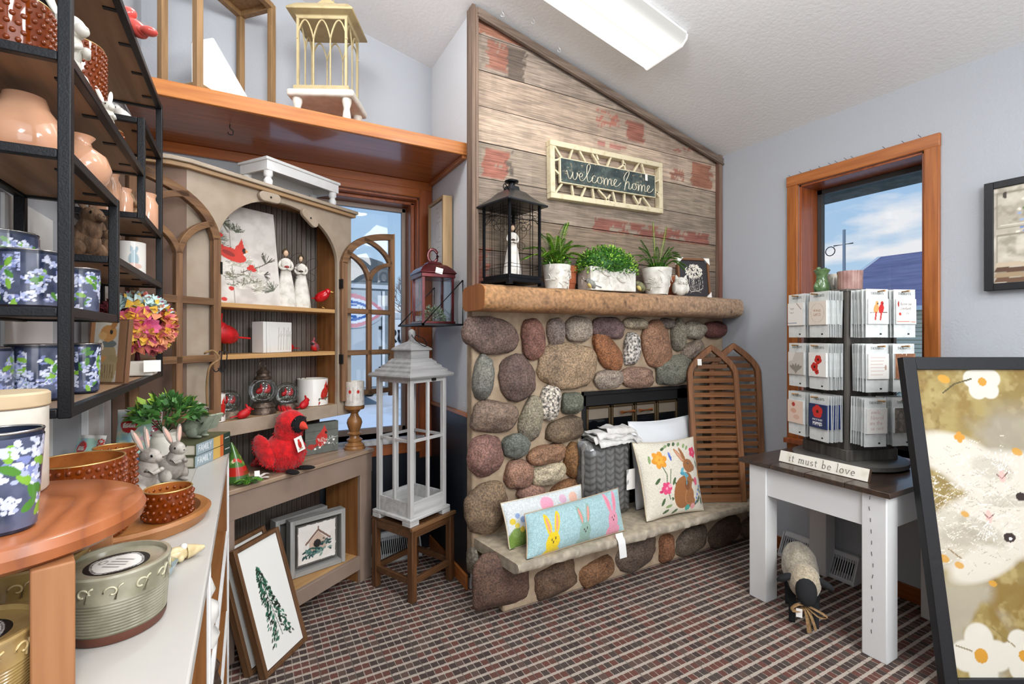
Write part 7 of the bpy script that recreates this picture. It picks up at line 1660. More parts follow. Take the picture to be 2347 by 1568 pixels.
cl = thing('cream_lantern', 'cream metal lantern with gothic arch tracery standing on the high oak shelf', 'lantern', (LX, LY, ZS+.151), LA); q, d2 = .118, .095; hb_ = .355
MB().box2((-q-.012, -d2-.012, 0), (q+.012, d2+.012, .022)).build('base', M_cl, cl, bevel=.003)
for sx in (-1, 1):
    for sy in (-1, 1): MB().box2((sx*q, sy*d2, .022), (sx*(q-.011), sy*(d2-.011), hb_)).build('corner_post', M_cl, cl)
def tracery(p0, p1, nb):
    p0, p1 = Vector(p0), Vector(p1); w = (p1-p0)/nb; b = MB(); za, zc = .245, .335
    for k in range(1, nb): b.bar(p0+w*k+Vector((0, 0, .022)), p0+w*k+Vector((0, 0, za)), .006, .006)
    def arc_(a, c):
        pts = [a.lerp(c, t/10)+Vector((0, 0, za+(zc-za)*math.sin(t/10*math.pi/2)**.8)) for t in range(11)]
        for t in range(10): b.bar(pts[t], pts[t+1], .006, .006)
    for k in range(nb+1):
        c = p0+w*k
        if k < nb: arc_(c, c+w*.5)
        if k > 0: arc_(c, c-w*.5)
    b.build('arch_tracery', M_cl, cl)
tracery((-q, -d2+.004, 0), (q, -d2+.004, 0), 3); tracery((-q, d2-.004, 0), (q, d2-.004, 0), 3); tracery((q-.004, -d2, 0), (q-.004, d2, 0), 2); tracery((-q+.004, -d2, 0), (-q+.004, d2, 0), 2)
b = MB(); rings = []
for (rx, ry, z) in ((q, d2, hb_-.015), (q+.004, d2+.004, hb_), (q+.036, d2+.036, hb_+.012), (q+.036, d2+.036, hb_+.020), (q+.005, d2+.005, hb_+.055), (q-.03, d2-.02, hb_+.068), (.035, .03, hb_+.074)): rings.append([b.V((x*rx, y*ry, z)) for x, y in ((-1, -1), (1, -1), (1, 1), (-1, 1))])
for k in range(len(rings)-1):
    for j in range(4): b.F((rings[k][j], rings[k][(j+1) % 4], rings[k+1][(j+1) % 4], rings[k+1][j]))
b.F(rings[0][::-1]); b.F(rings[-1]); b.build('roof', M_cl, cl, smooth=30, bevel=.003)
b = MB(); b.box2((-.034, -.028, hb_+.07), (.034, .028, hb_+.100)); b.prism([(-.044, 0), (.044, 0), (.012, .022), (-.012, .022)], (0, -.035, hb_+.100), (1, 0, 0), (0, 0, 1), (0, .07, 0)); b.build('cupola', M_cl, cl)
b = MB(); b.tube(catmull([(-.02, 0, hb_+.115), (-.02, 0, hb_+.15), (.02, 0, hb_+.15), (.02, 0, hb_+.115)], 5), .003, 6); b.build('handle', M_cl, cl)
# ================================================================ black metal wall shelf unit
UX, UW = -.27, XL+.006; Y1, Y2, Y3, Y4 = 1.07, 1.40, 1.72, 2.035; ZT_, Z3, ZC, ZD, ZE, ZF, ZG, ZH = 2.09, 1.918, 1.768, 1.646, 1.605, 1.475, 1.341, 1.172
us = thing('wall_shelf_unit', 'black metal stepped wall shelf unit with brown boards on the left wall', 'wall shelf', (0, 0, 0)); fb = .018
M_sb = wood('mottled_brown_board', '#a98360', '#7f5e44', 'y', 35, .5, .2, c3='#8c7c6a')
def post(x, y, z0, z1): MB().box2((x-fb/2, y-fb/2, z0-fb/2), (x+fb/2, y+fb/2, z1+fb/2)).build('post', M_black, us, bevel=.002)
for x in (UX, UW+fb): post(x, Y1, ZH, ZT_); post(x, Y4, ZH, ZT_); post(x, Y2, ZG, ZE); post(x, Y3, ZD, Z3)
for (y0, y1, z) in ((Y1, Y4, ZT_), (Y3, Y4, Z3), (Y1, Y3, ZC), (Y3, Y4, ZD), (Y1, Y2, ZE), (Y2, Y4, ZF), (Y1, Y2, ZG), (Y1, Y4, ZH)):
    for x in (UX, UW+fb): MB().box2((x-fb/2+.001, y0+fb/2, z-fb/2), (x+fb/2-.001, y1-fb/2, z+fb/2)).build('long_rail', M_black, us, bevel=.002)
    for y in (y0, y1): MB().box2((UW+fb*1.5, y-fb/2+.001, z-fb/2+.001), (UX-fb/2, y+fb/2-.001, z+fb/2-.001)).build('cross_rail', M_black, us, bevel=.002)
    MB().box2((UW+fb*1.5+.001, y0+fb/2, z-.003), (UX-fb/2-.001, y1-fb/2, z+.007)).build('shelf_board', M_sb, us)
    n = max(2, int((y1-y0)/.15))
    for k in range(n): y = y0+(y1-y0)*(k+.5)/n; MB().box2((UX-.035, y-.006, z-.006), (UX-fb/2, y+.006, z-.003)).build('clip', M_black, us)
M_amb = mat('amber_glass', '#9c4410', .06, coat=.35, ior=1.45, trans=.45); M_ambi = mat('amber_inside', '#b06a34', .25, col2='#8c4c20', nscale=20, coat=.4); M_gold = mat('gold_rim', '#c9a468', .3, metal=.6)
def hobnail(label, loc, r, h, cat='candle jar', rows=None, per=None, bump=.0048, full=True):
    t = thing('hobnail_jar', label, cat, loc, 0); b = MB(); b.lathe([(r*.96, 0), (r, .004), (r, h), (r*.94, h)], 40, cap=False); b.lathe([(.001, .001), (r*.96, 0)], 40, cap=False); b.build('glass_wall', M_amb, t, smooth=60)
    b = MB(); b.lathe([(r*.94, h), (r*.93, .012), (.001, .010)], 36, cap=False); b.build('inside', M_ambi, t, smooth=60)
    b = MB(); n = 48; b.tube([((r*.975)*math.cos(2*math.pi*k/n), (r*.975)*math.sin(2*math.pi*k/n), h) for k in range(n)], .0018, 6, closed=True); b.build('rim', M_gold, t, smooth=180)
    rows = rows or int(h/.0135); per = per or int(2*math.pi*r/.0135); b = MB()
    for j in range(rows):
        for k in range(per):
            a = 2*math.pi*(k+.5*(j % 2))/per; z = h*(j+.6)/(rows+.4); b.ell((r*math.cos(a), r*math.sin(a), z), (bump, bump, bump), None, 6, 4)
    b.build('hobnails', M_amb, t, smooth=180); return t
hobnail('amber hobnail glass jar on the shelf unit, leftmost on its upper shelf', (-.36, 1.155, ZC+.009), .052, .105)
hobnail('tall amber hobnail glass jar in the middle of the shelf unit upper shelf', (-.358, 1.48, ZC+.009), .056, .205)
hobnail('smallest amber hobnail jar, at the far end of the shelf unit upper shelf', (-.335, 1.665, ZC+.009), .034, .080)
def rabbit(name, label, loc, rz, H, m, mi=None, cat='rabbit figurine', ears=1.0, pose='sit', group=None, inner=None, arms=True):
    t = thing(name, label, cat, loc, rz, group); h = H; b = MB()
    b.ell((-.06*h, 0, .24*h), (.25*h, .20*h, .24*h), Ry(-.25), 22, 14); b.ell((.07*h, 0, .40*h), (.15*h, .14*h, .20*h), Ry(.15), 20, 12)
    b.ell((.12*h, 0, .60*h), (.15*h, .115*h, .12*h), Ry(.15), 20, 12); b.ell((.235*h, 0, .57*h), (.07*h, .07*h, .06*h), None, 14, 8)
    for s in (-1, 1): b.ell((.02*h, s*.15*h, .13*h), (.16*h, .07*h, .13*h), None, 14, 9); b.ell((.13*h, s*.11*h, .03*h), (.12*h, .05*h, .035*h), None, 12, 7)
    b.ell((-.29*h, 0, .16*h), (.07*h, .07*h, .07*h), None, 10, 7); b.build('body', m, t, smooth=180)
    for s in (-1, 1):
        e = MB(); R_ = Rx(-s*.28) @ Ry(-.28); c = Vector((.06*h, s*.055*h, .68*h))+R_ @ Vector((0, 0, .16*h*ears)); e.ell(c, (.028*h, .052*h, .17*h*ears), R_, 12, 10); ear = e.build('ear', m, t, smooth=180)
        if inner: e = MB(); e.ell(c+R_ @ Vector((.016*h, 0, 0)), (.018*h, .036*h, .13*h*ears), R_, 10, 8); e.build('inner_ear', inner, ear, smooth=180)
        e = MB(); e.ell((.20*h, s*.098*h, .625*h), (.020*h, .010*h, .022*h), None, 8, 6); e.build('eye', mat('bead_black', '#060606', .1), t)
        if arms: e = MB(); e.tube([(.12*h, s*.10*h, .42*h), (.22*h, s*.08*h, .36*h), (.27*h, s*.03*h, .40*h)], [.045*h, .036*h, .032*h], 8); e.build('forepaw', m, t, smooth=180)
    e = MB(); e.ell((.298*h, 0, .585*h), (.012*h, .016*h, .011*h), None, 8, 6); e.build('nose', mi or m, t); return t
M_wbun = mat('aged_white_bunny', '#d9d6cc', .5, col2='#a49c8c', nscale=26, lo=.55, hi=.8, bump=.2)
rabbit('rabbit_figurine', 'distressed white rabbit with long ears between the amber jars on the shelf unit', (-.325, 1.235, ZC+.009), math.radians(-30), .20, M_wbun, ears=1.3)
rabbit('rabbit_figurine', 'smaller white rabbit before the tall amber jar on the shelf unit', (-.298, 1.455, ZC+.009), math.radians(-50), .105, M_wbun, ears=1.2)
M_pea = mat('peach_glaze', '#d8a888', .12, col2='#c89474', nscale=7, coat=.6)
def lathe_thing(name, label, cat, loc, prof, m, n=32, **k): b = MB(); b.lathe(prof, n, cap=False); return b.build(name, m, loc=loc, label=label, cat=cat, smooth=60, **k)
lathe_thing('peach_vase', 'squat peach glazed vase with wide base at the near end of the shelf unit', 'vase', (-.36, 1.20, ZE+.009), [(.001, .0), (.045, 0), (.062, .02), (.066, .045), (.056, .075), (.036, .105), (.030, .125), (.026, .125), (.030, .10), (.001, .09)], M_pea)
lathe_thing('peach_vase', 'round peach glazed vase with short flared neck beside the squat one', 'vase', (-.316, 1.342, ZE+.009), [(.001, 0), (.028, 0), (.048, .022), (.054, .048), (.046, .074), (.022, .092), (.018, .102), (.026, .114), (.022, .114), (.015, .10), (.001, .09)], M_pea)
for x, y, r, h, lab in ((-.365, 1.80, .036, .125, 'peach glass jar at the near side of the small upper shelf box'), (-.345, 1.89, .028, .105, 'slim peach bottle in front of the peach jar on the shelf unit'), (-.300, 1.985, .034, .120, 'peach glass jar beside the far post of the shelf unit')):
    lathe_thing('peach_jar', lab, 'jar', (x, y, ZD+.009), [(.001, 0), (r*.95, 0), (r, .006), (r, h*.72), (r*.8, h*.84), (r*.78, h*.9), (r*.88, h), (r*.78, h), (.001, h*.9)], M_pea)
rabbit('rabbit_figurine', 'tan resin rabbit figurine among the peach jars on the shelf unit', (-.315, 1.925, ZD+.009), math.radians(-70), .105, mat('tan_resin', '#a98d6c', .7, col2='#7a6248', nscale=40))
M_wbird = mat('white_bird_glaze', '#dcdad4', .3, coat=.3)
bird('bird_figurine', 'white ceramic bird with dark cap on the small top box of the shelf unit', 'bird figurine', (-.325, 1.80, Z3+.009), math.radians(-140), .07, M_wbird, None, M_brown, crest=False, mask=False, tail=.6, up=.5, legs=.1)
bird('bird_figurine', 'white ceramic bird with olive flower crown behind the other white bird', 'bird figurine', (-.300, 1.90, Z3+.009), math.radians(-120), .065, M_wbird, mat('olive_crown', '#8a8446', .6), M_brown, crest=True, mask=False, tail=.6, up=.5)
M_bfur = mat('carved_brown_fur', '#7c6048', .85, col2='#4e3a2a', nscale=60, bump=1.0, bscale=120, stretch=(1, 1, .5))
rabbit('rabbit_figurine', 'larger carved brown rabbit sitting on the middle shelf of the unit', (-.345, 1.50, ZF+.009), math.radians(-35), .175, M_bfur, M_brown, ears=.55, arms=False)
rabbit('rabbit_figurine', 'smaller carved brown rabbit behind the larger brown one', (-.340, 1.665, ZF+.009), math.radians(-35), .145, M_bfur, M_brown, ears=.6, arms=False)
cv = Canvas(2*math.pi*.036, .105, .0025, '#e2dfd8'); cv.ell(.03, .05, .012, .020, '#9fb4bc', soft=.4); cv.ell(.026, .078, .004, .013, '#9fb4bc', 12); cv.ell(.036, .078, .004, .013, '#9fb4bc', -12); cv.ell(.03, .03, .02, .008, '#d8b8a8', soft=.5)
jar_candle('bunny_mug', 'white tumbler printed with a pale blue bunny on the middle shelf of the unit', 'mug', (-.318, 1.87, ZF+.009), .036, .105, cv, math.radians(-30))
def hydrangea(w, h, seed, bg='#26304a', big=1.0):
    c = Canvas(w, h, .0012 if big > 1 else .0016, bg); c.blot(.03, '#5a6078', .35, .7, seed); rs = random.Random(seed)
    for k in range(int(w*h/.00027/big)):
        x, y, r_ = rs.uniform(0, w), rs.uniform(.006, h-.006), rs.uniform(.006, .010)*big; col = ('#8f98c4', '#a9b2d4', '#7d87ba', '#c3c8de')[k % 4]
        for q in range(12): a = rs.uniform(0, 6.28); d = r_*rs.random()**.6; c.ell(x+d*math.cos(a), y+d*math.sin(a), .0027*big, .0022*big, col if q % 3 else '#d8dcec')
        if k % 2 == 0: a = rs.uniform(0, 180); c.ell(x+r_*1.2*math.cos(a), y+r_*math.sin(a), .009*big, .0042*big, '#7fae3c' if k % 4 else '#4f8434', a)
    return c
def hyd_candle(label, loc, r, h, seed, taper=1.0, rot=0, big=1.0, foot=False):
    t = thing('hydrangea_tin', label, 'candle', loc, rot); b = MB(); b.lathe([(r*.9*taper, 0), (r*.95*taper, .003), (r*.985, h), (r*.985, h+.004), (r*.94, h+.004), (r*.93, h*.85), (.001, h*.85)], 36, cap=False); b.lathe([(.001, .0005), (r*.9*taper, 0)], 20, cap=False); b.build('tin', mat('navy_tin', '#1c2438', .3, coat=.3), t, smooth=50)
    c = hydrangea(2*math.pi*r, h-.006, seed, big=big); c.mesh('hydrangea_print', cyl_fn(c.w, r*taper, r, .004, h-.006), M_gloss, t)
    b = MB(); n = 36; b.tube([(r*.965*math.cos(2*math.pi*k/n), r*.965*math.sin(2*math.pi*k/n), h+.004) for k in range(n)], .0017, 6, closed=True); b.build('rim', mat('bright_tin_rim', '#a8a6a4', .2, metal=.9), t, smooth=180); return t
hyd_candle('hydrangea patterned tin, the taller one at the back of the unit second shelf from bottom', (-.395, 1.215, ZG+.009), .050, .135, 3)
hyd_candle('wide hydrangea candle tin in front on the second shelf from the bottom', (-.335, 1.145, ZG+.009), .046, .094, 5)
hyd_candle('hydrangea candle tin at the far end of the second shelf from the bottom', (-.318, 1.345, ZG+.009), .036, .090, 7, .92)
hyd_candle('hydrangea tumbler at the left edge of the unit bottom shelf', (-.400, 1.165, ZH+.009), .036, .096, 9)
hyd_candle('middle hydrangea candle tin on the unit bottom shelf', (-.352, 1.225, ZH+.009), .042, .100, 11)
hyd_candle('small hydrangea candle tin right of the near post on the unit bottom shelf', (-.312, 1.345, ZH+.009), .031, .100, 13, .88)
cv = Canvas(.105, .158, .0022, '#b9b6ac'); cv.blot(.03, '#cfcabc', .4, .7, 3); cv.put(cv.X > .082, '#8a6446'); cv.put(cv.X < .012, '#a8764c')
cv.ell(.052, .045, .030, .060, '#a3916c'); cv.ell(.055, .098, .022, .010, '#5f6a68'); cv.ell(.052, .125, .024, .022, '#c08a4c'); cv.ell(.036, .118, .012, .010, '#d0a468'); cv.ell(.060, .128, .0045, .006, '#17110c'); cv.ell(.068, .15, .008, .016, '#a8743c', -20)
for k in range(16): cv.line([(.028+.0032*k, .01), (.030+.003*k, .045)], .0013, '#7c6a48')
cv.ell(.040, .060, .010, .008, '#c08a4c'); cv.ell(.033, .095, .006, .014, '#e4ddd0', 20); cv.line([(.03, .02), (.034, .09)], .003, '#8c6a44'); cv.ell(.070, .060, .016, .009, '#9a8a62', -20)
picture('small_print', 'small print of a rabbit in a knitted coat on the unit bottom shelf', 'picture', .112, .165, .004, .012, mat('walnut_block', '#6e4c34', .6), cv, M_print, (-.322, 1.575, ZH+.009), (math.radians(-5), 0, math.radians(-36)), recess=-.001)
# hydrangea bouquet in a white pot
bq = thing('flower_bouquet', 'round pink and yellow silk hydrangea bouquet on the bottom shelf of the wall unit', 'flowers', (-.302, 1.86, ZH+.009)); MB().box2((-.045, -.045, 0), (.045, .045, .045)).build('white_pot', M_cream, bq, bevel=.004)
cols = [mat('petal_'+n_, c, .8, col2=c2, nscale=30) for n_, c, c2 in (('rose', '#b8455c', '#d87a70'), ('gold', '#d9a02c', '#e8c45a'), ('coral', '#d8705c', '#e8a878'), ('maroon', '#6e2a34', '#8c3c40'), ('ice', '#a9c4c4', '#c4d8d4'), ('magenta', '#b83a6c', '#d86a90'))]
b = MB(); rs = random.Random(17)
for _ in range(230):
    th = rs.uniform(0, 6.283); z = rs.uniform(-.85, 1); q_ = math.sqrt(1-z*z); d = Vector((q_*math.cos(th), q_*math.sin(th), z)); c = Vector((0, 0, .155))+Vector((d.x*.088, d.y*.088, d.z*.088)); x, y, dd = frame_from(d)
    m_ = 4 if (d.z > .45 and d.x > -.3 and rs.random() < .75) else (3 if d.x < -.5 else rs.choice((0, 0, 1, 1, 2, 5)))
    for k in range(4): a = k*math.pi/2+rs.random(); e = x*math.cos(a)+y*math.sin(a); b.leaf(c, e+dd*.35, dd, .030, .030, m_ if k != 2 or m_ != 1 else 2, bend=-.25, fold=-.18)
b.ell((0, 0, .155), .078, m=3); b.tube([(0, 0, .03), (0, 0, .10)], .01, 6, m=3); b.build('blooms', cols, bq, smooth=180); price_tag((.045, -.055, .03), .045, .035, .5, 'white price card', bq)
# red ornament hanging at the top of the unit
ro = thing('red_ornament', 'glossy coral red ornament beside the top far corner of the shelf unit', 'ornament', (-.245, 1.74, 2.10)); b = MB(); M_cor = mat('coral_gloss', '#cf5148', .15, coat=.6)
b.ell((0, 0, .02), (.030, .022, .020), Ry(.6), 18, 10); b.ell((-.022, 0, .05), (.026, .02, .018), Ry(-.5), 18, 10); b.ell((.012, -.012, .010), (.016, .012, .009), Ry(.6), 12, 8); b.build('body', M_cor, ro, smooth=180)
ro.location = PX(303, 60, -.262)+Vector((0, 0, 0)); ro.location.z = ZT_+.011; ro.location.y = 1.60; b = MB(); b.ell((.03, -.02, .01), (.02, .016, .012)); b.build('curl', M_cor, ro, smooth=180)
# ================================================================ white console
CZ = .905; CX = -.06; cn = thing('white_console', 'long white painted console table with open wooden shelves along the left wall', 'console table', (0, 0, 0))
M_ctop = mat('chipped_white_top', '#bcb9b3', .4, col2='#adaaa4', nscale=3, lo=.5, hi=.8, col3='#7c766c', n3=22, lo3=.70, hi3=.74, stretch=(1, .35, 1), coat=.15)
b = MB(); b.box2((XL+.02, .12, CZ-.024), (CX, 1.985, CZ)); b.build('top', M_ctop, cn, bevel=.003)
for k in range(7): x = -.27+.022*k; MB().box2((x, 1.50, CZ-.0005), (x+.0015, 1.983, CZ+.0006)).build('top_groove', mat('groove_grey', '#9a968e', .8), cn)
M_cin = wood('console_inner_oak', '#9c6a3a', '#7c4e26', 'y', 45, .5, .2)
for y in (.14, 1.04, 1.965): MB().box2((CX-.008, y-.009, 0), (CX-.001, y+.009, CZ-.024)).build('front_post', M_white, cn, bevel=.002)
for y in (.14, 1.04, 1.965): MB().box2((XL+.03, y-.009, .03), (CX-.008, y+.009, CZ-.024)).build('divider', wood('console_divider_oak', '#946233', '#744824', 'z', 45, .5, .2), cn)
for z in (.08, .34, .62): MB().box2((XL+.03, .15, z-.018), (CX-.010, 1.955, z)).build('shelf', M_cin, cn); MB().box2((CX-.0095, .15, z-.017), (CX-.002, 1.955, z-.001)).build('shelf_edge', M_white, cn)
MB().box2((XL+.022, .14, .03), (XL+.03, 1.96, CZ-.024)).build('back_panel', M_cin, cn)
wf = lathe_thing('white_figurine', 'white ceramic figurine jar on the console upper inner shelf', 'figurine', (-.092, 1.25, .621), [(.001, 0), (.030, 0), (.036, .02), (.024, .04), (.034, .06), (.034, .085), (.018, .10), (.028, .12), (.020, .145), (.001, .155)], M_wbird)
lathe_thing('dark_figurine', 'small dark metal figurine on the console lower inner shelf', 'figurine', (-.082, 1.46, .341), [(.001, 0), (.018, 0), (.010, .02), (.020, .06), (.012, .09), (.017, .11), (.006, .13), (.001, .135)], M_pew)
# ---- round acacia stand
M_aca = mat('acacia_wood', '#9c5a38', .32, col2='#7a3e24', nscale=9, lo=.35, hi=.65, col3='#4c2616', n3=4.5, lo3=.62, hi3=.66, bump=.08, bscale=60, coat=.25)
def rings(m, sx=1.0):
    n, l = m.node_tree.nodes, m.node_tree.links; b_ = n['Principled BSDF']; tc = n.new('ShaderNodeTexCoord'); mp = n.new('ShaderNodeMapping'); mp.inputs['Scale'].default_value = (1*sx, .55, .3); mp.inputs['Location'].default_value = (.02, .04, 0)
    w = n.new('ShaderNodeTexWave'); w.wave_type = 'RINGS'; w.rings_direction = 'Z'; w.inputs['Scale'].default_value = 9; w.inputs['Distortion'].default_value = 5.5; w.inputs['Detail'].default_value = 3; w.inputs['Detail Scale'].default_value = 1.6
    r = n.new('ShaderNodeValToRGB'); e = r.color_ramp.elements; e[0].position = 0; e[0].color = rgba('#8a4e2e'); e[1].position = .07; e[1].color = rgba('#95552f'); q = e.new(1); q.color = rgba('#a7633c')
    l.new(tc.outputs['Object'], mp.inputs[0]); l.new(mp.outputs[0], w.inputs['Vector']); l.new(w.outputs['Fac'], r.inputs[0]); l.new(r.outputs[0], b_.inputs['Base Color'])
rings(M_aca)
rd = thing('round_wood_stand', 'round acacia wood riser on legs at the near end of the console', 'stand', (-.286, .828, CZ+.001)); b = MB(); b.lathe([(.001, .143), (.146, .143), (.157, .150), (.160, .162), (.156, .172), (.150, .175), (.001, .175)], 64, cap=False); b.build('disc', M_aca, rd, smooth=35)
for k, (x, y) in enumerate(((.094, -.112), (-.10, -.112), (-.10, .10), (.085, .105))): MB().box((x, y, .0725), (.036, .036, .143), Rz(.3)).build('leg', wood('acacia_leg', '#a8744c', '#8c5c38', 'z', 40, .5, .1), rd, bevel=.002)
hyd_candle('large navy hydrangea tumbler on the round wood stand', (-.243, .752, CZ+.177), .034, .108, 23, .82, 0, 1.2)
wj = thing('white_canister', 'white ceramic canister with pale wooden lid behind the hydrangea tumbler', 'canister', (-.302, .925, CZ+.177)); b = MB(); b.lathe([(.046, 0), (.049, .004), (.049, .118), (.046, .120), (.001, .120)], 40, cap=False); b.build('body', M_cream, wj, smooth=50); b = MB(); b.lathe([(.049, .120), (.051, .122), (.051, .138), (.048, .141), (.001, .141)], 40, cap=False); b.build('lid', wood('pale_lid', '#cdb898', '#bba582', 'x', 30, .5, .1), wj, smooth=40)
b = MB(); b.tube([(.020+.01*math.cos(k*.5), -.0495, .05+.02*math.sin(k*.5)) for k in range(8)], .001, 5); b.build('debossed_label', mat('debossed', '#c4beb2', .5), wj)
# ---- glazed candle bowls with round labels
def glazed_bowl(label, loc, r, h, base, dark, rot=0):
    t = thing('glazed_candle_bowl', label, 'candle bowl', loc, rot); m = mat('glaze_'+base.strip('#'), base, .22, col2=dark, nscale=16, lo=.4, hi=.7, coat=.5); b = MB(); prof = [(.001, 0), (r*.86, 0), (r*.90, .004), (r*.905, .010)]
    for k in range(11): z = .012+(h*.62-.012)*k/11; prof += [(r*(.905+.055*k/11), z), (r*(.925+.055*k/11), z+.0028)]
    prof += [(r*.965, h*.64), (r*.985, h*.9), (r*1.0, h*.92), (r*1.02, h*.97), (r, h), (r*.93, h), (r*.92, h-.006), (.001, h-.008)]
    b.lathe(prof, 56, cap=False); b.build('body', m, t, smooth=30)
    k_ = MB(); k_.lathe([(r*.875, .0003), (r*.915, .006), (r*.925, .0125)], 56, cap=False); k_.build('clay_foot', mat('brown_clay_foot', '#5c3426', .5), t)
    s = MB()
    for k in range(12):
        a = 2*math.pi*k/12; pts = []
        for j in range(14): tt = j/13*5.2; rr_ = .0085*(1-j/18); aa = a+(rr_*math.cos(tt)*(1 if k % 2 else -1)+.004)/r; pts.append((r*.985*math.cos(aa), r*.985*math.sin(aa), h*.77+rr_*math.sin(tt)))
        s.tube(pts, .0014, 5)
        s.tube([(r*.985*math.cos(a+.13), r*.985*math.sin(a+.13), h*.66), (r*.985*math.cos(a+.2), r*.985*math.sin(a+.2), h*.84), (r*.985*math.cos(a+.27), r*.985*math.sin(a+.27), h*.86)], .0014, 5)
    s.build('scroll_relief', mat('scroll_'+base.strip('#'), '#b9b398' if base == '#9c9884' else '#c9b07c', .3, coat=.4), t, smooth=180)
    c = Canvas(r*1.24, r*1.24, .0016, '#e8e6e0'); o = r*.62; d = np.hypot(c.X-o, c.Y-o); c.put((d > r*.50), '#1e1c1a'); c.put((d > r*.535) & (d < r*.555), '#e8e6e0'); c.put((d > r*.595), '#1e1c1a')
    for k in range(4): c.line([(o-.012+.0*k, o+.012-.008*k), (o+.014-.003*(k % 2), o+.012-.008*k)], .0022, '#8f8f8c')
    c.ell(o-.020, o, .005, .007, '#4c4a48'); c.ell(o-.020, o, .0035, .005, '#e8e6e0')
    def fn(X, Y):
        x, y = X/(r*.62)-1, Y/(r*.62)-1; return x*np.sqrt(1-y*y/2)*r*.60, y*np.sqrt(1-x*x/2)*r*.60, 0*X+h-.0065
    c.mesh('round_label', fn, M_card, t, label='white oval label with black dotted border'); return t
glazed_bowl('olive glazed stoneware candle bowl on the near console top, right of the stand leg', (-.158, .838, CZ+.001), .060, .090, '#9c9884', '#66634e', -.5)
glazed_bowl('tan glazed candle bowl partly under the round stand at the frame edge', (-.262, .722, CZ+.001), .058, .082, '#a8905c', '#7c5c34', -.5)
glazed_bowl('golden glazed candle bowl under the round stand beyond the tan bowl', (-.262, .892, CZ+.001), .062, .096, '#a08650', '#6e5028', -.5)
# ---- oval tray with amber jars
tr = thing('oval_tray', 'oval light wood tray on the console holding amber jars', 'tray', (-.243, 1.262, CZ+.001), 0); M_tr = mat('teak_tray', '#b27c4e', .4, col2='#96602f', nscale=20, stretch=(1, .2, 1), bump=.1, coat=.2); b = MB()
b.lathe([(.001, .006), (.142, .006), (.150, .024), (.163, .026), (.170, .020), (.160, 0), (.001, 0)], 64, cap=False, sx=1.0, sy=.90); b.build('tray_body', M_tr, tr, smooth=35)
hobnail('wide tall amber hobnail jar on the oval tray behind the round stand', (-.288, 1.215, CZ+.008), .072, .150)
hobnail('narrow amber hobnail jar behind the wide one on the tray', (-.258, 1.345, CZ+.008), .038, .145)
hobnail('small amber hobnail votive on the right end of the oval tray', (-.152, 1.262, CZ+.008), .044, .062)
# ---- grey bunnies, potted plant, books, stone bunny
M_gb = mat('grey_bunny_resin', '#a39b92', .6, col2='#6e665e', nscale=22, lo=.4, hi=.65, bump=.4, bscale=120, col3='#c9c2b8', n3=9, lo3=.5, hi3=.6); M_pink = mat('pink_inner_ear', '#cfa898', .6)
rabbit('rabbit_figurine', 'grey rabbit figurine with big ears, nearest the amber votive on the console', (-.232, 1.475, CZ+.001), math.radians(-22), .165, M_gb, M_brown, ears=1.15, inner=M_pink)
rabbit('rabbit_figurine', 'second grey rabbit figurine behind the first one beside the books', (-.182, 1.60, CZ+.001), math.radians(-50), .150, M_gb, M_brown, ears=1.1, inner=M_pink)
pp = thing('potted_plant', 'leafy green plant in a ribbed white pot on the console', 'plant', (-.222, 1.775, CZ+.001)); b = MB(); b.lathe([(.001, 0), (.034, 0), (.036, .01), (.035, .02), (.037, .030), (.036, .042), (.038, .054), (.037, .066), (.039, .078), (.036, .088), (.030, .096), (.034, .108), (.030, .108), (.001, .10)], 32, cap=False); b.build('pot', M_cream, pp, smooth=30)
b = MB(); foliage_dome(b, (.01, 0, .150), .085, .075, .058, 260, .034, .024, 6, (0, 1, 2), shell=.3)
for k in range(26): rs = random.Random(k); a = rs.uniform(0, 6.28); b.tube([(0, 0, .10), (.05*math.cos(a), .05*math.sin(a), .15+rs.uniform(-.01, .03))], .0012, 4)
b.build('leaves', [mat('eucalyptus_dark', '#3f6a34', .5), mat('eucalyptus', '#5f9248', .5, col2='#4a7c38', nscale=30), mat('eucalyptus_new', '#9cbc48', .5)], pp, smooth=180)
bc = wood('book_page', '#d8d0c0', '#c4bcac', 'x', 80, .8)
for k, (lab, dz) in enumerate((('thick grey and yellow book, lower of the two under the stone bunny', 0), ('thick grey and yellow book, upper of the two under the stone bunny', .036))):
    t = thing('book', lab, 'book', (-.150, 1.835, CZ+.001+dz), math.radians(64+k*1.5)); w_, d_, h_ = .200, .115, .035
    MB().box2((-w_/2+.003, -d_/2+.004, .003), (w_/2-.003, d_/2-.003, h_-.003)).build('pages', bc, t)
    c = Canvas(w_, h_-.001, .0022, '#8f9fa6'); c.put(c.X > .095, '#cfa858'); c.put(c.X > .135, '#c4622c'); c.put(c.X > .155, '#26382c'); paint_text(c, 'FAMILY', .012, .009, .021, .003, '#d8dee0'); c.line([(.165, .018), (.19, .018)], .003, '#d8d8d0')
    c.mesh('spine', flat_fn(w_, h_-.001, -w_/2, -d_/2-.001, 0), M_card, t); b = MB(); b.box2((-w_/2, -d_/2-.0005, h_-.004), (w_/2, d_/2, h_-.0005)); b.box2((-w_/2, -d_/2-.0005, 0), (w_/2, d_/2, .003)); b.box2((-w_/2, -d_/2-.0005, 0), (w_/2, -d_/2+.003, h_-.0006)); b.build('cover', mat('book_cover_olive', '#5a5c40', .5), t)
M_sage = mat('sage_stone', '#98a08c', .75, col2='#788070', nscale=18, bump=.4, bscale=90)
sb_ = rabbit('rabbit_figurine', 'sage stone rabbit in glasses reading a book on top of the two books', (-.148, 1.835, CZ+.0745), math.radians(-38), .135, M_sage, M_sage, ears=.45)
hb2 = .135; b = MB()
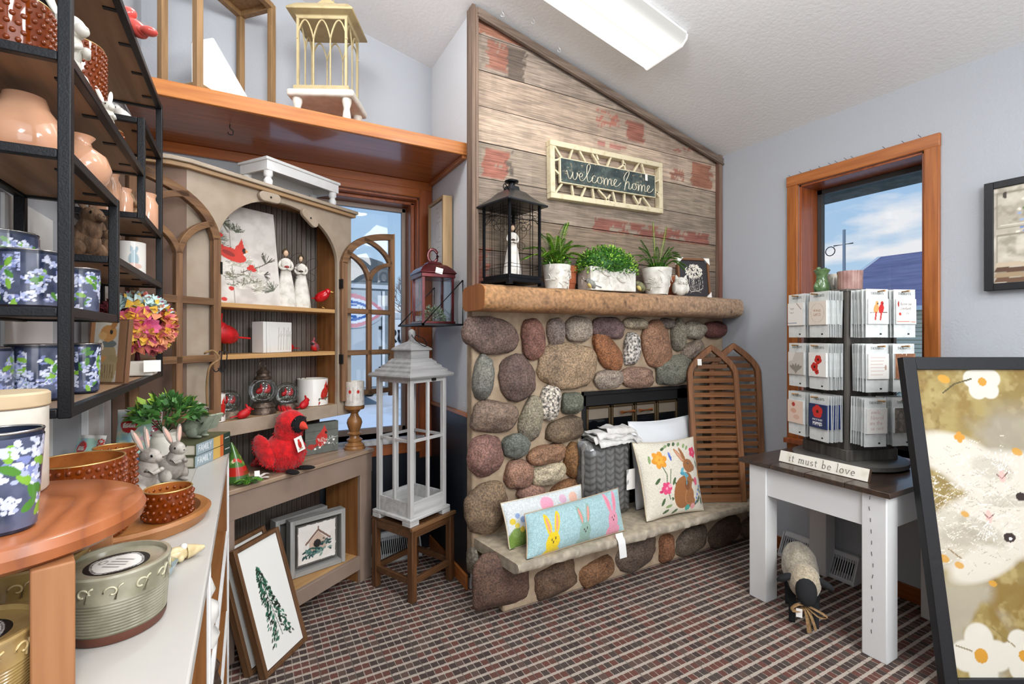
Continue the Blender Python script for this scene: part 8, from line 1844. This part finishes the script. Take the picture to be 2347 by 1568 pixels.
for s in (-1, 1): b.tube([(.255*hb2, s*(.05+.045*math.cos(k*.6))*hb2, (.64+.04*math.sin(k*.6))*hb2) for k in range(11)], .0011, 5, closed=True); b.tube([(.25*hb2, s*.09*hb2, .65*hb2), (.12*hb2, s*.12*hb2, .68*hb2)], .0010, 5)
b.build('wire_glasses', M_metal, sb_)
b = MB(); b.prism([(0, 0), (.055, .0), (.055, .006), (0, .006)], (.045, -.030, .025), (.5, 0, .86), (-.86, 0, .5), (0, .030, 0)); b.prism([(0, 0), (.055, .0), (.055, .006), (0, .006)], (.045, .002, .025), (.5, 0, .86), (-.86, 0, .5), (0, .030, 0)); b.build('open_book', M_sage, sb_)
# ---- candy bags
def candy_bag(label, loc, rz, w, h, seed, text, tc, tilt):
    t = thing('candy_bag', label, 'candy bag', loc, rz); t.rotation_euler = (tilt, 0, rz); c = Canvas(w, h, .0024, '#cfe0dc'); c.blot(.03, '#a9cfc0', .35, .6, seed); c.blot(.02, '#e8dcc0', .6, .7, seed+1, .8); c.blot(.012, '#d8a8c0', .68, .76, seed+2, .8); c.blot(.02, '#86b4cf', .6, .72, seed+3, .7)
    c.ell(w*.30, h*.74, w*.20, w*.21, '#c42a2a'); paint_text(c, 'EGGS', w*.30, h*.70, w*.10, .0028, '#f0ece4', True); c.put(c.Y > h-.008, '#e4e2de'); c.put((c.Y < h*.18) & (c.X > w*.45), '#2f74b4'); paint_text(c, text, w*.80, h*.92, w*.20, .004, tc, rot=-90)
    f = lambda X, Y, s: (X-w/2, s*(.5*np.minimum(Y/h*2.2, 1)*0+.022*np.clip(np.sin(np.pi*np.clip(X/w, 0, 1)), 0, 1)**.5*np.clip((h-Y)/h*1.6, 0, 1))+.002*np.sin(X*140+Y*60), Y)
    c.mesh('front', lambda X, Y: f(X, Y, -1), painted('foil_print', .2, coat=.5, bump=.3, bscale=30), t); d_ = Canvas(w, h, .01, '#b8c4c0'); d_.mesh('back', lambda X, Y: f(X, Y, 1), M_gloss, t); return t
candy_bag('printed pastel candy bag with a red round badge beside the potted plant', (-.292, 1.80, CZ+.002), math.radians(-12), .115, .175, 5, 'BUNNY', '#c42a4a', -.12)
candy_bag('smaller red and green candy bag slumped against the left wall trim', (-.385, 1.66, CZ+.002), math.radians(-35), .085, .13, 9, 'GUMMY', '#b83028', -.20)
# ---- lying gnome and painted dish
gm = thing('gnome_figurine', 'little cream gnome figurine lying down beside the olive bowl on the console', 'gnome figurine', (-.112, 1.018, CZ+.014), math.radians(20)); M_gn = mat('cream_gnome', '#d6c59c', .4, col2='#b9a478', nscale=60, coat=.3)
b = MB(); b.ell((0, 0, 0), (.022, .014, .013), None, 16, 10); b.lathe([(.013, 0), (.010, .012), (.003, .028)], 14, (.016, 0, 0), R=Ry(math.pi/2)); b.build('body', M_gn, gm, smooth=60)
for s in (-1, 1): b = MB(); b.ell((.004, s*.013, -.004), (.006, .006, .006)); b.ell((-.018, s*.008, -.006), (.010, .006, .006)); b.build('limb', M_gn, gm)
b = MB(); b.ell((.012, 0, .010), (.006, .008, .006)); b.build('beard', M_wbird, gm); b = MB(); b.ell((-.008, .012, .003), (.006, .003, .004)); b.build('blue_scarf', mat('delft_blue', '#3c4c78', .4), gm)
od = MB(); od.lathe([(.001, .004), (.036, .006), (.046, .016), (.048, .016), (.038, 0), (.001, 0)], 32, cap=False, sx=1, sy=.62); od.build('painted_dish', mat('painted_leaf_dish', '#6c8456', .3, col2='#c9a84c', nscale=40, coat=.4, col3='#8ca8b4', n3=30), loc=(-.142, .962, CZ+.001), rz=.9, label='small green painted oval dish behind the olive candle bowl', cat='dish', smooth=50)
# ================================================================ outside
M_snow = mat('patchy_snow', '#e4e8ee', .9, col2='#a9a79c', nscale=.7, lo=.5, hi=.68, bump=.3, bscale=4)
gr = MB(); gr.box2((-30, 3.3, -.5), (60, 60, -.42)); gr.box2((3.3, -25, -.5), (60, 3.3, -.42)); gr.build('snow_ground', M_snow, kind='structure', smooth=0)
MB().box2((XR+.2, -1, 2.215), (3.5, 3.2, 2.30)).build('trim_8', mat('dark_green_soffit', '#4c5a56', .9, col2='#36423e', nscale=14), kind='structure', smooth=0)  # eave soffit, dark green-grey all over
hs_ = thing('neighbour_house', 'cream sided house with a purple grey shingle roof outside the right window', 'house', (14, 4.6, -.42)); 
def sided(n_, m_): return mat(n_, m_, .8)
b = MB(); b.box2((0, -4, 0), (7, 2.75, 2.5)); b.build('wall', mat('cream_siding', '#d9ceae', .8), hs_)
b = MB()
for k in range(24): b.box2((-.03, -4, .05+k*.10), (-.005, 2.76, .13+k*.10))
b.build('lap_siding', mat('cream_siding_lap', '#e2d8ba', .8), hs_)
b = MB(); b.prism([(-.45, 2.42), (3.5, 4.25), (7.4, 2.42), (3.5, 4.10)], (0, -4.2, 0), (1, 0, 0), (0, 0, 1), (0, 7.3, 0)); b.build('roof', mat('purple_shingle', '#77708c', .9, col2='#8d86a2', nscale=3, stretch=(1, .3, 3), bump=.5, bscale=9), hs_)
b = MB(); b.prism([(0, 2.4), (3.5, 4.05), (7, 2.4)], (0, 2.72, 0), (1, 0, 0), (0, 0, 1), (0, .05, 0)); b.build('gable', mat('white_siding', '#dfe0e2', .8), hs_)
b = MB(); b.box2((-.5, -4.2, 2.34), (-.42, 3.1, 2.44)); b.bar((-.45, 3.12, 2.38), (3.5, 3.12, 4.2), .08, .12); b.build('fascia', M_white, hs_); MB().box2((-.04, 1.2, .9), (0, 1.7, 1.7)).build('window', M_white, hs_)
ap = thing('roof_antenna', 'thin roof antenna mast above the neighbouring roof', 'antenna', (16, 8.0, -.42)); b = MB(); b.tube([(0, 0, 0), (0, 0, 5.0)], .045, 6); b.build('mast', mat('galvanised', '#b8b8bc', .4, metal=.5), ap); b = MB(); b.tube([(-.3*0, -.25, 4.55), (0, .3, 4.55)], .02, 5); b.tube([(0, .4+.14*math.cos(k*.6), 4.4+.14*math.sin(k*.6)) for k in range(11)], .015, 5, closed=True); b.build('aerial', M_metal, ap)
sh2 = thing('white_shed', 'white gabled outbuilding beyond the neighbouring house', 'building', (17, 9.3, -.42)); b = MB(); b.box2((0, -1.1, 0), (4, 1.6, 2.6)); b.prism([(-1.2, 2.6), (.25, 3.5), (1.7, 2.6)], (0, 0, 0), (0, 1, 0), (0, 0, 1), (4, 0, 0)); b.build('walls', mat('white_siding', '#dfe0e2', .8), sh2)
cf = thing('chain_link_fence', 'green grey chain link fence across the snow outside the right window', 'fence', (7.5, 2.5, -.42)); b = MB()
for k in range(5): b.tube([(0, -1+k*1.2, 0), (0, -1+k*1.2, 1.2)], .03, 6)
b.build('posts', mat('galvanised', '#b8b8bc', .4), cf) if 0 else None
for k in range(5): b = MB(); b.tube([(0, -1+k*1.2, 0), (0, -1+k*1.2, 1.2)], .03, 6); b.build('post', mat('galvanised', '#b8b8bc', .4), cf)
b = MB(); 
for k in range(-10, 46): b.tube([(0, -1+k*.105, 0), (0, -1+k*.105+1.1, 1.1)], .007, 4); b.tube([(0, -1+k*.105+1.1, 0), (0, -1+k*.105, 1.1)], .007, 4)
b.tube([(0, -1, 1.15), (0, 3.8, 1.15)], .02, 6); b.build('mesh', mat('fence_wire', '#6c7a70', .6), cf)
# trailer outside the alcove window
tr_ = thing('cargo_trailer', 'grey cargo trailer with a round pink and blue sign outside the alcove window', 'trailer', (2.12, 12, -.42)); b = MB()
pts = [(-1.05, .35), (1.05, .35), (1.05, 3.1), (.98, 3.4), (.8, 3.58), (.5, 3.66), (-.5, 3.66), (-.8, 3.58), (-.98, 3.4), (-1.05, 3.1)]; b.prism(pts, (0, 0, 0), (1, 0, 0), (0, 0, 1), (0, 4.5, 0)); b.build('body', mat('grey_trailer_skin', '#8d9496', .4, metal=.2, col2='#7c8284', nscale=2), tr_)
MB().box2((-.95, -.03, .5), (.75, 0, 2.85)).build('rear_door', mat('pale_panel', '#b9c0c2', .4), tr_); MB().box2((.78, -.05, .5), (.84, 0, 2.85)).build('door_trim', M_white, tr_); b = MB(); b.box2((-1.06, -.04, 2.9), (1.06, .0, 3.0)); b.build('rain_gutter', mat('pale_trim', '#d0d4d6', .4), tr_); b = MB(); b.prism([(p_[0]*.96, 3.02+(p_[1]-3.02)*.98) for p_ in pts[2:-1]]+[(-1.0, 3.02)], (0, -.03, 0), (1, 0, 0), (0, 0, 1), (0, .03, 0)); b.build('dark_header', mat('dark_grey_header', '#565c5e', .5), tr_)
c = Canvas(1.5, .85, .02, '#b9c0c2'); c.ell(.75, .42, .74, .42, '#d88a90'); c.ell(.75, .42, .62, .31, '#e8ecf0'); c.ell(.70, .42, .52, .25, '#2f64a8'); c.ell(.70, .42, .44, .18, '#e8ecf0')
c.line([(.70, .28), (.70, .56)], .06, '#2f64a8'); c.line([(.55, .56), (.85, .56)], .05, '#2f64a8'); c.line([(.55, .28), (.85, .28)], .05, '#2f64a8')
for x in (.40, .48, .92, 1.0): c.line([(x, .34), (x, .50)], .012, '#8a8a70')
def oval(X, Y): x, y = X/.75-1, Y/.425-1; return x*np.sqrt(1-y*y/2)*.75+.05, 0*X-.06, y*np.sqrt(1-x*x/2)*.42+2.35
c.mesh('round_sign', oval, M_print, tr_)
for z in (.9, 1.4, 1.9, 2.4): b = MB(); b.box2((.70, -.05, z), (.78, -.02, z+.08)); b.build('door_hinge', M_ink, tr_)
for s in (-1, 1): b = MB(); b.lathe([(.33, -.1), (.36, -.08), (.36, .08), (.33, .1)], 20, (s*.95, 2.2, .36), R=Ry(math.pi/2)); b.build('wheel', M_ink, tr_)
tk = thing('white_truck', 'white lettered box truck parked in the snow beyond the trailer', 'truck', (6.3, 19, -.42)); MB().box2((-1.6, 0, .55), (1.6, 4, 2.4)).build('box_body', M_white, tk, bevel=.05); MB().box2((-1.2, .3, 2.4), (1.2, 3, 2.7)).build('snow_cap', M_snow, tk, bevel=.1)
b = MB(); st_s, W0 = text_strokes('RUD', .55, .08)
for s_ in st_s: b.tube([(x-1.45, -.02, 1.5+y) for x, y in s_], .05, 5)
st_s, _w = text_strokes('HONCN', .26, .08)
for s_ in st_s: b.tube([(x-1.45, -.02, 1.02+y) for x, y in s_], .024, 5)
b.build('lettering', M_ink, tk)
for s in (-1, 1): b = MB(); b.lathe([(.36, -.12), (.40, -.1), (.40, .1), (.36, .12)], 18, (s*1.2, .8, .4), R=Ry(math.pi/2)); b.build('wheel', M_ink, tk)
bt = thing('bare_tree', 'bare brown winter tree behind the white truck', 'tree', (9.3, 28, -.42)); rs = random.Random(2); b = MB(); b.tube([(0, 0, 0), (0, 0, 2.2)], .18, 8); b.build('trunk', mat('bark', '#6c5c54', .9), bt); b = MB()
def grow(p, d, L, r_, n):
    q_ = p+d*L; b.tube([p, q_], [r_, r_*.6], 4)
    if n:
        for k in range(3): grow(q_, (d+Vector((rs.uniform(-.8, .8), rs.uniform(-.8, .8), rs.uniform(-.2, .5)))).normalized(), L*.72, r_*.6, n-1)
for k in range(6): grow(Vector((0, 0, 1.2+k*.2)), Vector((rs.uniform(-1, 1), rs.uniform(-1, 1), .8)).normalized(), 1.4, .07, 4)
b.build('branches', mat('twigs', '#8a7268', .9), bt)
